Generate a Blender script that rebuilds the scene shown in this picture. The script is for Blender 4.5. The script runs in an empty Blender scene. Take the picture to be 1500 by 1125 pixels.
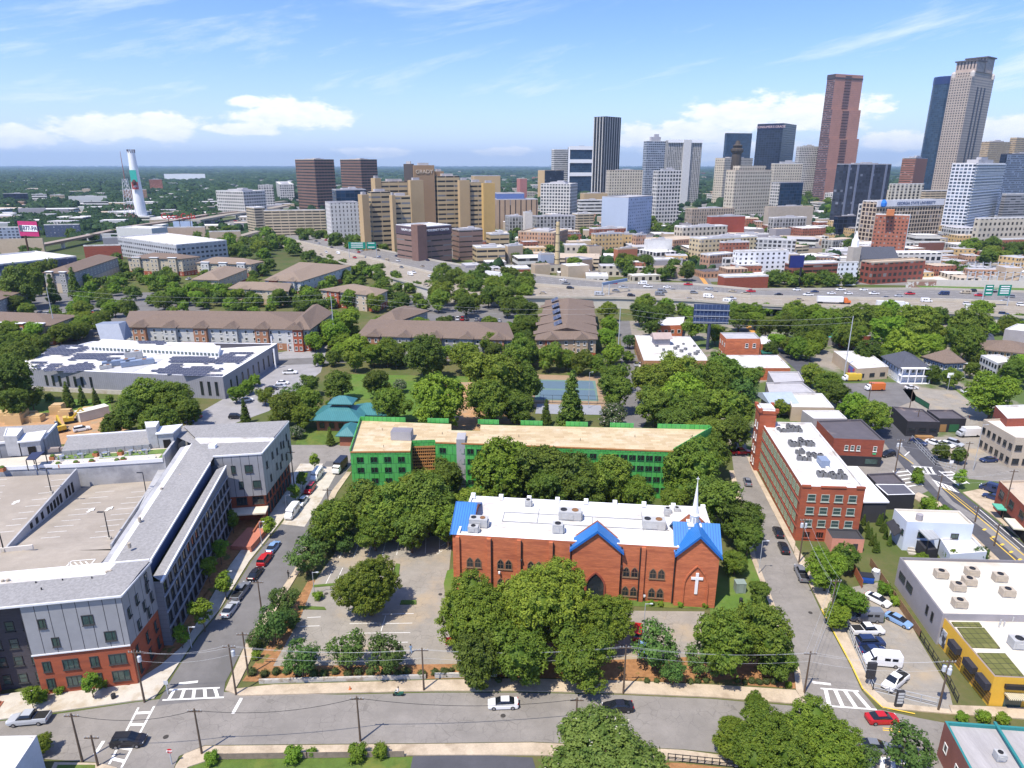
import bpy, math, random
import numpy as np
from mathutils import Vector
from math import sin, cos, pi, radians as R, atan2, hypot
rnd=random.Random(11)
S=bpy.context.scene;COL=S.collection
PIT=math.atan(.322);CAMH=80.
def P(u, v, z=0.):
    x=(u-750)/1000;y=-(v-562.5)/1000
    d=(x, cos(PIT)+y*sin(PIT), -sin(PIT)+y*cos(PIT))
    t=(z-CAMH)/d[2]
    return Vector((d[0]*t, d[1]*t, z))
def HT(x, y, v):
    k=-(v-562.5)/1000
    return CAMH+y*(k*cos(PIT)-sin(PIT))/(cos(PIT)+k*sin(PIT))
def PX(x, y, z):
    f=y*cos(PIT)-(z-CAMH)*sin(PIT);w=y*sin(PIT)+(z-CAMH)*cos(PIT)
    return 750+1000*x/f, 562.5-1000*w/f
def XU(u, y, z):
    return(u-750)/1000*(y*cos(PIT)-(z-CAMH)*sin(PIT))
MATS={}
def nt_new(name):
    m=bpy.data.materials.new(name);m.use_nodes=True
    nt=m.node_tree;b=nt.nodes['Principled BSDF']
    return m, nt, b
def N(nt, t, **k):
    n=nt.nodes.new(t)
    for a, v in k.items():
        if a=='i':
            for q, w in v.items():n.inputs[q].default_value=w
        else:setattr(n, a, v)
    return n
def math_(nt, op, a, b=None, c=None):
    n=nt.nodes.new('ShaderNodeMath');n.operation=op
    for i, x in enumerate((a, b, c)):
        if x is None:continue
        if isinstance(x, (int, float)):n.inputs[i].default_value=x
        else:nt.links.new(x, n.inputs[i])
    return n.outputs[0]
def mixc(nt, f, a, b, mode='MIX'):
    n=nt.nodes.new('ShaderNodeMix');n.data_type='RGBA';n.blend_type=mode
    for i, x in((0, f), (6, a), (7, b)):
        if isinstance(x, (int, float)):n.inputs[i].default_value=x
        elif isinstance(x, tuple):n.inputs[i].default_value=x if len(x)==4 else(*x, 1)
        else:nt.links.new(x, n.inputs[i])
    return n.outputs[2]
def noise(nt, vec, scale, detail=3, rough=.6):
    n=N(nt, 'ShaderNodeTexNoise', i={'Scale':scale, 'Detail':detail, 'Roughness':rough})
    if vec is not None:nt.links.new(vec, n.inputs['Vector'])
    return n.outputs['Fac']
def ramp(nt, f, a, b):
    n=N(nt, 'ShaderNodeMapRange', i={'From Min':a, 'From Max':b});nt.links.new(f, n.inputs['Value']);return n.outputs['Result']
def mat(name, c, rough=.85, var=.12, scale=.4, stretch=None, metal=0., spec=.3, c2=None, patch=(.5, .65), pscale=.12, bump=0., bscale=6., alpha=None, emit=None):
    """plain weathered surface: colour, mottled by two noises; c2 = a second colour in patches"""
    if name in MATS:return MATS[name]
    m, nt, b=nt_new(name)
    co=N(nt, 'ShaderNodeTexCoord').outputs['Object']
    if stretch:
        mp=N(nt, 'ShaderNodeMapping');mp.inputs['Scale'].default_value=stretch
        nt.links.new(co, mp.inputs['Vector']);co=mp.outputs['Vector']
    f=noise(nt, co, scale, 4);g=noise(nt, co, scale*9, 2)
    s=math_(nt, 'ADD', math_(nt, 'MULTIPLY', f, .65), math_(nt, 'MULTIPLY', g, .35))
    s=ramp(nt, s, .3, .7)
    lo=tuple(x*(1-var)for x in c);hi=tuple(min(1, x*(1+var))for x in c)
    col=mixc(nt, s, lo, hi)
    if c2:
        p=ramp(nt, noise(nt, co, pscale, 5, .65), *patch)
        col=mixc(nt, p, col, c2)
    nt.links.new(col, b.inputs['Base Color'])
    b.inputs['Roughness'].default_value=rough;b.inputs['Metallic'].default_value=metal
    b.inputs['Specular IOR Level'].default_value=spec
    if bump:
        bp=N(nt, 'ShaderNodeBump', i={'Strength':bump, 'Distance':.05})
        nt.links.new(noise(nt, co, bscale, 3), bp.inputs['Height']);nt.links.new(bp.outputs[0], b.inputs['Normal'])
    if emit:b.inputs['Emission Color'].default_value=(*c, 1);b.inputs['Emission Strength'].default_value=emit
    MATS[name]=m;return m
def stripes(name, c, c2, period, duty=.12, axis=0, rough=.5, var=.08, metal=0.):
    """standing seams / boards along UV axis (metres)"""
    if name in MATS:return MATS[name]
    m, nt, b=nt_new(name)
    uv=N(nt, 'ShaderNodeUVMap');sp=N(nt, 'ShaderNodeSeparateXYZ');nt.links.new(uv.outputs[0], sp.inputs[0])
    fr=math_(nt, 'FRACT', math_(nt, 'DIVIDE', sp.outputs[axis], period))
    k=math_(nt, 'LESS_THAN', fr, duty)
    co=N(nt, 'ShaderNodeTexCoord').outputs['Object']
    s=ramp(nt, noise(nt, co, .5, 4), .3, .7)
    col=mixc(nt, s, tuple(x*(1-var)for x in c), tuple(min(1, x*(1+var))for x in c))
    nt.links.new(mixc(nt, k, col, c2), b.inputs['Base Color'])
    b.inputs['Roughness'].default_value=rough;b.inputs['Metallic'].default_value=metal
    MATS[name]=m;return m
def facade(name, wall, glass, bay=3., fl=3.6, wu=(.2, .8), wv=(.25, .8), rough=.85, grough=.28, gvar=.6, blinds=.15, wvar=.1, sub=0, metal=0.):
    """wall with window openings laid out on the UV map (metres)"""
    if name in MATS:return MATS[name]
    m, nt, b=nt_new(name)
    uv=N(nt, 'ShaderNodeUVMap');sp=N(nt, 'ShaderNodeSeparateXYZ');nt.links.new(uv.outputs[0], sp.inputs[0])
    U=math_(nt, 'DIVIDE', sp.outputs[0], bay);V=math_(nt, 'DIVIDE', sp.outputs[1], fl)
    def band(x, r):
        if r[0]<=0 and r[1]>=1:return None
        f=math_(nt, 'FRACT', x)
        return math_(nt, 'MULTIPLY', math_(nt, 'GREATER_THAN', f, r[0]), math_(nt, 'LESS_THAN', f, r[1]))
    a, c=band(U, wu), band(V, wv)
    k=c if a is None else a if c is None else math_(nt, 'MULTIPLY', a, c)
    if k is None:k=1.
    cb=N(nt, 'ShaderNodeCombineXYZ')
    nt.links.new(math_(nt, 'FLOOR', U), cb.inputs[0]);nt.links.new(math_(nt, 'FLOOR', V), cb.inputs[1])
    wn=N(nt, 'ShaderNodeTexWhiteNoise', noise_dimensions='3D');nt.links.new(cb.outputs[0], wn.inputs['Vector'])
    gl=mixc(nt, wn.outputs['Value'], tuple(x*(1-gvar)for x in glass), tuple(min(1, x*(1+gvar))for x in glass))
    if blinds:gl=mixc(nt, math_(nt, 'GREATER_THAN', wn.outputs['Value'], 1-blinds), gl, tuple(min(.6, x*2+.12)for x in glass))
    co=N(nt, 'ShaderNodeTexCoord').outputs['Object']
    s=ramp(nt, noise(nt, co, .08, 5), .3, .7)
    wc=mixc(nt, s, tuple(x*(1-wvar)for x in wall), tuple(min(1, x*(1+wvar))for x in wall))
    nt.links.new(mixc(nt, k, wc, gl), b.inputs['Base Color'])
    r=math_(nt, 'ADD', math_(nt, 'MULTIPLY', k, grough-rough), rough)if not isinstance(k, float)else grough
    if isinstance(r, float):b.inputs['Roughness'].default_value=r
    else:nt.links.new(r, b.inputs['Roughness'])
    b.inputs['Specular IOR Level'].default_value=.35
    MATS[name]=m;return m
class MB:
    def __init__(s):s.v=[];s.f=[];s.m=[];s.uv=[]
    def poly(s, pts, mi=0, uv=None):
        n=len(s.v);s.v+=[tuple(p)for p in pts];s.f.append(tuple(range(n, n+len(pts))));s.m.append(mi)
        if uv is None:
            p=[Vector(q)for q in pts]
            nn=(p[1]-p[0]).cross(p[2]-p[0]);nn.normalize()if nn.length>0 else None
            if abs(nn.z)>.95:uv=[(q.x, q.y)for q in p]
            else:
                t=Vector((-nn.y, nn.x, 0));t.normalize();w=nn.cross(t)
                uv=[(q.dot(t), q.dot(w))for q in p]
        s.uv+=uv
    def prism(s, pts, z0, z1, ms=0, mt=None, bay=None, top=True, bottom=False, vs=None):
        """vertical prism on 2-D points (counter-clockwise from above); wall UVs in metres, whole bays"""
        n=len(pts)
        for i in range(n):
            a, b=pts[i], pts[(i+1)%n]
            L=hypot(b[0]-a[0], b[1]-a[1])
            U=L if not bay else max(1, round(L/bay))*bay
            vv=(0, z1-z0)if vs is None else vs
            s.poly([(a[0], a[1], z0), (b[0], b[1], z0), (b[0], b[1], z1), (a[0], a[1], z1)], ms, [(0, vv[0]), (U, vv[0]), (U, vv[1]), (0, vv[1])])
        if top:s.poly([(p[0], p[1], z1)for p in pts], ms if mt is None else mt)
        if bottom:s.poly([(p[0], p[1], z0)for p in reversed(pts)], ms)
    def box(s, c, d, rz=0., mi=0, top=None):
        """box: c = centre of its base, d = sizes"""
        s.prism(rect(c[0], c[1], d[0], d[1], rz), c[2], c[2]+d[2], mi, top, bottom=True)
    def beam(s, a, b, w, h=None, mi=0):
        a, b=Vector(a), Vector(b);h=h or w;d=(b-a).normalized()
        up=Vector((0, 0, 1))if abs(d.z)<.95 else Vector((1, 0, 0))
        x=d.cross(up).normalized()*(w/2);y=x.cross(d).normalized()*(h/2)
        q=[(-1, -1), (1, -1), (1, 1), (-1, 1)]
        A=[a+x*i+y*j for i, j in q];B=[b+x*i+y*j for i, j in q]
        for i in range(4):
            j=(i+1)%4;s.poly([A[i], A[j], B[j], B[i]], mi)
        s.poly(A[::-1], mi);s.poly(B, mi)
    def tube(s, a, b, r0, r1=None, n=8, mi=0, caps=True):
        a, b=Vector(a), Vector(b);r1=r0 if r1 is None else r1;d=(b-a).normalized()
        up=Vector((0, 0, 1))if abs(d.z)<.95 else Vector((1, 0, 0))
        x=d.cross(up).normalized();y=x.cross(d).normalized()
        c=[(cos(2*pi*i/n), sin(2*pi*i/n))for i in range(n)]
        A=[a+x*(p*r0)+y*(q*r0)for p, q in c];B=[b+x*(p*r1)+y*(q*r1)for p, q in c]
        for i in range(n):
            j=(i+1)%n;s.poly([A[i], A[j], B[j], B[i]], mi)
        if caps:s.poly(A[::-1], mi);s.poly(B, mi)
    def lathe(s, c, prof, n=12, mi=0):
        for(r0, z0), (r1, z1)in zip(prof, prof[1:]):
            for i in range(n):
                a, b=2*pi*i/n, 2*pi*(i+1)/n
                q=[(c[0]+r*cos(t), c[1]+r*sin(t), c[2]+z)for r, z, t in((r0, z0, a), (r0, z0, b), (r1, z1, b), (r1, z1, a))]
                if r1<1e-4:q=q[:3]
                elif r0<1e-4:q=[q[0], q[2], q[3]]
                s.poly(q, mi)
    def build(s, name, mats, parent=None, local=False, smooth=False):
        me=bpy.data.meshes.new(name)
        o_=Vector((0, 0, 0))if parent is None or local else parent.location
        if parent is not None and not local and parent.parent is not None:o_=parent.parent.location+parent.location
        me.from_pydata([(x-o_[0], y-o_[1], z-o_[2])for x, y, z in s.v], [], s.f)
        for m in(mats if isinstance(mats, (list, tuple))else[mats]):me.materials.append(m)
        me.polygons.foreach_set('material_index', s.m)
        ul=me.uv_layers.new(name='UVMap');ul.data.foreach_set('uv', [x for p in s.uv for x in p])
        if smooth:me.shade_smooth()
        me.update()
        o=bpy.data.objects.new(name, me);COL.objects.link(o)
        if parent is not None:o.parent=parent
        return o
def rect(cx, cy, sx, sy, rz=0.):
    c, s_=cos(rz), sin(rz)
    return[(cx+c*x-s_*y, cy+s_*x+c*y)for x, y in((-sx/2, -sy/2), (sx/2, -sy/2), (sx/2, sy/2), (-sx/2, sy/2))]
def ccw(pts):
    a=sum(p[0]*q[1]-q[0]*p[1]for p, q in zip(pts, pts[1:]+pts[:1]))
    return list(pts)if a>0 else list(pts)[::-1]
def inset(pts, d):
    n=len(pts);out=[]
    for i in range(n):
        p0, p1, p2=[Vector(pts[(i+k)%n][:2])for k in(-1, 0, 1)]
        a=(p1-p0).normalized();b=(p2-p1).normalized()
        na, nb=Vector((-a.y, a.x)), Vector((-b.y, b.x))
        m=na+nb;k=m.dot(na)
        out.append(tuple(p1+m*(d/max(k, .2))))
    return out
def thing(name, label, cat, loc=(0, 0, 0), rz=0., group=None):
    o=bpy.data.objects.new(name, None);COL.objects.link(o);o.empty_display_size=.5
    o.location=loc;o.rotation_euler=(0, 0, rz);o['label']=label;o['category']=cat
    if group:o['group']=group
    return o
def tag(o, label, cat, group=None):
    o['label']=label;o['category']=cat
    if group:o['group']=group
    return o
def setting(o, kind='structure'):o['kind']=kind;return o
KIDS={}
def copy_tree(o, loc=None, rz=None, sc=None, label=None, group=None, parent=None):
    if parent is None and o.name not in KIDS:KIDS[o.name]=[(c, list(c.children))for c in o.children]
    r=o.copy();COL.objects.link(r)
    if loc is not None:r.location=loc
    if rz is not None:r.rotation_euler=(0, 0, rz)
    if sc is not None:r.scale=sc if isinstance(sc, tuple)else(sc, sc, sc)
    if label:r['label']=label
    if group:r['group']=group
    for c, gs in KIDS[o.name]:
        d=c.copy();COL.objects.link(d);d.parent=r
        for g in gs:
            e=g.copy();COL.objects.link(e);e.parent=d
    return r
BLOCK=[]
def keep(pts, m=0.):BLOCK.append([(p[0], p[1])for p in pts])
def inside(x, y, poly):
    r=False;j=len(poly)-1
    for i in range(len(poly)):
        xi, yi=poly[i];xj, yj=poly[j]
        if(yi>y)!=(yj>y)and x<(xj-xi)*(y-yi)/(yj-yi)+xi:r=not r
        j=i
    return r
ORD=['nearest', 'second nearest', 'third nearest', 'fourth nearest', 'fifth nearest', 'sixth nearest', 'seventh nearest', 'eighth nearest', 'ninth nearest', 'tenth nearest', 'eleventh nearest', 'twelfth nearest']
WIN={}
NWIN={};MORE={}
def win_mesh(key, w, h, fm, gm, style):
    """frame (proud of the wall, facing -Y) and pane"""
    if key in WIN:return WIN[key]
    f, g=MB(), MB();t=min(.12, w*.1)
    if style=='arch':
        pts=[(-w/2, 0), (w/2, 0), (w/2, h*.55)]
        for k in range(1, 6):a=k/6;pts.append((w/2*(1-a**1.5), h*(.55+.45*a**.8)))
        pts.append((0, h))
        pts+=[(-x, z)for x, z in pts[-2:2:-1]]+[(-w/2, h*.55)]
        g.poly([(x, -.02, z)for x, z in pts])
        n=len(pts)
        for i in range(n):
            a, b=pts[i], pts[(i+1)%n]
            f.beam((a[0], -.05, a[1]), (b[0], -.05, b[1]), .1, .14)
        f.beam((0, -.04, 0), (0, -.04, h), .05);f.beam((-w/2, -.04, h*.5), (w/2, -.04, h*.5), .05)
        f.box((0, -.09, -.16), (w+.3, .2, .14))
    else:
        g.poly([(-w/2, -.02, 0), (w/2, -.02, 0), (w/2, -.02, h), (-w/2, -.02, h)])
        if style!='hole':
            for x in(-w/2+t/2, w/2-t/2):f.box((x, -.045, 0), (t, .1, h))
            for z in(0, h-t):f.box((0, -.0445, z), (w-2*t, .1, t))
        if style=='sash':f.box((0, -.04, h*.48), (w-2*t, .07, .07));f.box((0, -.1, -.14), (w+.24, .2, .12))
        if style=='mull':f.box((w*.12, -.04, t), (.07, .07, h-2*t));f.box((0, -.1, -.12), (w+.1, .18, .1))
        if style=='grid':
            for k in range(1, 4):f.box((-w/2+w*k/4, -.04, t), (.06, .07, h-2*t))
            for k in range(1, 4):f.box((0, -.038, h*k/4), (w-2*t, .06, .06))
        if style=='wide':
            for k in range(1, 3):f.box((-w/2+w*k/3, -.04, t), (.07, .07, h-2*t))
            f.box((0, -.1, -.12), (w+.2, .2, .12))
        if style=='hole':
            for x in(-w/2+.06, 0, w/2-.06):f.box((x, -.06, 0), (.1, .08, h))
            f.box((0, -.061, -.02), (w+.05, .09, .12));f.beam((-w*.45, -.1, .1), (-.1, -.1, h*.9), .09, .05)
    fo=f.build('window', [fm]);go=g.build('pane', [gm], fo, local=True)
    WIN[key]=(fo, go);COL.objects.unlink(fo);COL.objects.unlink(go)
    return WIN[key]
def win(root, x, y, z, n, w, h, fm, gm, style='plain', pane=True):
    """one window on a wall whose outward direction is n (2-D unit); root unrotated"""
    key=(round(w, 2), round(h, 2), fm.name, gm.name, style);fo, go=win_mesh(key, w, h, fm, gm, style)
    k=NWIN.get(root.name, 0);NWIN[root.name]=k+1
    rz=atan2(n[0], -n[1])
    if k>=96:
        MORE.setdefault(root.name, (root, []))[1].append((fo, go, x, y, z, rz));return
    a=fo.copy();COL.objects.link(a);a.parent=root;a.location=Vector((x, y, z))-root.location;a.rotation_euler=(0, 0, rz)
    b=go.copy();COL.objects.link(b);b.parent=a
def flush_windows():
    for root, l in MORE.values():
        m=MB();mats=[]
        for fo, go, x, y, z, rz in l:
            c, s_=cos(rz), sin(rz)
            for o in(fo, go):
                mt=o.data.materials[0]
                if mt not in mats:mats.append(mt)
                vs=[v.co for v in o.data.vertices]
                for p in o.data.polygons:
                    m.poly([(x+c*vs[i].x-s_*vs[i].y, y+s_*vs[i].x+c*vs[i].y, z+vs[i].z)for i in p.vertices], mats.index(mt))
        setting(m.build('windows', mats, root), 'stuff')
def winrow(root, a, b, zs, n, w, h, fm, gm, style='plain', pane=True, m=0., skip=(), off=0.):
    """n windows between wall ends a -> b (a on the left seen from outside) at each sill height"""
    a, b=Vector(a[:2]), Vector(b[:2]);d=(b-a);L=d.length;d.normalize();nn=(d.y, -d.x)
    for z in zs:
        for i in range(n):
            if(i in skip):continue
            t=m+(L-2*m)*(i+.5)/n+off
            p=a+d*t;win(root, p.x, p.y, z, nn, w, h, fm, gm, style, pane)
def block(root, pts, z0, z1, wm, rm, par=.6, th=.35, bay=None, cap=None, name='wall', rname='roof'):
    """walls with a parapet, and a flat roof sheet inside it"""
    pts=ccw(pts);w=MB();ins=inset(pts, th);n=len(pts)
    w.prism(pts, z0, z1, 0, top=False, bay=bay)
    zr=z1-par
    for i in range(n):
        j=(i+1)%n;a, b, c, d=pts[i], pts[j], ins[j], ins[i]
        w.poly([(*a, z1), (*b, z1), (*c, z1), (*d, z1)], 1)
        w.poly([(*d, z1), (*c, z1), (*c, zr), (*d, zr)], 1)
    w.build(name, [wm, cap or rm], root)
    r=MB();r.poly([(*p, zr)for p in ins]);r.build(rname, [rm], root)
    return pts
def hip(root, c, L, W, rz, ze, zr, rm, ov=.6, name='roof', gable=False, ends=None, wm=None):
    """hip (or gable) roof over a rectangle"""
    ca, sa=cos(rz), sin(rz)
    def T(x, y, z):return(c[0]+ca*x-sa*y, c[1]+sa*x+ca*y, z)
    l, w=L/2+ov, W/2+ov;rl=L/2 if gable else max(L/2-W/2, .05)
    if gable:rl=l
    m=MB()
    A, B, C, D=T(-l, -w, ze), T(l, -w, ze), T(l, w, ze), T(-l, w, ze);E, F=T(-rl, 0, zr), T(rl, 0, zr)
    m.poly([A, B, F, E]);m.poly([C, D, E, F])
    gm=1 if gable and wm else 0
    m.poly([B, C, F], gm);m.poly([D, A, E], gm);m.poly([D, C, B, A], 0)
    for p, q in((A, B), (B, C), (C, D), (D, A)):
        m.poly([(*p[:2], ze-.25), (*q[:2], ze-.25), (*q[:2], ze-.002), (*p[:2], ze-.002)], 0)
    return m.build(name, [rm]+([wm]if wm else[]), root)
def sheet(name, px, z, m, zz=0., kind='structure', world=False):
    pts=[Vector((*p, z))if world else P(*p, zz)for p in px]
    a=ccw([(p.x, p.y)for p in pts]);b=MB();b.poly([(*p, z)for p in a])
    return setting(b.build(name, [m]), kind)
def slab(name, px, h, m, world=False):
    a=ccw([tuple(p)if world else(P(*p, 0).x, P(*p, 0).y)for p in px]);b=MB();b.prism(a, -.05, h, 0)
    return setting(b.build(name, [m]))
def ground_mat():
    m, nt, b=nt_new('ground')
    pos=N(nt, 'ShaderNodeNewGeometry').outputs['Position']
    f=ramp(nt, noise(nt, pos, .05, 6, .7), .35, .65);g=ramp(nt, noise(nt, pos, .9, 3), .3, .7)
    near=mixc(nt, f, (.07, .105, .025), (.15, .125, .06))
    near=mixc(nt, math_(nt, 'MULTIPLY', g, .5), near, (.075, .1, .03))
    h=ramp(nt, noise(nt, pos, .004, 8, .75), .3, .7);k=ramp(nt, noise(nt, pos, .03, 6, .7), .3, .7)
    far=mixc(nt, h, (.014, .035, .012), (.04, .07, .022));far=mixc(nt, k, far, (.022, .05, .016))
    sp=N(nt, 'ShaderNodeSeparateXYZ');nt.links.new(pos, sp.inputs[0])
    t=ramp(nt, sp.outputs[1], 500, 900)
    nt.links.new(mixc(nt, t, near, far), b.inputs['Base Color']);b.inputs['Roughness'].default_value=.95;b.inputs['Specular IOR Level'].default_value=.1
    return m
def build_ground():
    xs=sorted({s*x for s in(-1, 1)for x in(0, 100, 200, 300, 450, 700, 1000, 1500, 2500, 4000, 7000, 12000, 20000, 30000)})
    ys=[-200, 0, 60, 100, 150, 200, 300, 400, 500, 650, 850, 1100, 1500, 2000, 3000, 4500, 7000, 11000, 17000, 27000]
    m=MB();m.v=[(x, y, 0.)for y in ys for x in xs];n=len(xs)
    for j in range(len(ys)-1):
        for i in range(n-1):
            q=(j*n+i, j*n+i+1, (j+1)*n+i+1, (j+1)*n+i);m.f.append(q);m.m.append(0);m.uv+=[(0, 0)]*4
    setting(m.build('ground', [ground_mat()]))
build_ground()
def asphalt(name, c, crack=True, c2=None):
    m, nt, b=nt_new(name);pos=N(nt, 'ShaderNodeNewGeometry').outputs['Position']
    f=ramp(nt, noise(nt, pos, .25, 6, .7), .3, .7);g=noise(nt, pos, 6, 2)
    col=mixc(nt, f, tuple(x*.82 for x in c), tuple(x*1.12 for x in c))
    col=mixc(nt, math_(nt, 'MULTIPLY', ramp(nt, g, .45, .75), .25), col, tuple(x*.6 for x in c))
    if c2:col=mixc(nt, ramp(nt, noise(nt, pos, .09, 5, .6), .5, .66), col, c2)
    mp=N(nt, 'ShaderNodeMapping');mp.inputs['Scale'].default_value=(.02, .5, 1);nt.links.new(pos, mp.inputs['Vector'])
    col=mixc(nt, math_(nt, 'MULTIPLY', ramp(nt, noise(nt, mp.outputs[0], 1., 3), .5, .75), .3), col, tuple(x*.7 for x in c))
    if crack:
        wv=N(nt, 'ShaderNodeTexNoise', i={'Scale':.6, 'Detail':3});nt.links.new(pos, wv.inputs['Vector'])
        ad=N(nt, 'ShaderNodeVectorMath', operation='MULTIPLY_ADD');nt.links.new(wv.outputs['Color'], ad.inputs[0]);ad.inputs[1].default_value=(1.2, 1.2, 0);nt.links.new(pos, ad.inputs[2])
        vo=N(nt, 'ShaderNodeTexVoronoi', feature='DISTANCE_TO_EDGE', i={'Scale':.6});nt.links.new(ad.outputs[0], vo.inputs['Vector'])
        k=math_(nt, 'LESS_THAN', vo.outputs['Distance'], .022)
        k=math_(nt, 'MULTIPLY', k, math_(nt, 'MULTIPLY', ramp(nt, noise(nt, pos, .15, 3), .4, .6), .38))
        col=mixc(nt, k, col, tuple(x*.4 for x in c))
    nt.links.new(col, b.inputs['Base Color']);b.inputs['Roughness'].default_value=.9;b.inputs['Specular IOR Level'].default_value=.25
    return m
A_OLD=asphalt('old_asphalt', (.25, .23, .205), True, (.2, .185, .165));A_NEW=asphalt('fresh_asphalt', (.085, .085, .095), False);A_MID=asphalt('grey_asphalt', (.17, .163, .158), False, (.13, .125, .12))
A_LOT=asphalt('lot_asphalt', (.29, .265, .225), True, (.36, .29, .2));A_HWY=asphalt('highway_concrete', (.31, .27, .215), False, (.25, .215, .17))
CONC=mat('concrete', (.5, .46, .39), var=.16, scale=.5, c2=(.4, .34, .25), pscale=.3);CONC_TAN=mat('tan_concrete', (.47, .385, .28), var=.2, scale=.4, c2=(.34, .27, .19), pscale=.25)
CONC_W=mat('pale_concrete', (.6, .56, .5), var=.1, scale=.3);CONC_G=mat('grey_concrete', (.4, .4, .4), var=.12, scale=.3, c2=(.3, .29, .27), pscale=.2)
GRASS=mat('lawn', (.09, .14, .03), var=.3, scale=.6, c2=(.16, .17, .04), pscale=.12, spec=.1);GRASS_B=mat('bright_lawn', (.095, .165, .03), var=.25, scale=.5, c2=(.15, .17, .05), pscale=.06, spec=.1)
MULCH=mat('mulch', (.3, .155, .07), var=.35, scale=1.2, c2=(.13, .13, .04), patch=(.55, .62), pscale=.35, spec=.1);DIRT=mat('red_dirt', (.42, .25, .13), var=.25, scale=.5, c2=(.3, .24, .16), pscale=.2, spec=.1)
PAINT=mat('road_paint', (.75, .74, .7), var=.1, scale=2, c2=(.45, .44, .42), patch=(.56, .7), pscale=1.2);YELLOW=mat('yellow_paint', (.75, .5, .06), var=.12, scale=2, c2=(.5, .38, .15), patch=(.55, .7), pscale=1.)
sheet('pavement', [(300, 262), (1600, 262), (1700, 425), (1000, 412), (860, 402), (740, 392), (600, 368), (470, 345), (330, 330)], .02, mat('city_paving', (.2, .19, .18), var=.25, scale=.02, c2=(.09, .12, .04), patch=(.5, .56), pscale=.012))
sheet('yard', [(880, 470), (1700, 470), (2100, 1000), (1700, 1000), (1300, 700), (1080, 668), (1000, 540)], .02, mat('yard', (.25, .22, .18), var=.25, scale=.1, c2=(.08, .12, .03), patch=(.46, .54), pscale=.03))
sheet('parking_lot', [(-120, 430), (300, 428), (310, 470), (480, 455), (470, 500), (180, 505), (-120, 520)], .03, A_MID)
sheet('parking_lot', [(590, 432), (760, 440), (790, 470), (760, 500), (600, 468)], .03, A_MID)
sheet('parking_lot', [(385, 520), (480, 505), (470, 545), (400, 600), (330, 625), (250, 640), (300, 600), (370, 560)], .03, asphalt('school_lot', (.3, .29, .29), False))
sheet('lawn', [(-60, 585), (160, 585), (175, 640), (-60, 640)], .035, GRASS_B)
sheet('building_yard', [(-60, 608), (185, 602), (190, 645), (-60, 660)], .05, DIRT)
sheet('lawn', [(505, 548), (700, 552), (720, 600), (560, 620), (500, 600)], .04, GRASS_B)
sheet('lawn', [(440, 628), (520, 622), (520, 655), (430, 662)], .04, GRASS)
sheet('playground', [(640, 560), (745, 560), (765, 625), (640, 640)], .045, DIRT)
COURT=mat('court_blue', (.1, .155, .2), var=.06, scale=.2);COURTG=mat('court_green', (.13, .21, .17), var=.08, scale=.2)
sheet('tennis_surround', [(770, 548), (893, 552), (905, 600), (760, 596)], .05, mat('court_clay', (.3, .21, .13), var=.15))
sheet('tennis_court', [(788, 556), (872, 558), (877, 588), (783, 586)], .07, COURTG)
for a, b in(((793, 558), (828, 560)), ((835, 559), (868, 560))):
    w=b[0]-a[0]
    sheet('tennis_court', [(a[0], 558), (b[0], 559), (b[0]+3, 570), (a[0]-1, 569)], .09, COURT);sheet('tennis_court', [(a[0]-1, 571), (b[0]+3, 572), (b[0]+6, 586), (a[0]-3, 585)], .09, COURT)
sheet('tennis_court', [(787, 592), (880, 594), (884, 608), (784, 606)], .07, mat('court_grey', (.27, .28, .31), var=.1))
sheet('road', [(878, 620), (935, 640), (955, 600), (930, 555), (930, 520), (922, 470), (905, 470), (912, 520), (905, 560), (893, 595)], .06, A_MID)
sheet('road', [(70, 548), (545, 530), (920, 528), (1020, 540), (1080, 552), (1080, 545), (1020, 530), (920, 519), (545, 521), (70, 538)], .055, A_MID)
sheet('road', [(60, 655), (425, 652), (520, 652), (505, 700), (430, 708), (60, 730)], .062, A_OLD)
ROADF=[(-160, 1080), (0, 1057), (100, 1044), (193, 1030), (230, 1025), (325, 1014), (500, 1018), (640, 1015), (760, 1015), (900, 1018), (1040, 1024), (1180, 1036), (1290, 1040), (1345, 1052), (1420, 1066), (1560, 1120), (1560, 1200), (1180, 1200), (1100, 1108), (1000, 1098), (890, 1092), (780, 1087), (640, 1089), (500, 1090), (300, 1092), (262, 1108), (255, 1125), (240, 1200), (120, 1220), (160, 1122), (140, 1117), (60, 1112), (-160, 1130)]
sheet('road', ROADF, .06, A_OLD)
sheet('road', [(228, 1035), (257, 985), (291, 933), (325, 893), (368, 823), (412, 768), (454, 712), (478, 676), (520, 676), (510, 688), (486, 720), (430, 838), (365, 933), (330, 1000), (327, 1022)], .066, A_MID)
sheet('parking_lane', [(412, 768), (454, 712), (472, 684), (498, 684), (470, 735), (446, 772)], .074, CONC)
sheet('road', [(1060, 600), (1068, 640), (1075, 690), (1093, 760), (1108, 820), (1140, 900), (1172, 985), (1182, 1042), (1290, 1046), (1262, 1012), (1245, 975), (1202, 895), (1163, 812), (1135, 755), (1102, 690), (1092, 650), (1084, 600)], .066, A_OLD)
EDGE=[(1120, 500), (1180, 555), (1280, 630), (1300, 655), (1328, 690), (1376, 735), (1424, 782), (1480, 835), (1600, 950), (1720, 950), (1600, 885), (1500, 797), (1452, 757), (1407, 722), (1358, 655), (1330, 630), (1222, 555), (1150, 500)]
sheet('road', EDGE, .07, A_NEW)
sheet('road', [(1235, 706), (1300, 722), (1350, 724), (1400, 700), (1560, 715), (1700, 720), (1700, 690), (1500, 682), (1400, 672), (1330, 660), (1235, 674)], .062, A_OLD)
sheet('parking_lot', [(1225, 562), (1330, 560), (1345, 585), (1305, 600), (1275, 610)], .05, A_MID)
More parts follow.
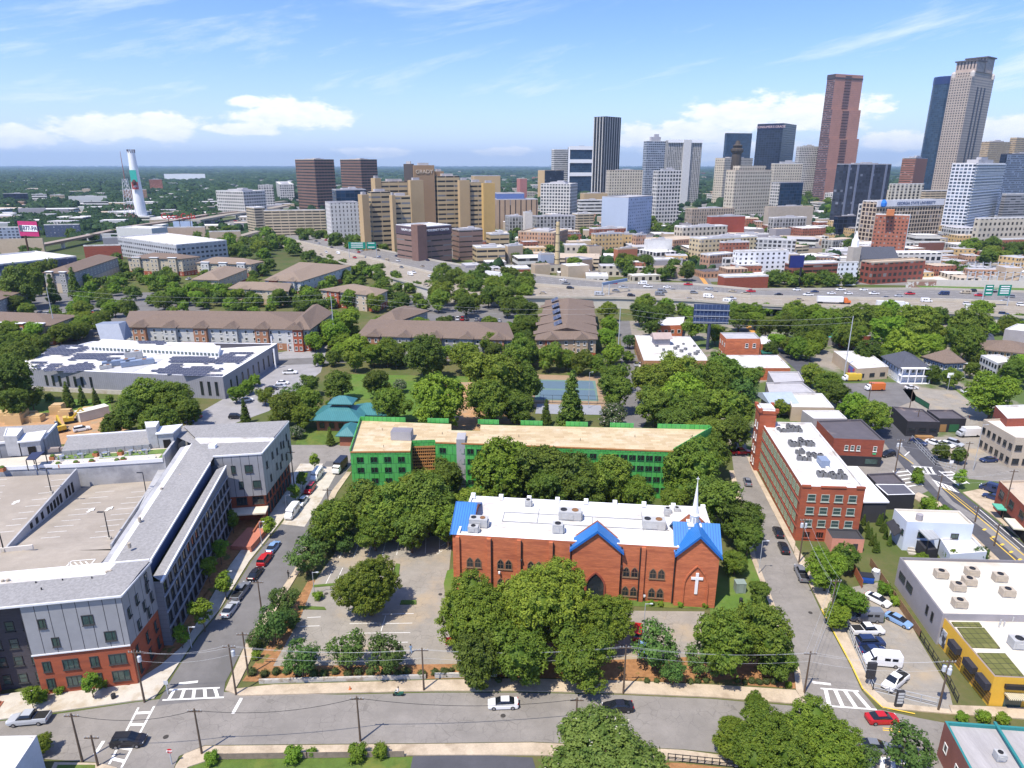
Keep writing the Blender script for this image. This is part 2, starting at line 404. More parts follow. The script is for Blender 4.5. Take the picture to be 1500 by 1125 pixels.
sheet('parking_lot', [(1322, 570), (1400, 572), (1450, 612), (1420, 625), (1345, 600)], .05, A_LOT)
sheet('parking_lot', [(1330, 640), (1455, 640), (1500, 670), (1490, 690), (1395, 685), (1345, 660)], .05, A_LOT)
sheet('lawn', [(1395, 568), (1425, 578), (1465, 612), (1445, 618), (1410, 590)], .045, GRASS_B)
sheet('parking_lot', [(500, 798), (560, 789), (663, 784), (657, 845), (650, 892), (1032, 896), (1026, 962), (925, 966), (660, 973), (400, 976), (440, 905), (462, 850)], .05, A_LOT)
sheet('parking_lot', [(1240, 862), (1300, 850), (1345, 935), (1390, 1010), (1398, 1044), (1300, 1040), (1268, 1012), (1250, 975), (1236, 915)], .05, A_LOT)
sheet('lawn', [(1042, 845), (1095, 800), (1125, 850), (1150, 905), (1165, 960), (1040, 900)], .055, GRASS_B)
sheet('lawn', [(900, 880), (1040, 880), (1048, 893), (900, 887)], .057, GRASS)
sheet('lawn', [(655, 836), (672, 830), (680, 868), (652, 872), (650, 855)], .056, GRASS_B)
sheet('planting_bed', [(355, 998), (420, 905), (452, 850), (463, 850), (440, 905), (402, 975), (660, 973), (925, 966), (1026, 962), (1140, 958), (1160, 1000), (1010, 1000), (750, 992), (390, 1000)], .045, MULCH)
sheet('planting_bed', [(1165, 900), (1172, 980), (1180, 1010), (1040, 1000), (1040, 900)], .044, MULCH)
slab('sidewalk', [(345, 1010), (400, 1004), (640, 997), (760, 995), (900, 998), (1040, 1004), (1165, 1012), (1180, 1033), (1040, 1022), (900, 1016), (760, 1013), (640, 1013), (500, 1016), (352, 1020), (330, 1012)], .2, CONC_TAN)
slab('sidewalk', [(330, 1012), (365, 933), (430, 838), (486, 720), (508, 692), (515, 692), (494, 722), (439, 838), (398, 905), (352, 998), (345, 1010)], .2, CONC_TAN)
slab('sidewalk', [(-140, 1076), (0, 1055), (193, 1028), (226, 1024), (254, 985), (288, 933), (322, 893), (365, 823), (409, 768), (451, 712), (474, 680), (440, 680), (416, 715), (380, 770), (337, 829), (307, 881), (270, 945), (236, 975), (190, 1005), (100, 1005), (0, 1019), (-140, 1040)], .2, CONC)
slab('planting_bed', [(190, 1004), (236, 974), (269, 944), (306, 880), (336, 828), (379, 769), (415, 714), (385, 705), (330, 790), (255, 930), (200, 1000)], .12, MULCH)
slab('sidewalk', [(300, 1094), (640, 1091), (780, 1089), (890, 1094), (1000, 1100), (1090, 1112), (1080, 1124), (1000, 1116), (890, 1111), (780, 1107), (640, 1107), (320, 1110), (275, 1125), (262, 1160), (243, 1160), (258, 1122), (270, 1106)], .2, CONC_TAN)
slab('sidewalk', [(145, 1119), (172, 1126), (150, 1160), (60, 1160), (80, 1118)], .2, CONC_TAN)
sheet('lawn', [(285, 1112), (640, 1109), (600, 1180), (240, 1180)], .05, GRASS)
sheet('lawn', [(85, 1122), (140, 1122), (135, 1180), (60, 1180)], .215, GRASS)
sheet('driveway', [(605, 1108), (700, 1106), (780, 1110), (800, 1180), (590, 1180)], .055, A_NEW)
sheet('lawn', [(800, 1112), (1000, 1118), (1150, 1135), (1150, 1190), (800, 1180)], .05, MULCH)
slab('sidewalk', [(1205, 895), (1247, 975), (1265, 1012), (1293, 1038), (1395, 1047), (1390, 1040), (1300, 1030), (1278, 1010), (1262, 975), (1232, 912), (1217, 870), (1190, 835), (1165, 800), (1163, 812)], .2, CONC_TAN)
slab('sidewalk', [(1395, 1047), (1560, 1058), (1560, 1040), (1390, 1034)], .2, CONC_TAN)
slab('sidewalk', [(1102, 690), (1135, 755), (1163, 810), (1165, 795), (1108, 690), (1100, 670), (1094, 670)], .2, CONC_TAN)
slab('sidewalk', [(1172, 985), (1140, 900), (1108, 820), (1093, 760), (1075, 690), (1068, 690), (1086, 760), (1101, 820), (1132, 900), (1163, 985), (1166, 1012), (1180, 1033)], .2, CONC_TAN)
slab('sidewalk', [(1345, 722), (1376, 736), (1424, 783), (1480, 836), (1466, 842), (1408, 790), (1360, 745), (1335, 728)], .2, CONC_TAN)
slab('sidewalk', [(1410, 722), (1454, 756), (1502, 796), (1600, 883), (1640, 880), (1520, 780), (1475, 742), (1440, 716)], .2, CONC_TAN)
def mark(px, m=PAINT, z=.084):sheet('road_marking', px, z, m)
def bar(a, b, w, m=PAINT, z=.084):
    A, B=P(*a), P(*b);d=(B-A);d.z=0;d.normalize();n=Vector((-d.y, d.x, 0))*(w/2)
    sheet('road_marking', [(A+n)[:2], (B+n)[:2], (B-n)[:2], (A-n)[:2]], z, m, world=True)
def crossing(a0, a1, b0, b1, n, w=.45, rails=True, m=PAINT):
    """crosswalk: rails a0-a1 and b0-b1 with n double rungs"""
    if rails:bar(a0, a1, .3);bar(b0, b1, .3)
    for i in range(n):
        t=(i+.5)/n
        p=(a0[0]+(a1[0]-a0[0])*t, a0[1]+(a1[1]-a0[1])*t);q=(b0[0]+(b1[0]-b0[0])*t, b0[1]+(b1[1]-b0[1])*t)
        bar(p, q, w, m, .088)
crossing((248, 1011), (322, 1008), (238, 1026), (328, 1022), 5, .5)
crossing((203, 1037), (160, 1120), (226, 1035), (178, 1125), 5, .5)
crossing((1202, 1009), (1258, 1013), (1205, 1034), (1284, 1040), 4, .6)
crossing((1270, 1110), (1330, 1112), (1262, 1160), (1340, 1160), 4, .6)
bar((262, 1002), (290, 999), .5);bar((341, 1046), (354, 1023), .5);bar((139, 1106), (152, 1086), .5);bar((1190, 1000), (1217, 1003), .5)
bar((1293, 1067), (1335, 1071), .15, YELLOW);bar((1293, 1070), (1333, 1074), .15, YELLOW)
bar((1203, 893), (1247, 975), .22, YELLOW, .21);bar((1247, 975), (1264, 1011), .22, YELLOW, .21);bar((1265, 1011), (1292, 1037), .22, YELLOW, .21);bar((1292, 1037), (1340, 1047), .22, YELLOW, .21)
for t in range(9):
    bar((497+21*t, 818-1.2*t), (507+19.5*t, 795-1.0*t), .12, PAINT, .06)
for k in(0, 1, 2):bar((640+3*k, 812-6*k), (648+3*k, 807-6*k), .12, PAINT, .06)
for y, x0, x1 in((900, 560, 606), (914, 512, 552), (914, 560, 604), (928, 510, 601), (942, 556, 597), (905, 450, 470), (918, 440, 468)):bar((x0, y), (x1, y-1), .12, PAINT, .06)
bar((565, 902), (556, 932), .12, PAINT, .06);bar((476, 858), (487, 836), .12, PAINT, .06);bar((502, 832), (495, 848), .12, PAINT, .06)
for a, b, w, m in(((1317, 665), (1338, 680), .2, YELLOW), ((1380, 714), (1424, 750), .25, YELLOW), ((1424, 750), (1500, 814), .25, YELLOW), ((1384, 714), (1428, 749), .15, YELLOW), ((1450, 788), (1500, 832), .25, YELLOW), ((1435, 747), (1500, 802), .2, PAINT), ((1429, 749), (1494, 805), .12, PAINT), ((1325, 668), (1332, 662), .3, PAINT)):bar(a, b, w, m, .088)
sheet('tram_track', [(1312, 655), (1318, 662), (1360, 706), (1386, 735), (1440, 775), (1500, 826), (1560, 878), (1570, 870), (1506, 816), (1448, 768), (1396, 735), (1369, 704), (1327, 660), (1320, 652)], .078, mat('track_grey', (.22, .21, .2), var=.15))
crossing((1308, 690), (1330, 716), (1328, 688), (1352, 712), 5, .5);crossing((1335, 683), (1366, 685), (1344, 694), (1372, 695), 4, .6)
crossing((1375, 690), (1405, 712), (1392, 690), (1420, 709), 5, .5);crossing((1365, 703), (1395, 714), (1372, 712), (1405, 722), 4, .6)
for k in range(5):bar((1440+13*k, 777+11*k), (1444+13*k, 775+11*k), .5, YELLOW, .09)
for u, v in((243, 1080), (737, 1049), (1187, 898), (478, 870), (645, 871), (316, 866)):
    c=P(u, v);b=MB();b.poly([(c.x+.4*cos(k*pi/6), c.y+.4*sin(k*pi/6), .09)for k in range(12)]);tag(b.build('manhole_cover', [mat('iron', (.05, .045, .04))]), 'round iron manhole cover in the paving', 'manhole', 'manhole covers')
for px in([(572, 850), (580, 826), (586, 827), (584, 845), (578, 853)], [(436, 888), (475, 890), (478, 894), (438, 893)], [(458, 858), (490, 855), (492, 858), (459, 861)], [(588, 880), (610, 880), (610, 886), (586, 886)]):
    slab('kerb_island', px, .18, GRASS);
class Fr:
    def __init__(s, o, e):s.o=Vector((o[0], o[1]));d=Vector((e[0]-o[0], e[1]-o[1]));s.L=d.length;d.normalize();s.x=d;s.y=Vector((-d.y, d.x));s.rz=atan2(d.y, d.x)
    def w(s, x, y):p=s.o+s.x*x+s.y*y;return(p.x, p.y)
    def w3(s, x, y, z):p=s.o+s.x*x+s.y*y;return(p.x, p.y, z)
    def r(s, x0, y0, x1, y1):return[s.w(x0, y0), s.w(x1, y0), s.w(x1, y1), s.w(x0, y1)]
    def loc(s, X, Y):d=Vector((X, Y))-s.o;return d.dot(s.x), d.dot(s.y)
BRICK=mat('orange_red_brick', (.5, .158, .07), var=.3, scale=.8, stretch=(1, 1, 6), c2=(.34, .1, .05), patch=(.45, .7), pscale=.25)
BRICKD=mat('dark_red_brick', (.28, .075, .045), var=.22, scale=.8, stretch=(1, 1, 5), c2=(.22, .06, .04), pscale=.25)
BRICKM=mat('mill_brick', (.36, .095, .045), var=.25, scale=.8, stretch=(1, 1, 5), c2=(.27, .075, .04), patch=(.45, .65), pscale=.2)
WROOF=mat('white_roof', (.63, .62, .6), var=.07, scale=.3, c2=(.42, .38, .33), patch=(.5, .7), pscale=.2, rough=.85)
WROOF2=mat('cream_roof', (.6, .56, .48), var=.08, scale=.25, c2=(.46, .4, .32), patch=(.5, .7), pscale=.08, rough=.75)
GLASS=mat('dark_glass', (.02, .026, .03), rough=.08, var=.4, scale=.3, spec=.6);GLASS_G=mat('greenish_glass', (.05, .085, .075), rough=.1, var=.5, scale=.35, spec=.6)
DARK=mat('dark_opening', (.012, .011, .01), var=.3, rough=.9);BLACK=mat('black_metal', (.025, .025, .028), rough=.5, var=.2)
BLUE_M=stripes('blue_metal_roof', (.03, .17, .46), (.012, .08, .26), .5, .2, 0, rough=.4);WHITE=mat('white_paint', (.8, .8, .8), var=.04, rough=.5)
GREY_M=mat('grey_unit_metal', (.42, .42, .41), rough=.55, var=.12, scale=1.5);TAN_M=mat('tan_unit_metal', (.42, .36, .28), rough=.6, var=.12, scale=1.5);STEEL=mat('galvanised_steel', (.45, .47, .5), rough=.4, metal=.6, var=.1)
RUST=mat('rusty_fan', (.22, .11, .05), var=.4, scale=3)
WFR=mat('white_window_frame', (.72, .72, .68), var=.04, rough=.5);DFR=mat('dark_window_frame', (.05, .05, .05), var=.1, rough=.5);GFR=mat('green_window_frame', (.3, .36, .25), var=.1, rough=.6)
def ac_unit(root_loc, rz, sx, sy, sz, m, label, group, fans=2):
    """packaged rooftop unit: cabinet, fan wells, hood, curb"""
    t=thing('air_conditioner', label, 'air conditioner', root_loc, rz, group)
    b=MB();b.box((0, 0, .25), (sx, sy, sz));b.box((sx*.5, 0, .3), (.5, sy*.7, sz*.6));b.box((-sx*.1, -sy*.5-.04, .4), (sx*.5, .1, sz*.6));b.build('cabinet', [m], t, local=True)
    c=MB();c.box((0, 0, 0), (sx*.94, sy*.9, .25));c.build('curb', [GREY_M], t, local=True)
    for k in range(fans):
        f=MB();x=-sx*.28+sx*.5*k/max(1, fans-1)if fans>1 else 0;r=min(sx/fans*.3, sy*.36)
        f.lathe((x, 0, .25+sz), [(r, 0), (r, .12), (r*.85, .12), (r*.8, .02), (0, .02)], 10);f.build('fan', [RUST if k%2 else BLACK], t, local=True)
    return t
def church():
    F=Fr(P(671, 862), P(1045, 887));L, D, Hh=F.L, 16.3, 12.1
    t=thing('church', 'red brick church with white flat roof, blue gables and a white steeple', 'church', F.w3(L/2, D/2, 0));keep(F.r(-2, -1, L+1, D+1))
    block(t, F.r(0, 0, L-7.2, D), 0, Hh, BRICK, WROOF, .5, .4, cap=WHITE)
    for k in range(9):b=MB();b.box(F.w3(.6+(L-1.2)*k/8, D-.25, Hh-.3), (.9, .7, 1.), F.rz);b.build('coping_post', [WHITE], t)
    for x in(0.2, 6.3, 12.1, 18.2, 35.6):
        b=MB();b.box(F.w3(x, -.22, 0), (.75, .5, Hh-.35), F.rz);b.build('pilaster', [BRICK], t)
    def gable(x0, x1, y0, y1, ze, zp, back):
        b=MB();xm=(x0+x1)/2
        for y, s in((y0, 1), ):
            b.poly([F.w3(x0, y, 0), F.w3(x1, y, 0), F.w3(x1, y, ze), F.w3(xm, y, zp), F.w3(x0, y, ze)])
        b.poly([F.w3(x1, y0, 0), F.w3(x1, y1, 0), F.w3(x1, y1, ze), F.w3(x1, y0, ze)]);b.poly([F.w3(x0, y1, 0), F.w3(x0, y0, 0), F.w3(x0, y0, ze), F.w3(x0, y1, ze)])
        b.poly([F.w3(x1, y1, 0), F.w3(x0, y1, 0), F.w3(x0, y1, ze), F.w3(xm, y1, zp), F.w3(x1, y1, ze)])
        b.build('gable_wall', [BRICK], t)
        r=MB();s=(zp-ze)/(xm-x0);o=.5
        for sg in(-1, 1):
            xe=xm+sg*(xm-x0+o);zE=ze-s*o
            A, B, C, E=F.w3(xm, y0-.5, zp+.15), F.w3(xe, y0-.5, zE+.15), F.w3(xe, back, zE+.15), F.w3(xm, back, zp+.15)
            n=[A, B, C, E]if sg<0 else[A, E, C, B]
            def uv(p):q=F.loc(p[0], p[1]);return(q[1], p[2])
            r.poly(n, 0, [uv(p)for p in n])
            A2, B2=(*A[:2], A[2]-.55), (*B[:2], B[2]-.55);r.poly([A, A2, B2, B]if sg<0 else[A, B, B2, A2], 1)
            C2=(*C[:2], C[2]-.55);r.poly([B, B2, C2, C], 1)
        r.build('blue_gable_roof', [BLUE_M, mat('blue_trim', (.02, .13, .42), rough=.4)], t)
    gable(22.3, 31.4, -.8, 3., 11.3, 15.2, 2.2)
    x0, x1=L-7.6, L;gable(x0, x1, -.9, 8.5, 11.6, 15.4, 4.)
    r=MB();y0, y1, ze, zp=.2, 8.6, 11.7, 15.1
    for sg in(-1, 1):
        ym=(y0+y1)/2;ye=ym+sg*((y1-y0)/2+.5);q=[F.w3(x0-.6, ym, zp), F.w3(x1+.6, ym, zp), F.w3(x1+.6, ye, ze-.4), F.w3(x0-.6, ye, ze-.4)]
        uv=[(F.loc(*p[:2])[0], p[2])for p in q]
        if sg<0:q=q[::-1];uv=uv[::-1]
        r.poly(q[::-1], 0, uv[::-1])
    r.build('blue_cross_roof', [BLUE_M], t)
    b=MB();b.poly([F.w3(x1+.02, y0, ze-.3), F.w3(x1+.02, y1, ze-.3), F.w3(x1+.02, (y0+y1)/2, zp-.05)]);b.poly([F.w3(x0-.02, y1, ze-.3), F.w3(x0-.02, y0, ze-.3), F.w3(x0-.02, (y0+y1)/2, zp-.05)])
    b.prism(F.r(x0+.1, 8.4, x1-.1, D), 0, 12.3, 0, 1);b.build('tower_wall', [BRICK, WROOF], t)
    c=F.w3(L-4.2, 4.4, 0);s=MB();s.box((c[0], c[1], 12.6), (2.3, 2.3, 2.2), F.rz);s.box((c[0], c[1], 14.8), (2.6, 2.6, .2), F.rz)
    s.lathe((c[0], c[1], 15.), [(.85, 0), (.85, 1.7), (1., 1.75), (1., 1.9), (.72, 2.)], 8);st=s.build('steeple', [WHITE], t)
    sp=MB();sp.lathe((c[0], c[1], 17.), [(.72, 0), (.45, 2.), (.05, 6.6)], 8);sp.build('spire', [WHITE], st)
    k=MB();k.beam((c[0], c[1], 23.5), (c[0], c[1], 24.6), .1);k.beam((*F.w(L-4.5, 4.4), 24.2), (*F.w(L-3.9, 4.4), 24.2), .1);k.build('cross', [WHITE], st)
    lv=MB()
    for a in range(8):
        q=a*pi/4+pi/8;lv.box((c[0]+.8*cos(q), c[1]+.8*sin(q), 15.3), (.1, .35, 1.1), q)
    lv.build('louvre', [GREY_M], st)
    x0, x1, y0, ym, y1, ze, zp=-1.6, 2.7, 1.4, 8.4, 15.2, 11.2, 14.7
    w=MB();w.prism(F.r(-1.2, y0+.4, .05, y1-.3), 0, ze, 0);w.poly([F.w3(-1.25, y1-.2, ze), F.w3(-1.25, y0+.3, ze), F.w3(-1.25, ym, zp-.1)]);w.poly([F.w3(2.4, y0+.3, ze-.2), F.w3(2.4, y1-.2, ze-.2), F.w3(2.4, ym, zp-.1)]);w.build('side_wall', [BRICK], t)
    r=MB()
    for q in([F.w3(x0, y0, ze), F.w3(x1, y0, ze), F.w3(x1, ym, zp), F.w3(x0, ym, zp)], [F.w3(x1, y1, ze), F.w3(x0, y1, ze), F.w3(x0, ym, zp), F.w3(x1, ym, zp)]):r.poly(q, 0, [(F.loc(*p[:2])[0], p[2])for p in q])
    for xx in(x0, x1):
        for a, b in(((y0, ze), (ym, zp)), ((ym, zp), (y1, ze))):r.beam(F.w3(xx, a[0], a[1]-.15), F.w3(xx, b[0], b[1]-.15), .12, .4, 1)
    r.build('blue_shed_roof', [BLUE_M, mat('blue_trim', (.02, .13, .42))], t)
    n=(F.x.y, -F.x.x)
    for xc in(3.3, 9.3, 15.2, 20.5, 33.4, 38.4):
        for z in(.9, 5.1):
            for dx in(-.78, .78):
                p=F.w(xc+dx, 0);win(t, p[0], p[1], z, n, 1.25, 2.15, mat('arch_frame', (.2, .13, .08)), GLASS, 'arch')
    def arch(x, y, w, h, nm, mm, fill, dep):
        m=MB();pts=[(-w/2, 0), (w/2, 0), (w/2, h*.5)]
        pr=[(w/2*(1-(i/8)**1.6), h*(.5+.5*(i/8)**.75))for i in range(1, 9)];pts+=pr;pts+=[(-a, c_)for a, c_ in pr[-2::-1]]+[(-w/2, h*.5)]
        if fill:m.poly([F.w3(x+a, y-.03, c_)for a, c_ in pts])
        for i in range(1, len(pts)):
            a, b_=pts[i], pts[(i+1)%len(pts)];m.beam(F.w3(x+a[0], y-.1, a[1]), F.w3(x+b_[0], y-.1, b_[1]), .3, dep, 1)
        m.build(nm, mm, t)
    arch(26.85, -.8, 3.6, 6.2, 'entrance', [GLASS, BRICKD], True, .3);arch(L-3.8, -.9, 4.4, 9.0, 'blind_arch', [BRICK, BRICK], False, .22)
    k=MB();k.box(F.w3(L-3.7, -1.02, 3.), (.55, .16, 4.5), F.rz);k.box(F.w3(L-3.7, -1.03, 6.1), (2.2, .17, .5), F.rz);k.build('wall_cross', [WHITE], t)
    for x in(8.3, 12.6, 31.6, 45.8):b=MB();b.box(F.w3(x, -.4, 7.4 if x>12 else 4.3), (.35, .35, .4), F.rz);b.build('wall_light', [DFR if x>12 else WHITE], t)
    for x in(6.85, 12.65, 18.75, 22.1, 31.65, 35.15, L-7.75):b=MB();b.tube(F.w3(x-.1, -.32, .1), F.w3(x-.1, -.32, Hh-.4), .13);b.build('downpipe', [BLACK], t)
    z=Hh-.5;g='air conditioners on the church roof'
    for x, y, sx, sy, sz, fn, lb in((3.6, 4.6, 3.6, 2., 1.6, 2, 'large grey unit at the left end of the white church roof'), (2.9, 2.2, 2., 1.3, 1.1, 1, 'small grey unit in front of the large one at left of the church roof'), (12.6, 14, 1.4, 1.2, 1.2, 1, 'small lone unit near the back edge of the church roof'), (21.5, 9.6, 4.6, 2.3, 1.7, 2, 'longest unit with rusty fans in the middle of the church roof'), (19.3, 3.9, 2.1, 1.7, 1.7, 1, 'boxy grey unit left of the middle blue gable'), (38., 7.7, 4.4, 2.2, 1.7, 2, 'long unit with rusty fans beside the steeple'), (41.2, 13, 1.3, 1.2, 1.5, 1, 'tall small unit behind the steeple'), (43.2, 14., 1.2, 1.1, 1.2, 1, 'small unit at the right rear corner of the church roof')):
        ac_unit(F.w3(x, y, z), F.rz, sx, sy, sz, GREY_M, lb, g, fn)
    pp=MB()
    for a, b_ in(((8, 6.8), (41, 6.8)), ((8, 6.8), (8, 10.6)), ((8, 10.6), (36, 10.6)), ((15, 6.8), (15, 13)), ((26, 6), (26, 10.6)), ((36, 6), (36, 14))):pp.beam(F.w3(*a, z+.12), F.w3(*b_, z+.12), .1)
    tag(pp.build('roof_pipe', [mat('pipe_grey', (.3, .3, .3))]), 'thin grey gas pipes laid across the white church roof', 'pipe')
church()
def plywood():
    m, nt, b=nt_new('plywood_deck');pos=N(nt, 'ShaderNodeTexCoord').outputs['Object']
    br=N(nt, 'ShaderNodeTexBrick', i={'Scale':1., 'Mortar Size':.012, 'Brick Width':2.44, 'Row Height':1.22, 'Color1':(.42, .31, .17, 1), 'Color2':(.55, .44, .27, 1), 'Mortar':(.25, .17, .08, 1)});nt.links.new(pos, br.inputs['Vector'])
    c=mixc(nt, ramp(nt, noise(nt, pos, .15, 5, .7), .5, .7), br.outputs['Color'], (.56, .48, .34))
    c=mixc(nt, math_(nt, 'MULTIPLY', ramp(nt, noise(nt, pos, 2.5, 3), .55, .75), .35), c, (.42, .3, .16))
    nt.links.new(c, b.inputs['Base Color']);b.inputs['Roughness'].default_value=.85;return m
PLY=plywood();MATS['plywood']=PLY
def green_panel():
    m, nt, b=nt_new('green_sheathing');uv=N(nt, 'ShaderNodeUVMap').outputs[0]
    br=N(nt, 'ShaderNodeTexBrick', offset=.5, i={'Scale':1., 'Mortar Size':.05, 'Brick Width':1.22, 'Row Height':2.44, 'Color1':(.06, .33, .06, 1), 'Color2':(.085, .42, .08, 1), 'Mortar':(.012, .055, .02, 1)});nt.links.new(uv, br.inputs['Vector'])
    sp=N(nt, 'ShaderNodeSeparateXYZ');nt.links.new(uv, sp.inputs[0])
    co=N(nt, 'ShaderNodeTexCoord').outputs['Object'];c=mixc(nt, math_(nt, 'MULTIPLY', ramp(nt, noise(nt, co, .6, 4), .4, .7), .4), br.outputs['Color'], (.11, .36, .15))
    nt.links.new(c, b.inputs['Base Color']);b.inputs['Roughness'].default_value=.55;return m
GRN=green_panel();WOOD=mat('raw_timber', (.42, .2, .07), var=.25, scale=2);GRN_DK=mat('green_trim', (.02, .13, .05), var=.15)
def site():
    z=13.
    A, B, C, D_, E_, Fp, G_, H_, I=[tuple(P(u, v, z)[:2])for u, v in((513, 662), (601, 661), (603, 645), (637, 644), (638, 648), (880, 657), (987, 661), (1042, 629), (528, 616))]
    N1, N2=tuple(P(661, 621, z)[:2]), tuple(P(704, 622, z)[:2]);n1=tuple(P(661, 630, z)[:2]);n2=tuple(P(703, 631, z)[:2])
    t=thing('building_site', 'four storey building under construction in green sheathing with plywood roof', 'building site', (0, 163, 0));keep([A, B, Fp, G_, H_, I])
    pts=[A, B, C, D_, E_, Fp, G_, H_, N2, n2, n1, N1, I];w=MB();w.prism(ccw(pts), 0, z, 0, top=False);w.build('sheathing', [GRN], t)
    r=MB();r.poly([(*p, z-.05)for p in ccw(pts)]);r.build('plywood_roof', [PLY], t)
    for a, b in((A, B), (E_, Fp), (Fp, G_)):
        v=MB();v.beam((*a, z-.05), (*b, z-.05), .2, .35);v.build('edge_board', [WOOD], t)
    def par(a, b, h, nm='parapet'):
        v=MB();a, b=Vector(a), Vector(b);v.beam((*a, z+h/2-.1), (*b, z+h/2-.1), .2, h);v.build(nm, [GRN], t)
    back=Vector(H_)-Vector(I)
    for u0, u1 in((528, 596), (629, 661), (704, 735), (767, 799), (833, 865), (897, 931), (965, 1040)):
        k0, k1=(u0-528)/514, (u1-528)/514;par(Vector(I)+back*k0, Vector(I)+back*k1, 1.3)
    par(A, I, 1.);par(G_, H_, .9)
    for a, b, n in((A, B, 4), (Fp, G_, 8), (E_, Fp, 17)):
        d=Vector(b)-Vector(a);d.normalize();nn=(d.y, -d.x)
        winrow(t, a, b, (1.5, 4.4, 7.3, 10.1), n, 1.75, 1.45, GRN_DK, DARK, 'hole', m=.6, skip=(1, )if a==E_ else())
    winrow(t, I, A, (1.5, 4.4, 7.3, 10.1), 5, 1.2, 1.5, GRN_DK, DARK, 'hole', m=1.5)
    C2, D2=Vector(C), Vector(D_);b=MB();d=(D2-C2);nn=Vector((d.y, -d.x)).normalized()
    b.poly([(*(C2+nn*.05), .2), (*(D2+nn*.05), .2), (*(D2+nn*.05), z-1.6), (*(C2+nn*.05), z-1.6)], 1)
    for k in range(12):p=C2+d*(k+.3)/12+nn*.25;b.beam((*p, .2), (*p, z-1.6), .14)
    for k in range(13):p0, p1=C2+nn*.3, D2+nn*.3;q=.4+k*.9;b.beam((*p0, q), (*p1, q), .16, .22 if k%3 else .45)
    for k in range(6):p=C2+d*(k+.5)/6+nn*.4;q=1.2+(k*1.7)%8;b.beam((*p, q), (*(p+d*.08), q+1.8), .1)
    b.build('stud_frame', [WOOD, DARK], t)
    s=MB();a=P(669, 652, z-.4);s.box((a.x+1., a.y+.9, 0), (2.2, 1.6, z+1.1), 0);s.box((a.x+1., a.y+3.2, z-.1), (2.2, 3, 1.2), 0);s.build('lift_shaft', [mat('block_grey', (.36, .35, .36), var=.1)], t)
    h=MB();a=P(588, 645, z);h.prism(rect(a.x, a.y+1.5, 5.2, 3.2, -.07), z, z+2.3, 0, 1);h.build('stair_hatch', [mat('block_grey', (.36, .35, .36)), mat('lid_grey', (.22, .21, .23))], t)
    for u, v in((562, 655), (560, 630), (648, 636), (760, 640), (850, 645), (930, 640)):
        q=P(u, v, z);m=MB();m.tube((q.x, q.y, z-.05), (q.x, q.y, z+.6), .06);m.build('vent_pipe', [BLACK], t)
    b=MB();p0=P(655, 663, 9.6);b.box((p0.x, p0.y-.1, 9.9), (1.1, .12, .9));b.build('blue_tarp', [mat('tarp_blue', (.03, .2, .6))], t)
site()
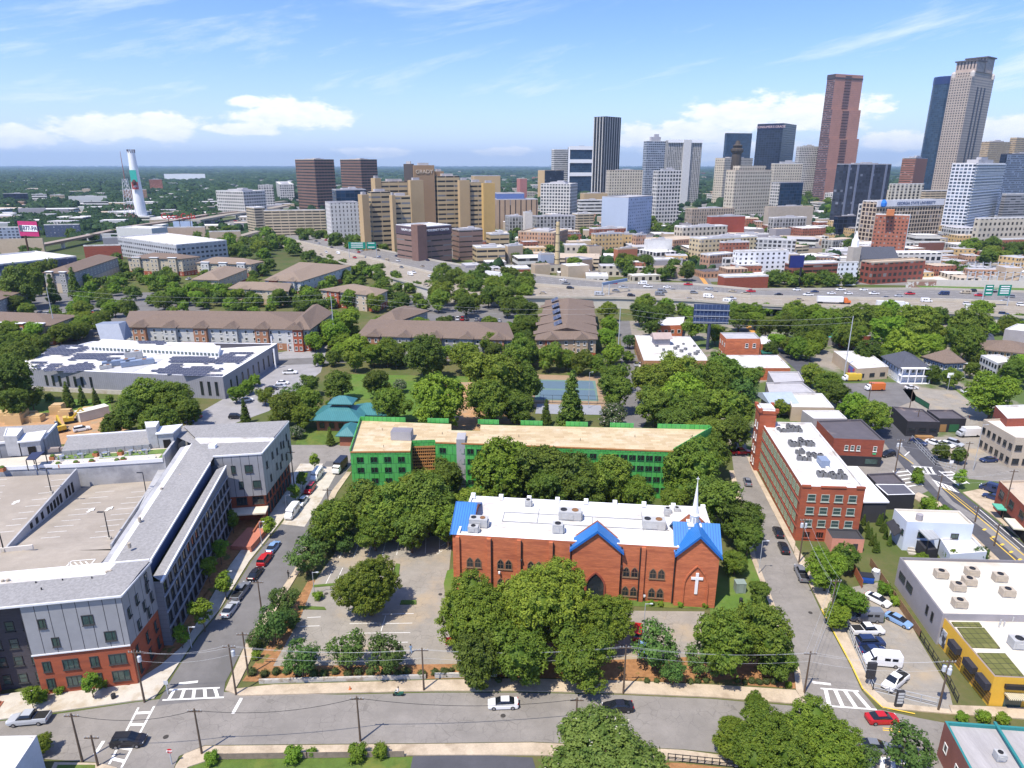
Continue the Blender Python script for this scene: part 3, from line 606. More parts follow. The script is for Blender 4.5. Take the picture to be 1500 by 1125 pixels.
def mill():
    z=13.4;a, b, c, d=[P(u, v, z)for u, v in((1175, 712), (1268, 715), (1177, 608), (1112, 613))]
    F=Fr((a.x, a.y), (b.x, b.y));Wd=F.L;D=39.5
    sk=Vector((d.x-a.x, d.y-a.y)).normalized();pts=[(a.x, a.y), (b.x, b.y), (b.x+sk.x*D, b.y+sk.y*D), (a.x+sk.x*D, a.y+sk.y*D)]
    t=thing('brick_mill', 'long four storey red brick mill with white roof and a square brick tower', 'mill building', (72, 152, 0));keep(pts)
    block(t, pts, 0, z, BRICKM, WROOF, .45, .4)
    n=MB();q=Vector(pts[1])-Vector(pts[0]);e=q.normalized()
    for k0, k1, h in((0, .14, .5), (.3, .7, .35), (.86, 1, .5)):n.beam((*(Vector(pts[0])+q*k0), z+h/2-.2), (*(Vector(pts[0])+q*k1), z+h/2-.2), .42, h)
    n.build('stepped_parapet', [BRICKM], t)
    winrow(t, pts[0], pts[1], (3.6, 6.7, 9.8), 4, 1.75, 1.75, mat('sage_frame', (.36, .4, .34)), GLASS_G, 'sash', m=.9);winrow(t, pts[0], pts[1], (.8, ), 4, 1.7, 1.6, BRICKD, DARK, 'wide', m=.9)
    winrow(t, pts[3], pts[0], (.9, 4., 7.1, 10.2), 13, 2.15, 2.1, GFR, GLASS_G, 'grid', m=1.2)
    for zz in(3.3, 6.4, 9.5):
        m=MB();A, B=Vector(pts[3]), Vector(pts[0]);s=(B-A).normalized();nn=Vector((s.y, -s.x))*.08;m.beam((*(A+nn), zz), (*(B+nn), zz), .16, .3);m.build('string_course', [BRICKD], t)
    ta=Vector(pts[3])-sk*1.;tw=MB();ex=Vector((sk.y, -sk.x));c0=ta-ex*1.2+sk*0
    q=[tuple(c0-sk*2.2), tuple(c0-sk*2.2+ex*4.2), tuple(c0+sk*3.+ex*4.2), tuple(c0+sk*3.)];w=MB();w.prism(q, 0, 17.6, 0, 1);tw=w.build('tower', [BRICKM, WROOF], t)
    w=MB();w.prism(inset(q, -.15), 16.7, 17.3, 0);w.prism(inset(q, .5), 17.3, 18.1, 1)
    for p in q:w.box((*p, 17.2), (.8, .8, 1.), F.rz)
    w.build('tower_cornice', [BRICKM, WROOF], tw)
    for zz in(1.5, 5, 8.5, 12):
        for k in(.3, .7):p=Vector(q[3]).lerp(Vector(q[0]), k);s=(Vector(q[0])-Vector(q[3])).normalized();win(t, p.x, p.y, zz, (s.y, -s.x), .8, 1.7, WFR, GLASS_G, 'sash')
    R_=lambda x, y:tuple(Vector(pts[0])+e*x+sk*y)
    du=MB()
    for p0, p1 in(((6.5, 9), (6.5, 24)), ((6.5, 24), (6, 24)), ((2.6, 30), (6.8, 30)), ((2.6, 30), (2.6, 34)), ((8.5, 8), (8.5, 14))):du.beam((*R_(*p0), z-.1), (*R_(*p1), z-.1), .7, .5)
    tag(du.build('roof_duct', [WHITE]), 'white ventilation ducts running along the mill roof', 'duct')
    g='small condensers on the mill roof';i=0
    for cx, cy, n_ in((4.2, 34.2, 3), (7.4, 34.6, 8), (5., 24.5, 6), (8., 25., 7), (7.6, 17.5, 5), (4.5, 16, 3), (6.5, 7, 5), (9.3, 6.3, 4), (11.5, 9, 1), (5, 20, 2)):
        for k in range(n_):
            x, y=cx+(k%3-1)*1.15+rnd.uniform(-.15, .15), cy+(k//3-1)*1.25+rnd.uniform(-.15, .15);p=R_(x, y)
            if i==0:ac0=ac_unit((*p, z-.45), F.rz, .95, .95, 1., mat('dark_unit', (.16, .16, .16), rough=.5), 'small dark square condenser in the clusters on the mill roof', g, 1)
            else:copy_tree(ac0, (*p, z-.45), F.rz+rnd.choice((0, pi/2)), rnd.uniform(.8, 1.1))
            i+=1
    ac_unit((*R_(8., 12), z-.45), F.rz+pi/2, 3., 2., 1.7, mat('blue_grey_unit', (.22, .27, .36), rough=.4), 'big blue grey air handler in the middle of the mill roof', g, 0)
    q=[R_(6.5, -4.2), R_(13.2, -4.2), R_(13.2, -.02), R_(6.5, -.02)];s=thing('annex', 'low salmon coloured annex with a black roof in front of the brick mill', 'annex', (*R_(10, -2), 0));block(s, q, 0, 3.3, mat('salmon_paint', (.62, .28, .2)), mat('black_roof', (.05, .05, .055)), .25);keep(q)
    m=MB();p=R_(11.5, -4.25);m.box((*p, .05), (1., .1, 2.1), F.rz);m.build('door', [DFR], s);m=MB();p=R_(8.5, -4.25);m.box((*p, 1.2), (1.2, .1, 1.1), F.rz);m.build('window', [GLASS], s)
    zc=5.6;q=[tuple(P(u, v, zc)[:2])for u, v in((1265, 735), (1303, 735), (1256, 683), (1241, 683))];q=ccw(q);s=thing('canopy_hall', 'low hall with a white sheet roof along the right side of the mill', 'hall', (*q[0], 0));keep(q)
    w=MB();w.prism(inset(q, .3), 0, zc-.35, 0);w.build('wall', [mat('charcoal_wall', (.045, .045, .05))], s);w=MB();w.prism(q, zc-.35, zc, 0, bottom=True);w.build('roof', [WHITE], s)
mill()
def shingle(name, c):
    m, nt, b=nt_new(name);pos=N(nt, 'ShaderNodeTexCoord').outputs['Object']
    g=ramp(nt, noise(nt, pos, 2.2, 2), .35, .65);f=ramp(nt, noise(nt, pos, .2, 4), .3, .7)
    col=mixc(nt, g, tuple(x*.84 for x in c), tuple(x*1.12 for x in c));col=mixc(nt, math_(nt, 'MULTIPLY', f, .25), col, tuple(x*.75 for x in c))
    nt.links.new(col, b.inputs['Base Color']);b.inputs['Roughness'].default_value=.95;b.inputs['Specular IOR Level'].default_value=.15;MATS[name]=m;return m
SHG=shingle('grey_shingles', (.285, .278, .272));SHB=shingle('brown_shingles', (.185, .138, .108));SHT=shingle('tan_shingles', (.25, .192, .145));SHD=shingle('dark_shingles', (.085, .09, .11))
GMETAL=stripes('grey_ribbed_metal', (.3, .302, .312), (.05, .05, .06), 1.9, .06, 0, rough=.5);SHADE_SIDING=stripes('shade_toned_siding', (.16, .17, .2), (.1, .1, .12), .9, .06, 1, rough=.7)  # dark tone of the street side siding is its shade, put into the colour
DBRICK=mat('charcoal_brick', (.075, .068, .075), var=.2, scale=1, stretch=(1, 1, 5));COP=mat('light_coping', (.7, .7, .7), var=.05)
DECK=asphalt('deck_concrete', (.36, .315, .26), False, (.3, .26, .21));DWALL=mat('deck_wall', (.38, .38, .385), var=.14, scale=.3, c2=(.27, .27, .28), pscale=.2)
def pp(u, v, z):p=P(u, v, z);return(p.x, p.y)
def corner_apartment():
    z=17.
    A, B, C=pp(84, 880, z), pp(176, 871, z), pp(219, 822, z)
    d=(Vector(B)-Vector(A)).normalized();n=Vector((d.y, -d.x));bk=(Vector(C)-Vector(B))
    A=tuple(Vector(B)-d*14.2);Lw=tuple(Vector(A)-d*7.2);L2=tuple(Vector(Lw)-d*22)
    t=thing('apartment_building', 'grey metal and red brick apartment block on the street corner with a dark brick recess', 'apartment building', (-72, 95, 0))
    back=[tuple(Vector(C)), tuple(Vector(C)-d*46)]
    foot=[L2, B, C, back[1]];keep(foot)
    for nm, p, q in(('right', A, B), ('left', L2, Lw)):
        p, q=Vector(p), Vector(q);pb, qb=p+bk, q+bk
        m=MB();m.prism([tuple(p), tuple(q), tuple(qb), tuple(pb)], 7.7, z, 0, top=False);m.build('metal_cladding', [GMETAL], t)
        m=MB();m.prism(inset([tuple(p), tuple(q), tuple(qb), tuple(pb)], .12), 0, 7.7, 0, top=False);m.build('brick_base', [BRICKM], t)
        m=MB();e0, e1=p+n*.05, q+n*.05;m.beam((*e0, 7.7), (*e1, 7.7), .12, .22);m.build('ledge', [COP], t)
        L=(q-p).length
        if nm=='right':
            for fr, zz, w, h in((.18, 12.4, 1.1, 1.7), (.63, 12.2, 1.7, 1.8), (.27, 8.9, 1.1, 1.7), (.82, 8.9, 1.7, 1.8)):w_=p+(q-p)*fr;win(t, *w_, zz, tuple(n), w, h, DFR, GLASS_G, 'mull')
            for zz in(1.2, 4.4):
                for fr, w in((.12, 1.2), (.36, 2.3), (.6, 1.3), (.84, 2.6)):w_=p+(q-p)*fr-n*.12;win(t, *w_, zz, tuple(n), w, 1.9, DFR, GLASS_G, 'mull' if w<2 else 'wide')
        else:
            for fr, zz, w in((.95, 12.4, 1.1), (.78, 9.9, 1.7), (.95, 8.6, 1.1), (.5, 12.4, 1.7), (.6, 8.6, 1.1), (.3, 12.4, 1.1)):w_=p+(q-p)*fr;win(t, *w_, zz, tuple(n), w, 1.7, DFR, GLASS_G, 'mull')
            for fr, w in((.97, 2.4), (.83, 2.4), (.7, 2.6), (.5, 2.6)):w_=p+(q-p)*fr-n*.12;win(t, *w_, 3.6, tuple(n), w, 2.1, DFR, GLASS_G, 'wide')
            for fr in(.86, .66):m=MB();w_=p+(q-p)*fr;m.box((*(w_-n*.06), .4), (2., .16, 2.3), atan2(d.y, d.x));m.build('door', [DFR], t)
    p, q=Vector(Lw)-n*2.6, Vector(A)-n*2.6
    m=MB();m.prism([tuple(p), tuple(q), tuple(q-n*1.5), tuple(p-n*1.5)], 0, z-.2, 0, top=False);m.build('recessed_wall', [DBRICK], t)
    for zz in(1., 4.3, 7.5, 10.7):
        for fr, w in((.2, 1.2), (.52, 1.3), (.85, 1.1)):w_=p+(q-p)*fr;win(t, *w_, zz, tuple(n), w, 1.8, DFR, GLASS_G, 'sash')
    p, q=Vector(B), Vector(C);nn=(d.x, d.y);e=(q-p).normalized()
    for zz, frs in((12.6, (.78, .42)), (10.2, (.86, .6)), (8.3, (.35, .7)), (14.2, (.8, )), (12., (.15, ))):
        for fr in frs:w_=p+(q-p)*fr;win(t, *w_, zz, nn, 1.1, 1.7, DFR, GLASS_G, 'mull')
    for zz in(1.2, 4.4):
        for fr in(.2, .55, .85):w_=p+(q-p)*fr-d*.12;win(t, *w_, zz, nn, 1.3, 1.9, DFR, GLASS_G, 'mull')
    r=MB();P0, P1, P2, P3=[Vector(x)for x in(L2, B, C, back[1])]
    f0, f1=P0.lerp(P3, .62), P1.lerp(P2, .62)
    r.poly([(*(P0+n*.3), z), (*(P1+n*.3+d*.25), z), (*(f1+d*.25), z+.35), (*f0, z+.35)], 0);r.poly([(*f0, z+.1), (*(f1-d*5), z+.1), (*(P2-d*5), z+.1), (*P3, z+.1)], 1);r.poly([(*(f1-d*5), z+.35), (*(f1+d*.25), z+.35), (*(P2+d*.25), z+.25), (*(P2-d*5), z+.25)], 0)
    r.build('roof', [SHG, WROOF], t)
    m=MB();m.beam((*(P0+n*.35), z-.1), (*(P1+n*.35+d*.3), z-.1), .2, .3);m.beam((*(P1+n*.3+d*.3), z-.1), (*(P2+d*.3), z-.1), .2, .3);m.beam((*P3, z+.2), (*P2, z+.2), .3, .4);m.build('coping', [COP], t)
    for u, v in((4, 852), (12, 851), (157, 839), (162, 838)):w_=P(u, v, z+.1);m=MB();m.tube(w_, w_+Vector((0, 0, .35)), .25);m.build('vent_cap', [TAN_M], t)
    for u, v in((53, 855), (61, 864), (92, 851), (135, 848)):w_=P(u, v, z+.2);m=MB();m.tube(w_, w_+Vector((0, 0, .4)), .1);m.build('vent_pipe', [BLACK], t)
    w_=Vector(A)-d*9+n*1.6;m=MB();rz=atan2(d.y, d.x);m.box((*w_, 0), (4.5, 2.6, .9), rz)
    for k in range(5):m.box((*(w_+d*(2.6+.35*k)), 0), (.35, 2.4, .75-.15*k), rz)
    m.build('stoop', [mat('stoop_brick', (.3, .1, .06))], t)
corner_apartment()
def street_wing():
    """long wing along the side street: upper shingle roof, lower outer roof and a facade darkened in colour for its shade"""
    t=thing('apartment_wing', 'long dark sided apartment wing with stepped grey shingle roofs along the side street', 'apartment building', (-62, 122, 0))
    zf, zn=17.04, 14.4;of, on=15.3, 13.
    ur=[pp(308, 678, zf), pp(212, 835, zn)];ul=[pp(281, 650, zf), pp(164, 828, zn)];wl=[pp(264, 654, zf), pp(146, 828, zn)]
    orr=[pp(331, 682, of), pp(236, 852, on)];zz_=lambda y, f, n:n+(f-n)*(y-orr[1][1])/(orr[0][1]-orr[1][1]);ol=[(ur[0][0]+1.2, ur[0][1]), (ur[1][0]+1.2, ur[1][1])]
    m=MB();Z=lambda p, z:(p[0], p[1], z);L0, L1=(orr[0][0]-9, orr[0][1]), (orr[1][0]-9, orr[1][1]);keep([orr[1], orr[0], L0, L1])
    m.poly([Z(orr[1], 0), Z(orr[0], 0), Z(orr[0], of), Z(orr[1], on)]);m.poly([Z(L1, 0), Z(orr[1], 0), Z(orr[1], on), Z(L1, on)]);m.poly([Z(orr[0], 0), Z(L0, 0), Z(L0, of), Z(orr[0], of)]);m.build('wall', [SHADE_SIDING], t)
    r=MB();r.poly([Z(orr[1], on+.05), Z(orr[0], of+.05), Z(ol[0], of+.15), Z(ol[1], on+.15)]);r.build('outer_roof', [SHG], t)
    m=MB();m.poly([Z(ur[1], on-1), Z(ur[0], of-1), Z(ur[0], zf), Z(ur[1], zn)]);m.poly([Z(ul[1], 9), Z(ur[1], 9), Z(ur[1], zn), Z(ul[1], zn)]);m.build('upper_wall', [mat('shade_toned_metal', (.05, .08, .17), rough=.5)], t)  # blue shade on this wall strip is painted into its base colour
    r=MB();r.poly([Z(ur[1], zn), Z(ur[0], zf), Z(ul[0], zf+.1), Z(ul[1], zn+.1)], 0);wm=[tuple(Vector(p).lerp(Vector(q), .55))for p, q in zip(ul, wl)];r.poly([Z(ur[0], 17.03), Z(pp(313.5, 669, 17), 17.03), Z(pp(268, 625, 17), 17.03), Z(pp(258, 640, 17), 17.03), Z(ul[0], 17.03)], 0);r.poly([Z(ul[1], zn-.2), Z(ul[0], zf-.2), Z(wm[0], zf-.2), Z(wm[1], zn-.2)], 1);r.poly([Z(wm[1], zn-.25), Z(wm[0], zf-.25), Z(wl[0], zf-.25), Z(wl[1], zn-.25)], 2);r.poly([Z(wl[0], 9), Z(wl[1], 9), Z(wl[1], zn-.2), Z(wl[0], zf-.2)], 1);r.build('upper_roof', [SHG, WROOF, DWALL], t)
    m=MB();m.beam(Z(ur[1], zn-.05), Z(ur[0], zf-.05), .25, .35);m.beam(Z(orr[1], on-.1), Z(orr[0], of-.1), .3, .35);m.beam(Z(ul[1], zn-.1), Z(ul[0], zf-.1), .2, .4);m.build('coping', [COP], t)
    a, b=orr[1], orr[0];L=hypot(a[0]-b[0], a[1]-b[1]);n=int(L/2.4)
    winrow(t, a, b, (1., 4.3, 7.4, 10.5), n, 1.3, 2., BLACK, GLASS, 'mull')
    A, B=Vector(a), Vector(b);s=(B-A).normalized();nn=Vector((s.y, -s.x))*.12
    for zz in(3.7, 6.8, 9.9, 12.7):m=MB();m.beam((*(A+nn), zz), (*(B+nn), zz), .2, .22);m.build('floor_band', [mat('band_grey', (.3, .31, .34))], t)
    for u, v in((205, 764), (190, 802), (237, 720), (265, 700)):w_=P(u, v, 15.4);m=MB();m.tube(w_, w_+Vector((0, 0, .9)), .3);m.build('vent_cap', [TAN_M], t)
street_wing()
def north_block():
    z=17.
    A, B, C, D=pp(312, 669, z), pp(383, 665, z), pp(423, 618, z), pp(268, 626, z)
    t=thing('apartment_block', 'grey metal apartment block with brick base at the far end of the side street', 'apartment building', (-64, 152, 0));keep([A, B, C, D])
    q=ccw([A, B, C, D]);m=MB();m.prism(q, 6.6, z, 0, top=False);m.build('metal_cladding', [GMETAL], t)
    m=MB();m.prism(inset(q, .7), 0, 6.6, 0, top=False);m.poly([(*p, 6.6)for p in q[::-1]], 1);m.build('brick_base', [BRICKM, COP], t)
    a, b, c, d_=[Vector(x)for x in(A, B, C, D)];r=MB();f0, f1=a.lerp(d_, .4), b.lerp(c, .36);g0, g1=a.lerp(d_, .56), b.lerp(c, .43)
    r.poly([(*a, z), (*b, z), (*f1, z+.1), (*f0, z+.1)], 0);r.poly([(*f0, z+.1), (*f1, z+.1), (*g1, z+.12), (*g0, z+.12)], 1);r.poly([(*g0, z+.5), (*g1, z+.5), (*c, z+.4), (*d_, z+.4)], 0)
    r.poly([(*g0, z+.1), (*g1, z+.1), (*g1, z+.5), (*g0, z+.5)], 1);r.build('roof', [SHG, WROOF], t)
    m=MB()
    for p, q2 in((a, b), (b, c), (c, d_)):m.beam((*p, z+.02), (*q2, z+.1), .3, .35)
    m.build('coping', [COP], t)
    e=(b-a).normalized();n=(e.y, -e.x)
    for fr, zz, w in((.38, 12.6, 1.), (.7, 12.6, 1.8), (.5, 8.6, 1.), (.83, 8.6, 1.8)):w_=a+(b-a)*fr;win(t, *w_, zz, n, w, 1.9, DFR, GLASS_G, 'mull')
    for zz in(4.2, ):
        for fr, w in((.45, 2.4), (.8, 2.6)):w_=a.lerp(b, fr)+e*0+Vector((e.y, -e.x))*(-.7);win(t, *w_, zz, n, w, 1.9, DFR, GLASS, 'wide')
    e2=(c-b).normalized();n2=(e2.y, -e2.x)
    for k, (fr, zz)in enumerate(((.12, 12.4), (.2, 8.3), (.32, 13.), (.42, 9.2), (.48, 12.6), (.55, 8.2), (.63, 12.9), (.62, 9.8), (.72, 12.4), (.78, 8.5), (.85, 13.2), (.9, 11.), (.94, 9.))):w_=b.lerp(c, fr);win(t, *w_, zz, n2, .95, 1.7, DFR, GLASS_G, 'mull')
    for k in range(8):w_=b.lerp(c, .1+.11*k)-Vector(n2)*.7;win(t, *w_, .6, n2, 1.5, 2.6, DFR, GLASS, 'mull');win(t, *w_, 4.1, n2, 1.2, 1.7, DFR, GLASS, 'mull')
    m=MB();w_=a.lerp(b, .55)+Vector(n)*1.2;m.box((*w_, 3.2), (9.5, 3.4, .35), atan2(e.y, e.x));m.build('canopy', [mat('cream_canopy', (.62, .56, .45))], t)
    m=MB();w_=a.lerp(b, .75)+Vector(n)*9;m.box((*w_, 0), (4.6, 8., 1.0), -.1);m.box((w_[0]+2.6, w_[1], 0), (.35, 10, 1.6), -.1);m.build('terrace', [mat('terrace_red', (.45, .17, .11))], t)
    m=MB();w_=P(312, 656, z);m.box((w_.x, w_.y, z), (1.6, 1.2, .9));m.build('roof_box', [WHITE], t)
north_block()
def rear_wings():
    t=thing('apartment_wing', 'low shingle roofed apartment wing behind the rooftop garden', 'apartment building', (-100, 160, 0));z=16.5
    q=ccw([pp(90, 661, z), pp(218, 651, z), pp(268, 626, z), pp(250, 629, z), pp(100, 640, z)]);keep(q)
    m=MB();m.prism(q, 0, z, 0, 1);m.build('wing', [GMETAL, SHG], t);m=MB();m.beam((*pp(98, 639.5, z), z), (*pp(250, 628.5, z), z), .5, .5);m.build('coping', [COP], t)
    t=thing('apartment_wing', 'grey shingle roofed wing with a blue grey end wall left of the rooftop garden', 'apartment building', (-130, 165, 0));z=18.
    q=ccw([pp(-60, 655, z), pp(64, 642, z), pp(83, 621, z), pp(-60, 628, z)]);keep(q)
    m=MB();m.prism(q, 0, z, 0, 1);m.build('wing', [GMETAL, SHG], t);m=MB();m.beam((*pp(64, 642, z), z), (*pp(83, 621, z), z), .4, .5);m.beam((*pp(-60, 655, z), z), (*pp(64, 642, z), z), .4, .5);m.build('coping', [COP], t)
rear_wings()
def parking_deck():
    t=thing('parking_deck', 'pale concrete parking deck with a descending ramp between the apartment wings', 'parking deck', (-90, 120, 0));zl, z0, z1=14.2, 13.8, 10.6
    wb, wf=Vector(pp(113, 687, 15.3)), Vector(pp(8, 806, 14.4))
    left=ccw([pp(-140, 850, zl), pp(8, 806, zl), tuple(wb), pp(-90, 703, zl)]);m=MB();m.prism(left, 9, zl, 1, 0);m.build('upper_deck', [DECK, DWALL], t)
    front=ccw([pp(-140, 850, zl), pp(8, 806, zl), pp(164, 806, zl), pp(135, 838, zl), pp(-140, 862, zl)]);m=MB();m.prism(front, 9, zl-.02, 1, 0);m.build('front_deck', [DECK, DWALL], t)
    a, b, c, d_=pp(8, 806, z0), pp(164, 806, z0), pp(241, 690, z1), (wb[0], wb[1])
    d2=pp(125, 690, z1);slope=lambda p:z0+(z1-z0)*(Vector(p)-wf).dot((wb-wf).normalized())/(wb-wf).length;m=MB();m.poly([(*wf, z0), (*b, slope(b)), (*c, slope(c)), (*wb, z1)], 0);m.build('ramp', [DECK], t)
    keep([pp(-140, 850, zl), pp(164, 806, z0), pp(241, 690, z1), pp(-90, 703, zl)])
    e=(wb-wf).normalized();n=Vector((e.y, -e.x));L=(wb-wf).length
    m=MB();z_a, z_b=14.6, 15.4;
    for s in(0, .35):o=n*(s-.35);m.poly([(*(wf+o), z0-.2), (*(wb+o), z1-.2), (*(wb+o), z_b), (*(wf+o), z_a)]if s else[(*(wb+o), z1), (*(wf+o), z0), (*(wf+o), z_a), (*(wb+o), z_b)])
    m.poly([(*(wf-n*.35), z_a), (*wf, z_a), (*wb, z_b), (*(wb-n*.35), z_b)]);m.poly([(*(wb-n*.35), z1), (*(wb-n*.35), z_b), (*wb, z_b), (*wb, z1)][::-1]);m.build('ramp_wall', [DWALL], t)
    for k, fr in enumerate((.3, .37, .44, .52, .565, .61, .655, .7, .78, .83, .88)):
        p=wf+e*(L*fr)+n*.04;zf=z0+(z1-z0)*fr;h=(z_a+(z_b-z_a)*fr-zf)*.55;q=MB();q.box((*p, zf+.5), (.9, .06, h), atan2(e.y, e.x));q.build('opening', [DARK], t)
    zt=15.2;g=ccw([pp(-80, 692, zt), pp(113, 684, zt), pp(239, 676, zt), pp(258, 655, zt), pp(85, 665, zt), pp(-80, 678, zt)]);m=MB();m.prism(g, 9, zt, 0, 1);m.build('garden_deck', [DWALL, mat('deck_tan', (.52, .47, .38), var=.1)], t)
    m=MB()
    for p, q in(((-80, 692), (113, 684)), ((113, 684), (239, 676))):m.beam((*pp(*p, zt), zt+.4), (*pp(*q, zt), zt+.4), .3, .9)
    m.build('garden_parapet', [COP], t)
    m=MB();a, b=pp(239, 676, zt), pp(258, 650, zt);m.prism(ccw([a, b, (b[0]+.5, b[1]), (a[0]+.5, a[1])]), 9, zt+1.6, 0);m.build('side_wall', [DWALL], t)
    m=MB();b0, c0=Vector(pp(164, 806, z0)), Vector(pp(240, 692, z1));m.beam((*b0, z0+.4), (*c0, z1+.5), .3, 1.6);q=ccw([tuple(b0), tuple(c0), (c0.x+1.9, c0.y), (b0.x+1.9, b0.y)]);m.prism(q, 9, 13.2, 0);m.build('ramp_parapet', [DWALL], t)
    m=MB();m.beam((*pp(-60, 815, zl), zl+.4), (*pp(49, 804, zl), zl+.4), .3, .9);m.build('barrier', [CONC_W], t)
    def ramp_z(x, y):
        k=((Vector((x, y))-wf).dot(e))/L;return z0+(z1-z0)*k
    mk=MB()
    def ln(u0, v0, u1, v1, zz, w=.12):
        A, B=Vector(pp(u0, v0, zz)), Vector(pp(u1, v1, zz));z_a, z_b=(ramp_z(*A)+.05, ramp_z(*B)+.05)if zz<14.1 else(zz+.03, zz+.03)
        d=(B-A).normalized();q=Vector((-d.y, d.x))*w/2;mk.poly([(*(A-q), z_a), (*(B-q), z_b), (*(B+q), z_b), (*(A+q), z_a)])
    for k in range(9):v=712+10.2*k;x0=132-9.6*k;ln(x0+6, v+1, x0+34, v-1, 12.4);x1=225-7.2*k;ln(x1-34, v+2, x1-6, v-.5, 12.4)
    for k in range(9):v=703+9.5*k;x0=105-9.5*k;ln(x0-30, v+1, x0-8, v-1, zl);ln(-30, v+1, 10-3*k, v-1, zl)
    for p in((95, 832, 105, 822), (105, 822, 140, 819), (140, 819, 132, 828)):ln(*p, zl, .2)
    for k in range(4):ln(101+8*k, 824-.5*k, 110+8*k, 833-.5*k, zl, .2)
    setting(mk.build('bay_marking', [PAINT], t), 'stuff')
    m=MB()
    for u, v, zz in((130, 746, 12.6), (157, 744, 12.6), (21, 737, 14.2)):
        for A, B in(((u-3, v+2), (u+2, v-1)), ):A, B=Vector(pp(*A, zz)), Vector(pp(*B, zz));dz=(ramp_z(*A)+.06)if zz<14 else zz+.03;d=(B-A).normalized();q=Vector((-d.y, d.x))*.3;m.poly([(*(A-q), dz), (*(B-q), dz), (*(B+q), dz), (*(A+q), dz)]);m.poly([(*(B-q*2.4), dz), (*(B+d*1.2), dz), (*(B+q*2.4), dz)])
    m.build('arrow_marking', [PAINT], t)
    return zl, zt
ZL, ZT=parking_deck()
for lab, pts, h, low in(('white stair tower at the left end of the rooftop garden', ((12, 668), (31, 668), (40, 655), (16, 655)), 5., ((33, 668), (62, 665), (70, 652), (42, 656))), ('white stair tower at the right end of the rooftop garden', ((220, 657), (233, 656), (238, 647), (217, 648)), 5.4, ((234, 657), (256, 655), (268, 644), (240, 647)))):
    q=ccw([pp(u, v, ZT)for u, v in pts]);t=thing('stair_tower', lab, 'stair tower', (*q[0], ZT));block(t, q, ZT, ZT+h, DWALL, WROOF, .2, .2, cap=COP)
    q2=ccw([pp(u, v, ZT)for u, v in low]);m=MB();m.prism(q2, ZT, ZT+h*.68, 0, 1);m.prism(inset(q2, -.35), ZT+h*.68, ZT+h*.68+.3, 1, 1, bottom=True);lb=m.build('lobby', [DWALL, COP], t)
    d=Vector(q2[1])-Vector(q2[0]);p=Vector(q2[0])+d*.55;dr=MB();dr.box((p.x, p.y-.06, ZT+.02), (1.6, .12, 2.1), atan2(d.y, d.x));dr.build('door', [DARK], lb)
g='tables and chairs on the rooftop garden'
wood=mat('planter_rust', (.42, .16, .07));turf=mat('roof_turf', (.13, .2, .05), var=.25, scale=1)
for i, (u0, v0, u1, v1, u2, v2, u3, v3)in enumerate(((82, 673, 137, 670, 138, 664, 84, 667), (145, 671, 171, 669, 174, 663, 148, 665), (181, 668, 240, 663, 246, 657, 186, 662), (229, 674, 236, 673, 247, 659, 242, 660))):
    q=ccw([pp(*p, ZT+.2)for p in((u0, v0), (u1, v1), (u2, v2), (u3, v3))]);m=MB();m.prism(q, ZT, ZT+.2, 0);setting(m.build('lawn', [turf]))
def table_set():
    t=thing('table_set', 'round grey metal table with four chairs', 'table', (0, 0, 0));m=MB();m.lathe((0, 0, 0), [(.35, 0), (.05, .1), (.05, .72), (.62, .72), (.62, .78), (0, .78)], 10);m.build('table', [STEEL], t)
    for k in range(4):
        a=k*pi/2+.4;c=MB();c.box((cos(a)*1.05, sin(a)*1.05, 0), (.45, .45, .45), a);c.box((cos(a)*1.27, sin(a)*1.27, .45), (.06, .45, .5), a);c.build('chair', [STEEL], t)
    return t
ts=None
for i, ((u, v), lb)in enumerate((((91, 672), 'leftmost'), ((118, 669), 'second from left'), ((154, 667), 'middle'), ((192, 664), 'second from right'), ((212, 663), 'rightmost'))):
    l=f'{lb} grey table with chairs on the rooftop garden turf';z=Vector((*pp(u, v, ZT+.2), ZT+.2))
    if ts is None:ts=table_set();ts.location=z;ts['label']=l;ts['group']=g
    else:copy_tree(ts, z, .5*i, label=l)
pl=None
for u, v in((78, 673), (141, 668), (177, 666), (86, 684), (112, 682), (135, 680), (172, 679), (181, 677), (4, 690)):
    if pl is None:
        pl=thing('planter', 'square rust coloured planter with a small plant on the rooftop garden', 'planter', (*pp(u, v, ZT), ZT), 0, 'planters on the rooftop garden');m=MB();m.box((0, 0, 0), (1.1, 1.1, .8));m.build('pot', [wood], pl, local=True)
        m=MB();m.lathe((0, 0, .75), [(.5, 0), (.55, .25), (.3, .5), (0, .55)], 7);m.build('plant', [GRASS], pl, local=True)
    else:copy_tree(pl, (*pp(u, v, ZT), ZT))
t=thing('bench', 'long low grey planter benches along the back of the rooftop garden', 'bench', (*pp(150, 660, ZT), ZT))
for k in range(8):
    if k==4:continue
    a, b=Vector(pp(72+18.5*k, 662-1.2*k, ZT)), Vector(pp(88+18.5*k, 661-1.2*k, ZT));m=MB();m.beam((*a, ZT+.5), (*b, ZT+.5), .9, 1.);m.build('bench_box', [mat('bench_brown', (.3, .25, .22))], t)
t=thing('glass_railing', 'white framed railing along the front edge of the rooftop garden', 'railing', (*pp(160, 678, ZT), ZT));m=MB()
A, B=Vector(pp(78, 682, ZT)), Vector(pp(228, 673, ZT))
for k in range(15):p=A.lerp(B, k/14);m.beam((*p, ZT), (*p, ZT+1.2), .08)
m.beam((*A, ZT+1.2), (*B, ZT+1.2), .08);m.build('rail', [WHITE], t);m=MB();m.beam((*A, ZT+.25), (*B, ZT+.25), 1.6, .5);m.build('bed', [CONC_W], t)
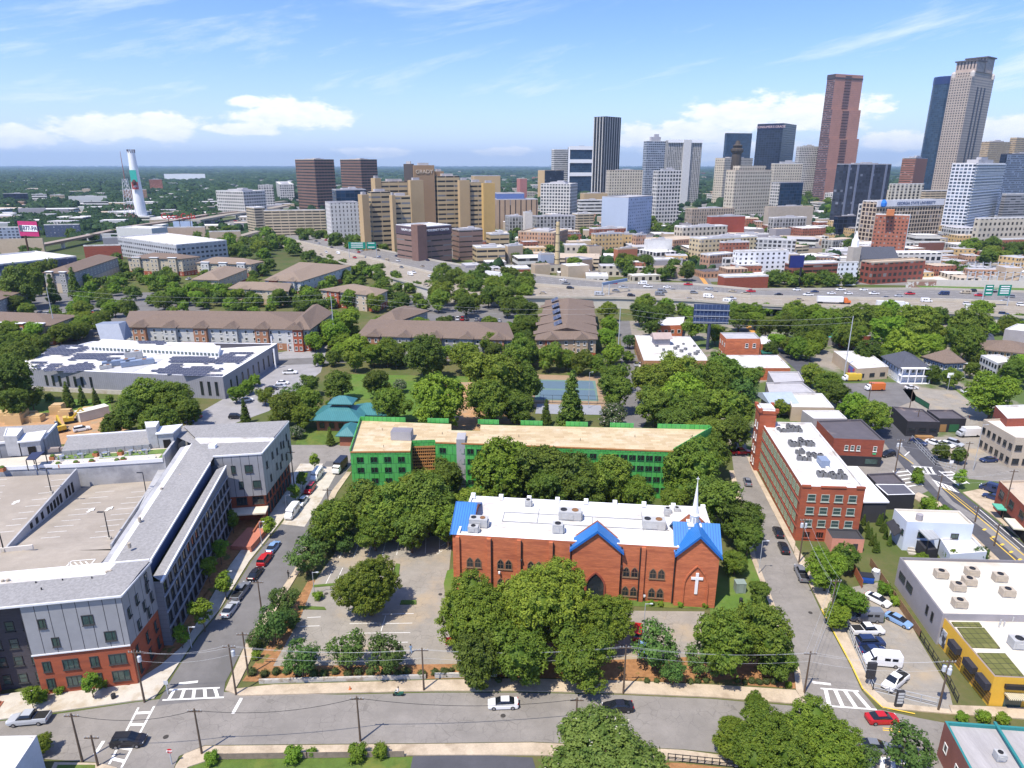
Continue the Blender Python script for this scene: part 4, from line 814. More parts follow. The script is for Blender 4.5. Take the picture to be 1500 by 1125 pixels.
t=thing('pergola', 'dark flat pergola on black posts beside the left stair tower', 'pergola', (*pp(50, 672, ZT), ZT));q=ccw([pp(38, 674, ZT+2.6), pp(52, 674, ZT+2.6), pp(66, 662, ZT+2.6), pp(47, 664, ZT+2.6)]);m=MB();m.prism(q, ZT+2.6, ZT+2.8, 0, bottom=True);m.build('roof', [mat('navy_canopy', (.03, .04, .09))], t)
for p in q:m=MB();m.beam((*p, ZT), (*p, ZT+2.6), .15);m.build('post', [BLACK], t)
def lot_lamp(u, v, z, label, h=6., arm=1):
    w=Vector((*pp(u, v, z), z));t=thing('lamp_post', label, 'lamp post', w, 0, 'lamp posts on the parking deck');m=MB();m.tube((0, 0, 0), (0, 0, h), .12, .08);m.build('pole', [BLACK], t, local=True);m=MB();m.box((0, 0, 0), (.6, .6, .7));m.build('base', [CONC], t, local=True)
    for s in((-1, 1)if arm==2 else(-1, )):m=MB();m.box((s*.7, 0, h-.1), (1.1, .35, .12));m.build('lamp', [BLACK], t, local=True)
lot_lamp(76, 724, 14.2, 'black double lamp post on the upper parking deck beside the slanted wall', 6., 2);lot_lamp(215, 726, 11.8, 'black lamp post near the top right of the deck ramp', 5.5);lot_lamp(161, 792, 13.3, 'black lamp post at the lower right of the deck ramp', 6.);lot_lamp(6, 808, 14.2, 'black lamp post at the left picture edge on the deck', 6.5)
def edge(pts, which):
    """the wall facing f(ront), l(eft), r(ight) or b(ack): ends ordered left to right from outside"""
    want={'f':(0, -1), 'l':(-1, 0), 'r':(1, 0), 'b':(0, 1)}[which];best=None
    for i in range(len(pts)):
        a, b=Vector(pts[i]), Vector(pts[(i+1)%len(pts)]);d=(b-a);L=d.length;d.normalize();s=d.y*want[0]-d.x*want[1]
        if best is None or s*L**.3>best[0]:best=(s*L**.3, a, b)
    return best[1], best[2]
def flat(label, px, z, wm, rm, cat='building', name='shop_building', wins=(), par=.5, group=None, cap=None):
    q=ccw([pp(u, v, z)for u, v in px]);c=(sum(p[0]for p in q)/len(q), sum(p[1]for p in q)/len(q), 0)
    t=thing(name, label, cat, c, 0, group);block(t, q, 0, z, wm, rm, par, .3, cap=cap);keep(q, 1)
    for w in wins:
        a, b=edge(q, w[0]);winrow(t, a, b, *w[1:])
    return t, q
def face_box(t, q, which, fr, wid, z0, h, m, name, out=.08):
    a, b=edge(q, which);d=(b-a).normalized();n=Vector((d.y, -d.x));p=a.lerp(b, fr)+n*(out/2);k=MB();k.box((*p, z0), (wid, out, h), atan2(d.y, d.x));return k.build(name, [m], t)
TROOF=mat('tan_roof', (.48, .39, .29), var=.15, scale=.2, c2=(.36, .3, .24), pscale=.1);GROOF=mat('grey_roof', (.42, .41, .42), var=.12, scale=.2, c2=(.3, .3, .31), pscale=.08);KROOF=mat('charcoal_roof', (.1, .09, .1), var=.2, scale=.3, c2=(.2, .16, .15), patch=(.58, .64), pscale=.15)
TANW=mat('tan_stucco', (.48, .38, .27), var=.1);STONE=mat('pale_stone', (.46, .39, .3), var=.12);KWALL=mat('black_boards', (.03, .03, .035), var=.2);GWALL=mat('grey_stucco', (.32, .3, .31), var=.1);YEL=mat('yellow_paint_wall', (.72, .42, .05), var=.08);BWALL=mat('pale_blue_wall', (.6, .66, .76), var=.05)
flat_=flat
t, q=flat('two storey brick corner shop with black weathered roof and black ground floor', [(1197, 616), (1262, 614), (1296, 645), (1222, 642)], 8, BRICKD, KROOF, 'shop')
a, b=edge(q, 'f')
for fr in(.27, .39, .51, .84):p=a.lerp(b, fr);d=(b-a).normalized();win(t, *p, 4.6, (d.y, -d.x), .95, 1.5, WFR, GLASS_G, 'sash')
face_box(t, q, 'f', .5, (b-a).length-.1, 0, 3., KWALL, 'shopfront', .2);face_box(t, q, 'f', .8, 3.2, .9, 1.4, GLASS_G, 'shop_window', .3);face_box(t, q, 'f', .84, .9, 3.7, .35, mat('green_sign', (.08, .5, .2)), 'sign', .12)
for px, z, lab, rm, wm in(([(1154, 576), (1204, 576), (1222, 597), (1160, 596)], 5, 'low warehouse with a white roof and units behind the mill tower', WROOF, TANW), ([(1175, 601), (1228, 601), (1241, 613), (1192, 613)], 5, 'small white roofed shed wedged behind the black roofed brick shop', WROOF, GWALL), ([(1122, 560), (1175, 560), (1195, 575), (1127, 576)], 5, 'long low warehouse with a weathered grey roof', GROOF, GWALL), ([(1125, 544), (1170, 544), (1178, 558), (1134, 560)], 5.2, 'open topped grey warehouse with bare roof trusses', GROOF, GWALL)):
    flat(lab, px, z, wm, rm, 'warehouse', 'warehouse')
q=[pp(*p, 5)for p in((1116, 578), (1140, 572), (1162, 587), (1132, 588))];t=thing('shed', 'small hall with a shiny blue grey gabled roof behind the mill tower', 'shed', (*q[0], 0));m=MB();m.prism(ccw(q), 0, 4.5, 0);m.build('wall', [GWALL], t)
cx, cy=sum(p[0]for p in q)/4, sum(p[1]for p in q)/4;hip(t, (cx, cy), 9, 11, .1, 4.6, 6.6, mat('blue_grey_metal', (.36, .42, .5), rough=.4), gable=True)
t, q=flat('long brick shop with a white membrane roof below the taller brick block', [(1044, 520), (1139, 520), (1158, 539), (1087, 539)], 5, BRICK, WROOF, 'shop', wins=[('f', (1.5, ), 6, 1.6, 1.4, DFR, GLASS)])
t, q=flat('taller red brick block with two small windows beside the dark billboard', [(1055, 487), (1105, 487), (1114, 496), (1064, 496)], 10.5, BRICK, GROOF, wins=[('l', (2, 6.5), 3, 1.2, 1.6, WFR, GLASS)])
a, b=edge(q, 'f')
for fr in(.62, .84):p=a.lerp(b, fr);d=(b-a).normalized();win(t, *p, 6.6, (d.y, -d.x), 1.3, 1.8, WFR, GLASS, 'sash')
flat('low brick annex with white roof right of the tall brick block', [(1113, 492), (1123, 492), (1133, 504), (1115, 504)], 6, BRICK, WROOF, 'annex', 'annex')
t=thing('awning', 'dark green fabric awning beside the tall brick block', 'awning', (*pp(1118, 512, 3), 0));q=ccw([pp(u, v, 3.2)for u, v in((1113, 510), (1124, 508), (1133, 517), (1116, 518))]);m=MB();m.prism(q, 3, 3.3, 0, bottom=True);m.build('canvas', [mat('awning_green', (.02, .12, .09))], t)
for p in q:m=MB();m.beam((*p, 0), (*p, 3), .12);m.build('post', [BLACK], t)
t, q=flat('wide white roofed brick hall with a small roof cabin and many vents', [(930, 491), (1011, 493), (1039, 528), (943, 528)], 6, mat('tan_brick', (.4, .21, .11), var=.2), WROOF, 'hall', 'hall', wins=[('f', (1.4, ), 7, 1.8, 1.8, DFR, GLASS), ('l', (1.4, ), 8, 1.5, 1.8, DFR, GLASS)])
c=P(968, 502, 6);m=MB();m.prism(rect(c.x, c.y, 6.5, 5.5, .05), 5.5, 8.6, 0);cb=m.build('roof_cabin', [GWALL], t);hip(cb, (c.x-t.location.x+t.location.x, c.y), 7., 6., .05, 8.6, 10.6, mat('cabin_roof', (.38, .3, .27)), gable=True, name='cabin_roof')
for o in cb.children:o.location=(0, 0, 0)
g='small vents on the wide white roof'
vt=None
for u, v in((972, 514), (975, 505), (989, 512), (993, 509), (998, 516), (1004, 513), (1010, 521), (1017, 508), (1019, 520), (1022, 517), (981, 518), (962, 508), (985, 519), (1001, 505)):
    if vt is None:vt=thing('roof_vent', 'small dark vent box on the wide white roofed hall', 'vent', (*pp(u, v, 5.5), 5.5), 0, g);m=MB();m.box((0, 0, 0), (1., 1., .9));m.box((0, 0, .9), (1.2, 1.2, .12));m.build('hood', [mat('vent_grey', (.2, .2, .2))], vt, local=True)
    else:copy_tree(vt, (*pp(u, v, 5.5), 5.5), rnd.uniform(0, 1), rnd.uniform(.8, 1.3))
flat('small white roofed brick building behind the wide white roofed hall', [(968, 465), (1003, 464), (1000, 476), (962, 477)], 6, BRICK, WROOF, wins=[('f', (2, ), 4, 1.6, 1.8, WFR, GLASS)])
t, q=flat('black boarded bar building with a charcoal roof and timber patio', [(1307, 595), (1352, 599), (1377, 618), (1330, 617)], 5, KWALL, KROOF, 'bar', wins=[('f', (1.6, ), 3, 2.2, 1.3, BLACK, GLASS)])
m=MB();c=edge(q, 'f');p=c[0].lerp(c[1], .5)+Vector((0, -1.6));m.box((*p, 0), (5., 1.6, .9), -.05);m.build('patio', [mat('patio_timber', (.3, .17, .07))], t)
t, q=flat('lower black annex with a dark roof right of the bar', [(1358, 600), (1396, 600), (1416, 613), (1376, 613)], 4.6, KWALL, KROOF, 'annex', 'annex');face_box(t, q, 'f', .6, 3, .2, 2.4, mat('dark_green_panel', (.03, .12, .05)), 'door', .1);face_box(t, q, 'f', .2, 2, .2, 2.4, mat('patio_timber', (.5, .27, .09)), 'door', .1)
t, q=flat('pale stone two storey building with white roof at the right picture edge', [(1441, 614), (1540, 610), (1565, 643), (1488, 641)], 9, STONE, WROOF, cap=STONE, wins=[('f', (1.2, 5.2), 5, 1.8, 1.6, DFR, GLASS, 'mull'), ('l', (1.2, 5.2), 6, 1.3, 1.6, DFR, GLASS, 'mull')])
flat('red brick building with white roof and vents behind the stone building', [(1458, 594), (1560, 591), (1570, 611), (1476, 613)], 11, BRICKD, WROOF, wins=[('l', (2, 6), 4, 1.3, 1.8, DFR, GLASS)])
t, q=flat('red brick shop row with tan roof along the avenue at the right edge', [(1464, 704), (1562, 802), (1720, 800), (1640, 700)], 7.5, BRICKD, TROOF, 'shop', wins=[('l', (4.4, ), 6, 2.2, 1.6, DFR, GLASS, 'wide')])
face_box(t, q, 'l', .42, 5., 2.6, .3, mat('awning_cream', (.6, .6, .48)), 'awning', 2.2);face_box(t, q, 'l', .16, 3., 2.7, .3, mat('awning_mint', (.1, .42, .3)), 'awning', 2.0);face_box(t, q, 'l', .4, 16, .3, 2.2, DARK, 'shopfront', .12)
t, q=flat('small white painted building with cream roof and an outside stair', [(1310, 745), (1405, 748), (1427, 768), (1329, 764)], 7, BWALL, WROOF2, 'building', wins=[('f', (3.4, ), 2, 1.6, 1.2, DFR, GLASS_G, 'mull'), ('l', (3.2, ), 3, .9, 1.4, DFR, GLASS_G)])
c=P(1315, 752, 7);m=MB();m.tube((c.x+3.6, c.y-2, 6.5), (c.x+3.6, c.y-2, 7.9), .7, n=10);m.build('roof_vent', [GWALL], t)
t2=thing('porch', 'black timber porch with grey sheet roof in front of the small white building', 'porch', (*pp(1350, 795, 0), 0));qz=[pp(u, v, 5.)for u, v in((1333, 764), (1354, 764), (1377, 790), (1360, 792))];m=MB();m.prism(ccw(qz), 5., 5.25, 0, bottom=True);m.build('roof', [stripes('grey_sheet', (.36, .37, .37), (.2, .2, .2), .8, .1)], t2);keep(qz)
for p in qz:m=MB();m.beam((*p, 0), (*p, 5), .2);m.build('post', [BLACK], t2)
m=MB();m.prism(inset(ccw(qz), .1), 0, 2.6, 0);m.build('deck', [KWALL], t2)
a, b=Vector(pp(1318, 780, 0)), Vector(pp(1336, 812, 0));st=thing('outdoor_stair', 'grey outdoor stair descending beside the black porch', 'stair', (*a, 0));m=MB()
for k in range(12):p=a.lerp(b, k/11);m.box((*p, 0), (1.5, .5, 3.2-.26*k), -.25)
m.build('steps', [CONC], st)
sd=thing('awning', 'black sloping awning on the left wall of the small white building', 'awning', (*pp(1305, 770, 3), 0));m=MB();p=[P(1298, 765, 5.2), P(1309, 760, 5.6), P(1321, 778, 4.), P(1310, 785, 3.2)];m.poly(p);m.poly([x-Vector((0, 0, .15))for x in p][::-1]);m.build('canvas', [KWALL], sd)
flat('low white flat roof with conduits in front of the small white building', [(1377, 788), (1425, 786), (1446, 808), (1392, 812)], 3.5, BWALL, WROOF, 'annex', 'annex')
t, q=flat('dark roofed patio pavilion between the mill hall and the avenue', [(1282, 709), (1325, 709), (1341, 724), (1300, 725)], 4, KWALL, mat('charcoal_sheet', (.1, .1, .12)), 'pavilion', 'pavilion', par=.1, cap=WHITE)
t, q=flat('sunken black patio shed behind the dark pavilion', [(1270, 694), (1310, 692), (1326, 707), (1285, 709)], 2.6, KWALL, KROOF, 'shed', 'shed')
t, q=flat('large grey building with a cream white roof above the parking lot', [(1318, 816), (1545, 822), (1570, 904), (1381, 900)], 6.2, GWALL, WROOF2, cap=mat('dark_coping', (.2, .19, .2)))
a, b=edge(q, 'l')
for fr in(.16, .27):p=b.lerp(a, 1-fr)if False else a.lerp(b, 1-fr);d=(b-a).normalized();win(t, *p, 2.6, (d.y, -d.x), .8, 1.9, DFR, GLASS)
for fr in(.68, .86):p=a.lerp(b, 1-fr);win(t, *p, 2.4, (d.y, -d.x), 2.6, 1.6, DFR, GLASS_G, 'grid')
for u, v, lb in((1377, 846, 'leftmost tan unit on the big cream roof'), (1422, 843, 'tan unit at the back of the middle pair on the cream roof'), (1418, 857, 'tan unit at the front of the middle pair on the cream roof'), (1463, 851, 'rightmost tan unit in the back row of the cream roof'), (1402, 865, 'tan unit left of centre on the cream roof'), (1474, 873, 'tan unit nearest the right edge of the cream roof'), (1404, 889, 'tan unit closest to the yellow shop on the cream roof')):
    ac_unit((*pp(u, v, 5.7), 5.7), -.12, 2.1, 1.5, 1.3, TAN_M, lb, 'tan air conditioners on the cream roof', 1)
YV=5.5
t, q=flat('yellow shop with dark striped shutters and a cream roof', [(1381, 902), (1560, 908), (1590, 998), (1457, 991)], YV, YEL, WROOF2, 'shop', cap=mat('brown_coping', (.28, .22, .18)))
a, b=edge(q, 'l');d=(b-a).normalized();n=(d.y, -d.x);L=(b-a).length
for k, fr in enumerate((.9, .66, .36)):
    face_box(t, q, 'l', fr, 2.6, 2.7, 1.2, mat('black_awning', (.035, .035, .045)), 'awning', .9)
    for j in range(4):face_box(t, q, 'l', fr, 3.4, .5+.55*j, .36, mat('brown_stripe', (.2, .11, .03)), 'shutter_slat', .06)
face_box(t, q, 'l', .07, 2.4, .4, 3.2, mat('mural_black', (.06, .06, .07), c2=(.5, .52, .55), patch=(.5, .56), pscale=.9), 'mural', .1)
face_box(t, q, 'f', .27, 2.6, 0, 2.4, GLASS_G, 'door', .1);face_box(t, q, 'f', .27, 3.2, 2.5, .2, stripes('striped_awning', (.7, .66, .5), (.25, .2, .1), .3, .5), 'awning', 1.5);face_box(t, q, 'f', .24, 2.8, 3.6, .7, BLACK, 'sign', .5)
for k, pl_ in enumerate(([(1120, 328), (1265, 330), (1280, 352), (1135, 350)], [(1150, 358), (1290, 358), (1375, 465), (1220, 460)], [(1255, 490), (1400, 492), (1500, 612), (1350, 605)])):
    qz=ccw([pp(1080+x/3.571, 820+y/3.571, YV-.45)for x, y in pl_]);m=MB();m.prism(qz, YV-.5, YV-.3, 0)
    mm=MATS.get('sedum')or None
    if mm is None:
        mm, nt, bb=nt_new('sedum');pos=N(nt, 'ShaderNodeTexCoord').outputs['Object'];br=N(nt, 'ShaderNodeTexBrick', offset=0., i={'Scale':1., 'Mortar Size':.05, 'Brick Width':1.2, 'Row Height':1.2, 'Color1':(.11, .115, .025, 1), 'Color2':(.15, .15, .04, 1), 'Mortar':(.03, .03, .015, 1)});nt.links.new(pos, br.inputs['Vector']);nt.links.new(br.outputs['Color'], bb.inputs['Base Color']);bb.inputs['Roughness'].default_value=.95;MATS['sedum']=mm
    gt=m.build('green_roof_tray', [mm]);tag(gt, ('narrow', 'upper', 'lower')[k]+' patch of olive green roof trays on the yellow shop', 'green roof', 'green roof trays on the yellow shop')
ac_unit((*pp(1490, 948, 5), 5), -.1, 2.4, 1.8, 1.5, GREY_M, 'grey unit at the right edge of the yellow shop roof', 'air conditioners on the yellow shop', 1)
pz=MB();
for u, v in((1465, 915), (1470, 918), (1463, 919), (1483, 911)):c=P(u, v, 5);pz.tube(c, c+Vector((0, 0, 1.)), .12)
tag(pz.build('vent_pipe', [GREY_M]), 'cluster of grey vent pipes on the yellow shop roof', 'pipe')
t, q=flat('brick building with teal edged grey roof in the lower right corner', [(1384, 1056), (1570, 1070), (1600, 1190), (1455, 1190)], 6, mat('purple_brick', (.25, .1, .075), var=.2), mat('grey_seamed_roof', (.36, .34, .33), var=.2, scale=.3, stretch=(4, .4, 1)), cap=mat('teal_trim', (.03, .2, .2)), wins=[('l', (2.2, ), 4, 1., 1.4, WFR, GLASS)])
m=MB();a, b=P(1457, 1058, 6), P(1500, 1127, 6);m.beam(a, b, .35, .3);m.build('teal_ridge', [mat('teal_trim', (.03, .2, .2))], t)
c=P(1463, 1112, 5.6);ac_unit(c, -.1, 1.1, 1.1, .9, GREY_M, 'single grey unit on the teal edged roof', 'air conditioners on the teal edged roof', 1)
t, q=flat('white roofed building corner at the lower left picture edge', [(-80, 1080), (54, 1077), (22, 1125), (-20, 1190), (-120, 1190)], 7.5, mat('blue_white_wall', (.5, .54, .62)), WROOF, par=.2)
def school():
    z=8.4;q=ccw([pp(*p, z)for p in((38, 540), (326, 552), (406, 503), (135, 500), (36, 524))]);t=thing('school_building', 'long grey ribbed school building with a white roof full of solar panels', 'school', (-140, 245, 0));keep(q, 2)
    RIB=stripes('ribbed_grey', (.27, .27, .3), (.19, .19, .21), .8, .12, 0);block(t, q, 0, z, RIB, WROOF, .3, .5, cap=WHITE)
    a, b=pp(38, 540, z), pp(326, 552, z);av, bv=Vector(a), Vector(b);d=(bv-av).normalized();n=(d.y, -d.x)
    for x in(230, 265, 300, 343, 380, 416, 464):p=av.lerp(bv, (x/3.488-38)/288);win(t, *p, 2.2, n, 1., 4., DFR, GLASS, 'plain')
    for x in(1027, 1064, 1101):p=av.lerp(bv, (x/3.488-38)/288);win(t, *p, 1.2, n, 1.1, 5.2, DFR, GLASS, 'plain')
    c=Vector(pp(406, 503, z));winrow(t, bv, c, (1.2, ), 9, 1., 4.6, DFR, GLASS, 'plain', m=3)
    m=MB();p, r_=av+Vector(n)*.1, av.lerp(bv, .75)+Vector(n)*.1;m.beam((*p, .8), (*r_, .8), .2, 1.6);m.build('plinth', [CONC], t)
    k=ccw([pp(*p, z+1.6)for p in((133, 508), (320, 517), (323, 507), (150, 497))]);m=MB();m.prism(k, z-.2, z+1.8, 0, 1);cl=m.build('clerestory', [WHITE, WROOF], t);a2, b2=edge(k, 'f')
    for i in range(34):p=a2.lerp(b2, (i+.5)/34);d2=(b2-a2).normalized();w=MB();w.box((p.x, p.y-.04, z+.3), ((b2-a2).length/34*.62, .1, 1.1), atan2(d2.y, d2.x));w.build('window', [mat('pale_glass', (.12, .15, .15), rough=.2)], cl)
    s0, s1=P(148, 500, z), P(182, 499, z);m=MB();L=(s1-s0).length+1;B0=[s0, s1, s1+Vector((-1, 9, 0)), s0+Vector((-1, 9, 0))];hgt=6.5
    T0=[s0+Vector((-3.5, 4, hgt)), s1+Vector((-3.5, 4, hgt)), B0[2]+Vector((-2, 0, hgt)), B0[3]+Vector((-2, 0, hgt))]
    for i in range(4):j=(i+1)%4;m.poly([B0[i], B0[j], T0[j], T0[i]], 0 if i!=3 else 1)
    m.poly(T0, 0);m.build('light_scoop', [mat('scoop_metal', (.22, .25, .31), rough=.5), mat('scoop_side', (.13, .12, .13))], t)
    k=ccw([pp(*p, z)for p in((323, 509), (395, 505), (398, 503), (310, 500.5))]);m=MB();m.prism(k, z-.28, z-.2, 0);m.build('terrace', [mat('terrace_dark', (.05, .045, .05))], t)
    for u, v in((345, 513), (372, 512), (357, 505)):c=P(u, v, z-.5);m=MB();m.beam(c, c+Vector((0, 0, .1)), .4);
    k=ccw([pp(*p, z)for p in((150, 543), (190, 546), (240, 525), (205, 523))]);m=MB();m.prism(k, z-.28, z-.22, 0);m.build('plant_pit', [mat('pit_floor', (.45, .45, .46))], t)
    m=MB();p=P(402, 512, z);
    for u, v in((404, 540), (400, 520)):c=P(u, v, 0);m.beam(c, c+Vector((0, 0, z)), .5)
    m.build('column', [WHITE], t)
    for(u, v, sx, sy, sz, lab)in((175, 535, 11, 2.2, 1.8, 'long blue grey chiller on the left of the school roof pit'), (202, 535, 11, 2.2, 1.8, 'long blue grey chiller on the right of the school roof pit'), (196, 525, 6, 3, 2.6, 'tall grey machine at the back of the school roof pit'), (155, 540, 4, 1.6, 1.2, 'small dark box at the front of the school roof pit')):
        ac_unit((*pp(u, v, z-.2), z-.2), .55, sx, sy, sz, mat('blue_grey_unit', (.22, .27, .36))if sx>8 else GREY_M, lab, 'machines on the school roof', 2)
    SOL=None
    m0, nt, bb=nt_new('solar_panel');pos=N(nt, 'ShaderNodeTexCoord').outputs['Object'];br=N(nt, 'ShaderNodeTexBrick', offset=0., i={'Scale':1., 'Mortar Size':.06, 'Brick Width':1.6, 'Row Height':1., 'Color1':(.028, .032, .055, 1), 'Color2':(.045, .05, .08, 1), 'Mortar':(.22, .22, .24, 1)});nt.links.new(pos, br.inputs['Vector']);nt.links.new(br.outputs['Color'], bb.inputs['Base Color']);bb.inputs['Roughness'].default_value=.35
    MATS['solar']=m0
    arr=[([(61, 521), (70, 512), (95, 505), (133, 508), (128, 512), (100, 521)], 'long array at the far left corner'), ([(40, 535), (48, 530), (68, 531), (58, 541)], 'small array at the front left corner'), ([(58, 543), (78, 532), (92, 533), (76, 544)], 'second small array along the front left edge'), ([(78, 545), (90, 538), (128, 531), (140, 533), (138, 540), (110, 546)], 'array left of the roof pit along the front edge'), ([(101, 528), (112, 519), (187, 518), (172, 526), (148, 530), (135, 525)], 'array in front of the clerestory at left'), ([(197, 503), (207, 500), (246, 501), (238, 505)], 'narrow array on top of the clerestory'), ([(212, 545), (240, 540), (252, 532), (272, 533), (262, 541), (252, 549)], 'array right of the roof pit'), ([(245, 532), (255, 522), (300, 523), (320, 527), (305, 533), (280, 531)], 'array behind the right front array'), ([(252, 550), (266, 539), (312, 537), (318, 543), (328, 538), (324, 551), (290, 551)], 'array at the front right corner'), ([(305, 530), (335, 517), (375, 517), (350, 534), (325, 535)], 'bright blue array at the right edge')]
    for px, lab in arr:
        zz=z+1.95 if 'top' in lab else z;qs=ccw([pp(*p, zz)for p in px]);ma=MB();cc=P(*px[0], zz)
        xs=[p[0]for p in qs];ys=[p[1]for p in qs];y=min(ys)
        while y<max(ys)-.8:
            run=None;x=min(xs)
            cells=[]
            while x<max(xs):
                ok=inside(x+.8, y+.5, qs)and not(int(x//4.8)%5==2 and int(y//4)%3==1)
                if ok and run is None:run=x
                if(not ok)and run is not None:cells.append((run, x));run=None
                x+=1.6
            if run is not None:cells.append((run, x))
            for x0, x1 in cells:ma.poly([(x0, y, zz+.05), (x1, y, zz+.05), (x1, y+1.15, zz+.38), (x0, y+1.15, zz+.38)])
            y+=2.05
        if ma.f:tag(ma.build('solar_array', [m0]), 'solar '+lab+' on the school roof', 'solar panels', 'solar arrays on the school roof')
school()
def pavilion():
    TEAL=stripes('teal_metal_roof', (.045, .18, .19), (.02, .1, .11), .6, .14, 0, rough=.4);t=thing('park_pavilion', 'low brick park pavilion with teal metal hip roofs and a lantern', 'pavilion', (*pp(505, 625, 0), 0));rz=-.06
    c=P(500, 606, 4);W=mat('pavilion_brick', (.34, .13, .08));q=rect(c.x, c.y, 13, 10, rz);m=MB();m.prism(q, 0, 4.2, 0);m.build('wall', [W], t);keep(q, 3);hip(t, (c.x, c.y), 14, 11, rz, 4.2, 7.4, TEAL, 1.2)
    m=MB();m.prism(rect(c.x+.5, c.y+1, 6, 4, rz), 6, 8.0, 0);m.build('lantern', [GLASS], t);hip(t, (c.x+.5, c.y+1), 6.5, 4.5, rz, 8., 9.8, TEAL, .8, 'lantern_roof')
    c2=P(545, 600, 4);q=rect(c2.x, c2.y, 11, 8, rz);keep(q, 3);m=MB();m.prism(q, 0, 4, 0);m.build('wing_wall', [W], t);hip(t, (c2.x, c2.y), 11, 8, rz, 4., 6.4, TEAL, 1., 'wing_roof')
    c3=P(512, 628, 4);q=rect(c3.x, c3.y, 4, 8, rz);m=MB();m.prism(q, 0, 3.6, 0);m.build('porch_wall', [W], t);hip(t, (c3.x, c3.y), 8, 4, rz+pi/2, 3.6, 5.4, TEAL, .9, 'porch_roof')
    for i in range(4):p=c+Vector((-5+3.*i, -5.05-.06*i, 0));win(t, p.x, p.y, 1., (sin(rz), -cos(rz)), 1.6, 1.8, DFR, GLASS)
pavilion()
CREAM=mat('cream_siding', (.5, .43, .31), var=.08);WSID=mat('white_siding', (.52, .52, .5), var=.06);GSID=mat('grey_siding', (.3, .3, .3), var=.08);TSID=mat('tan_siding', (.48, .4, .3), var=.07);NSID=mat('blue_siding', (.12, .16, .24), var=.1)
def quadhip(t, q, ze, zr, rm, ov=.8, name='roof'):
    q=ccw(q);q=inset(q, -ov);a=[Vector(p)for p in q];e=[(a[(i+1)%4]-a[i]).length for i in range(4)]
    s=0 if e[0]+e[2]<e[1]+e[3]else 1
    m0, m1=(a[s]+a[s+1])/2, (a[(s+2)%4]+a[(s+3)%4])/2;d=(m1-m0);w=(e[s]+e[(s+2)%4])/4;k=min(.48, w/d.length);r0, r1=m0+d*k, m1-d*k
    m=MB();A, B, C, D=[a[(s+i)%4]for i in range(4)];z3=lambda p, z:(p.x, p.y, z)
    m.poly([z3(A, ze), z3(B, ze), z3(r0, zr)]);m.poly([z3(B, ze), z3(C, ze), z3(r1, zr), z3(r0, zr)]);m.poly([z3(C, ze), z3(D, ze), z3(r1, zr)]);m.poly([z3(D, ze), z3(A, ze), z3(r0, zr), z3(r1, zr)])
    m.poly([z3(p, ze-.05)for p in(D, C, B, A)])
    for p, r_ in((A, B), (B, C), (C, D), (D, A)):m.poly([z3(p, ze-.35), z3(r_, ze-.35), z3(r_, ze-.01), z3(p, ze-.01)])
    return m.build(name, [rm], t)
def apart(label, px, ze, zr, rm, up, low, floors, wins, bays=0, zb=3.2, name='apartment_house', cat='apartment building', group='brown roofed apartment houses', bayroof=None, bx=(), bm=None):
    q=ccw([pp(u, v, ze)for u, v in px]);c=(sum(p[0]for p in q)/4, sum(p[1]for p in q)/4, 0);t=thing(name, label, cat, c, 0, group);keep(q, 2)
    m=MB();m.prism(q, zb, ze-.1, 0, top=False);m.build('wall', [up], t);m=MB();m.prism(inset(q, -.08), 0, zb, 0, top=False);m.build('base_wall', [low], t)
    quadhip(t, q, ze, zr, rm);H=(ze-.3)/floors
    for which, n in wins:
        a, b=edge(q, which);winrow(t, a, b, [.9+H*k for k in range(floors)], n, 1.25, 1.6, WFR, GLASS, 'mull')
    for k in range(bays):
        a, b=edge(q, 'f');d=(b-a).normalized();n=Vector((d.y, -d.x));L=(b-a).length;p=a+d*(L*(k+.5)/bays)+n*.7;w=L/bays*.42;rz=atan2(d.y, d.x)
        m=MB();m.box((*p, 0), (w, 1.6, ze+(.7 if bayroof=='flat' else-.1)), rz);m.build('bay', [bm or(up if k%2 else low)], t)
        for f in range(floors):
            for s in(-.25, .25):w_=p+d*(w*s)+n*.8;win(t, *w_, .9+H*f, tuple(n), 1.2, 1.6, WFR, GLASS, 'mull')
        if bayroof=='flat':m=MB();m.box((*p, ze+.7), (w+.7, 2.4, .25), rz);m.build('bay_roof', [WHITE], t)
        else:
            r_=MB();w2=w/2+.5;A=p+n*1.4-d*w2;B=p+n*1.4+d*w2;C=p-n*4.5;zt=ze+(zr-ze)*.62;r_.poly([(*A, ze+.02), (*(p+n*.6), zt), (*C, zt+.1), (*(A-n*3.4), ze+.6)][::-1]);r_.poly([(*(p+n*.6), zt), (*B, ze+.02), (*(B-n*3.4), ze+.6), (*C, zt+.1)][::-1]);r_.poly([(*A, ze+.02), (*B, ze+.02), (*(p+n*.6), zt)]);r_.build('bay_roof', [rm], t)
    return t, q
apart('longest brown roofed apartment house behind the solar roofed school', [(183, 478), (452, 482), (448, 457), (192, 456)], 10, 14, SHB, WSID, mat('base_brick', (.38, .19, .11), var=.15), 3, (('f', 22), ('r', 4)), 6)
apart('brown roofed wing at the right end of the longest apartment house', [(420, 482), (453, 482), (486, 458), (458, 448)], 10.2, 14.5, SHB, GSID, BRICKM, 3, (('r', 9), ('f', 3)), 1)
apart('brown roofed apartment house in the middle behind the park lawn', [(525, 491), (752, 497), (742, 473), (545, 468)], 9.5, 13, SHB, GSID, mat('base_brick', (.38, .19, .11)), 3, (('f', 20), ('l', 4)), 5)
apart('brown roofed rear wing of the middle apartment house', [(548, 470), (580, 471), (626, 455), (580, 452)], 9.8, 13.2, SHB, GSID, BRICKM, 3, (('r', 6), ), 0)
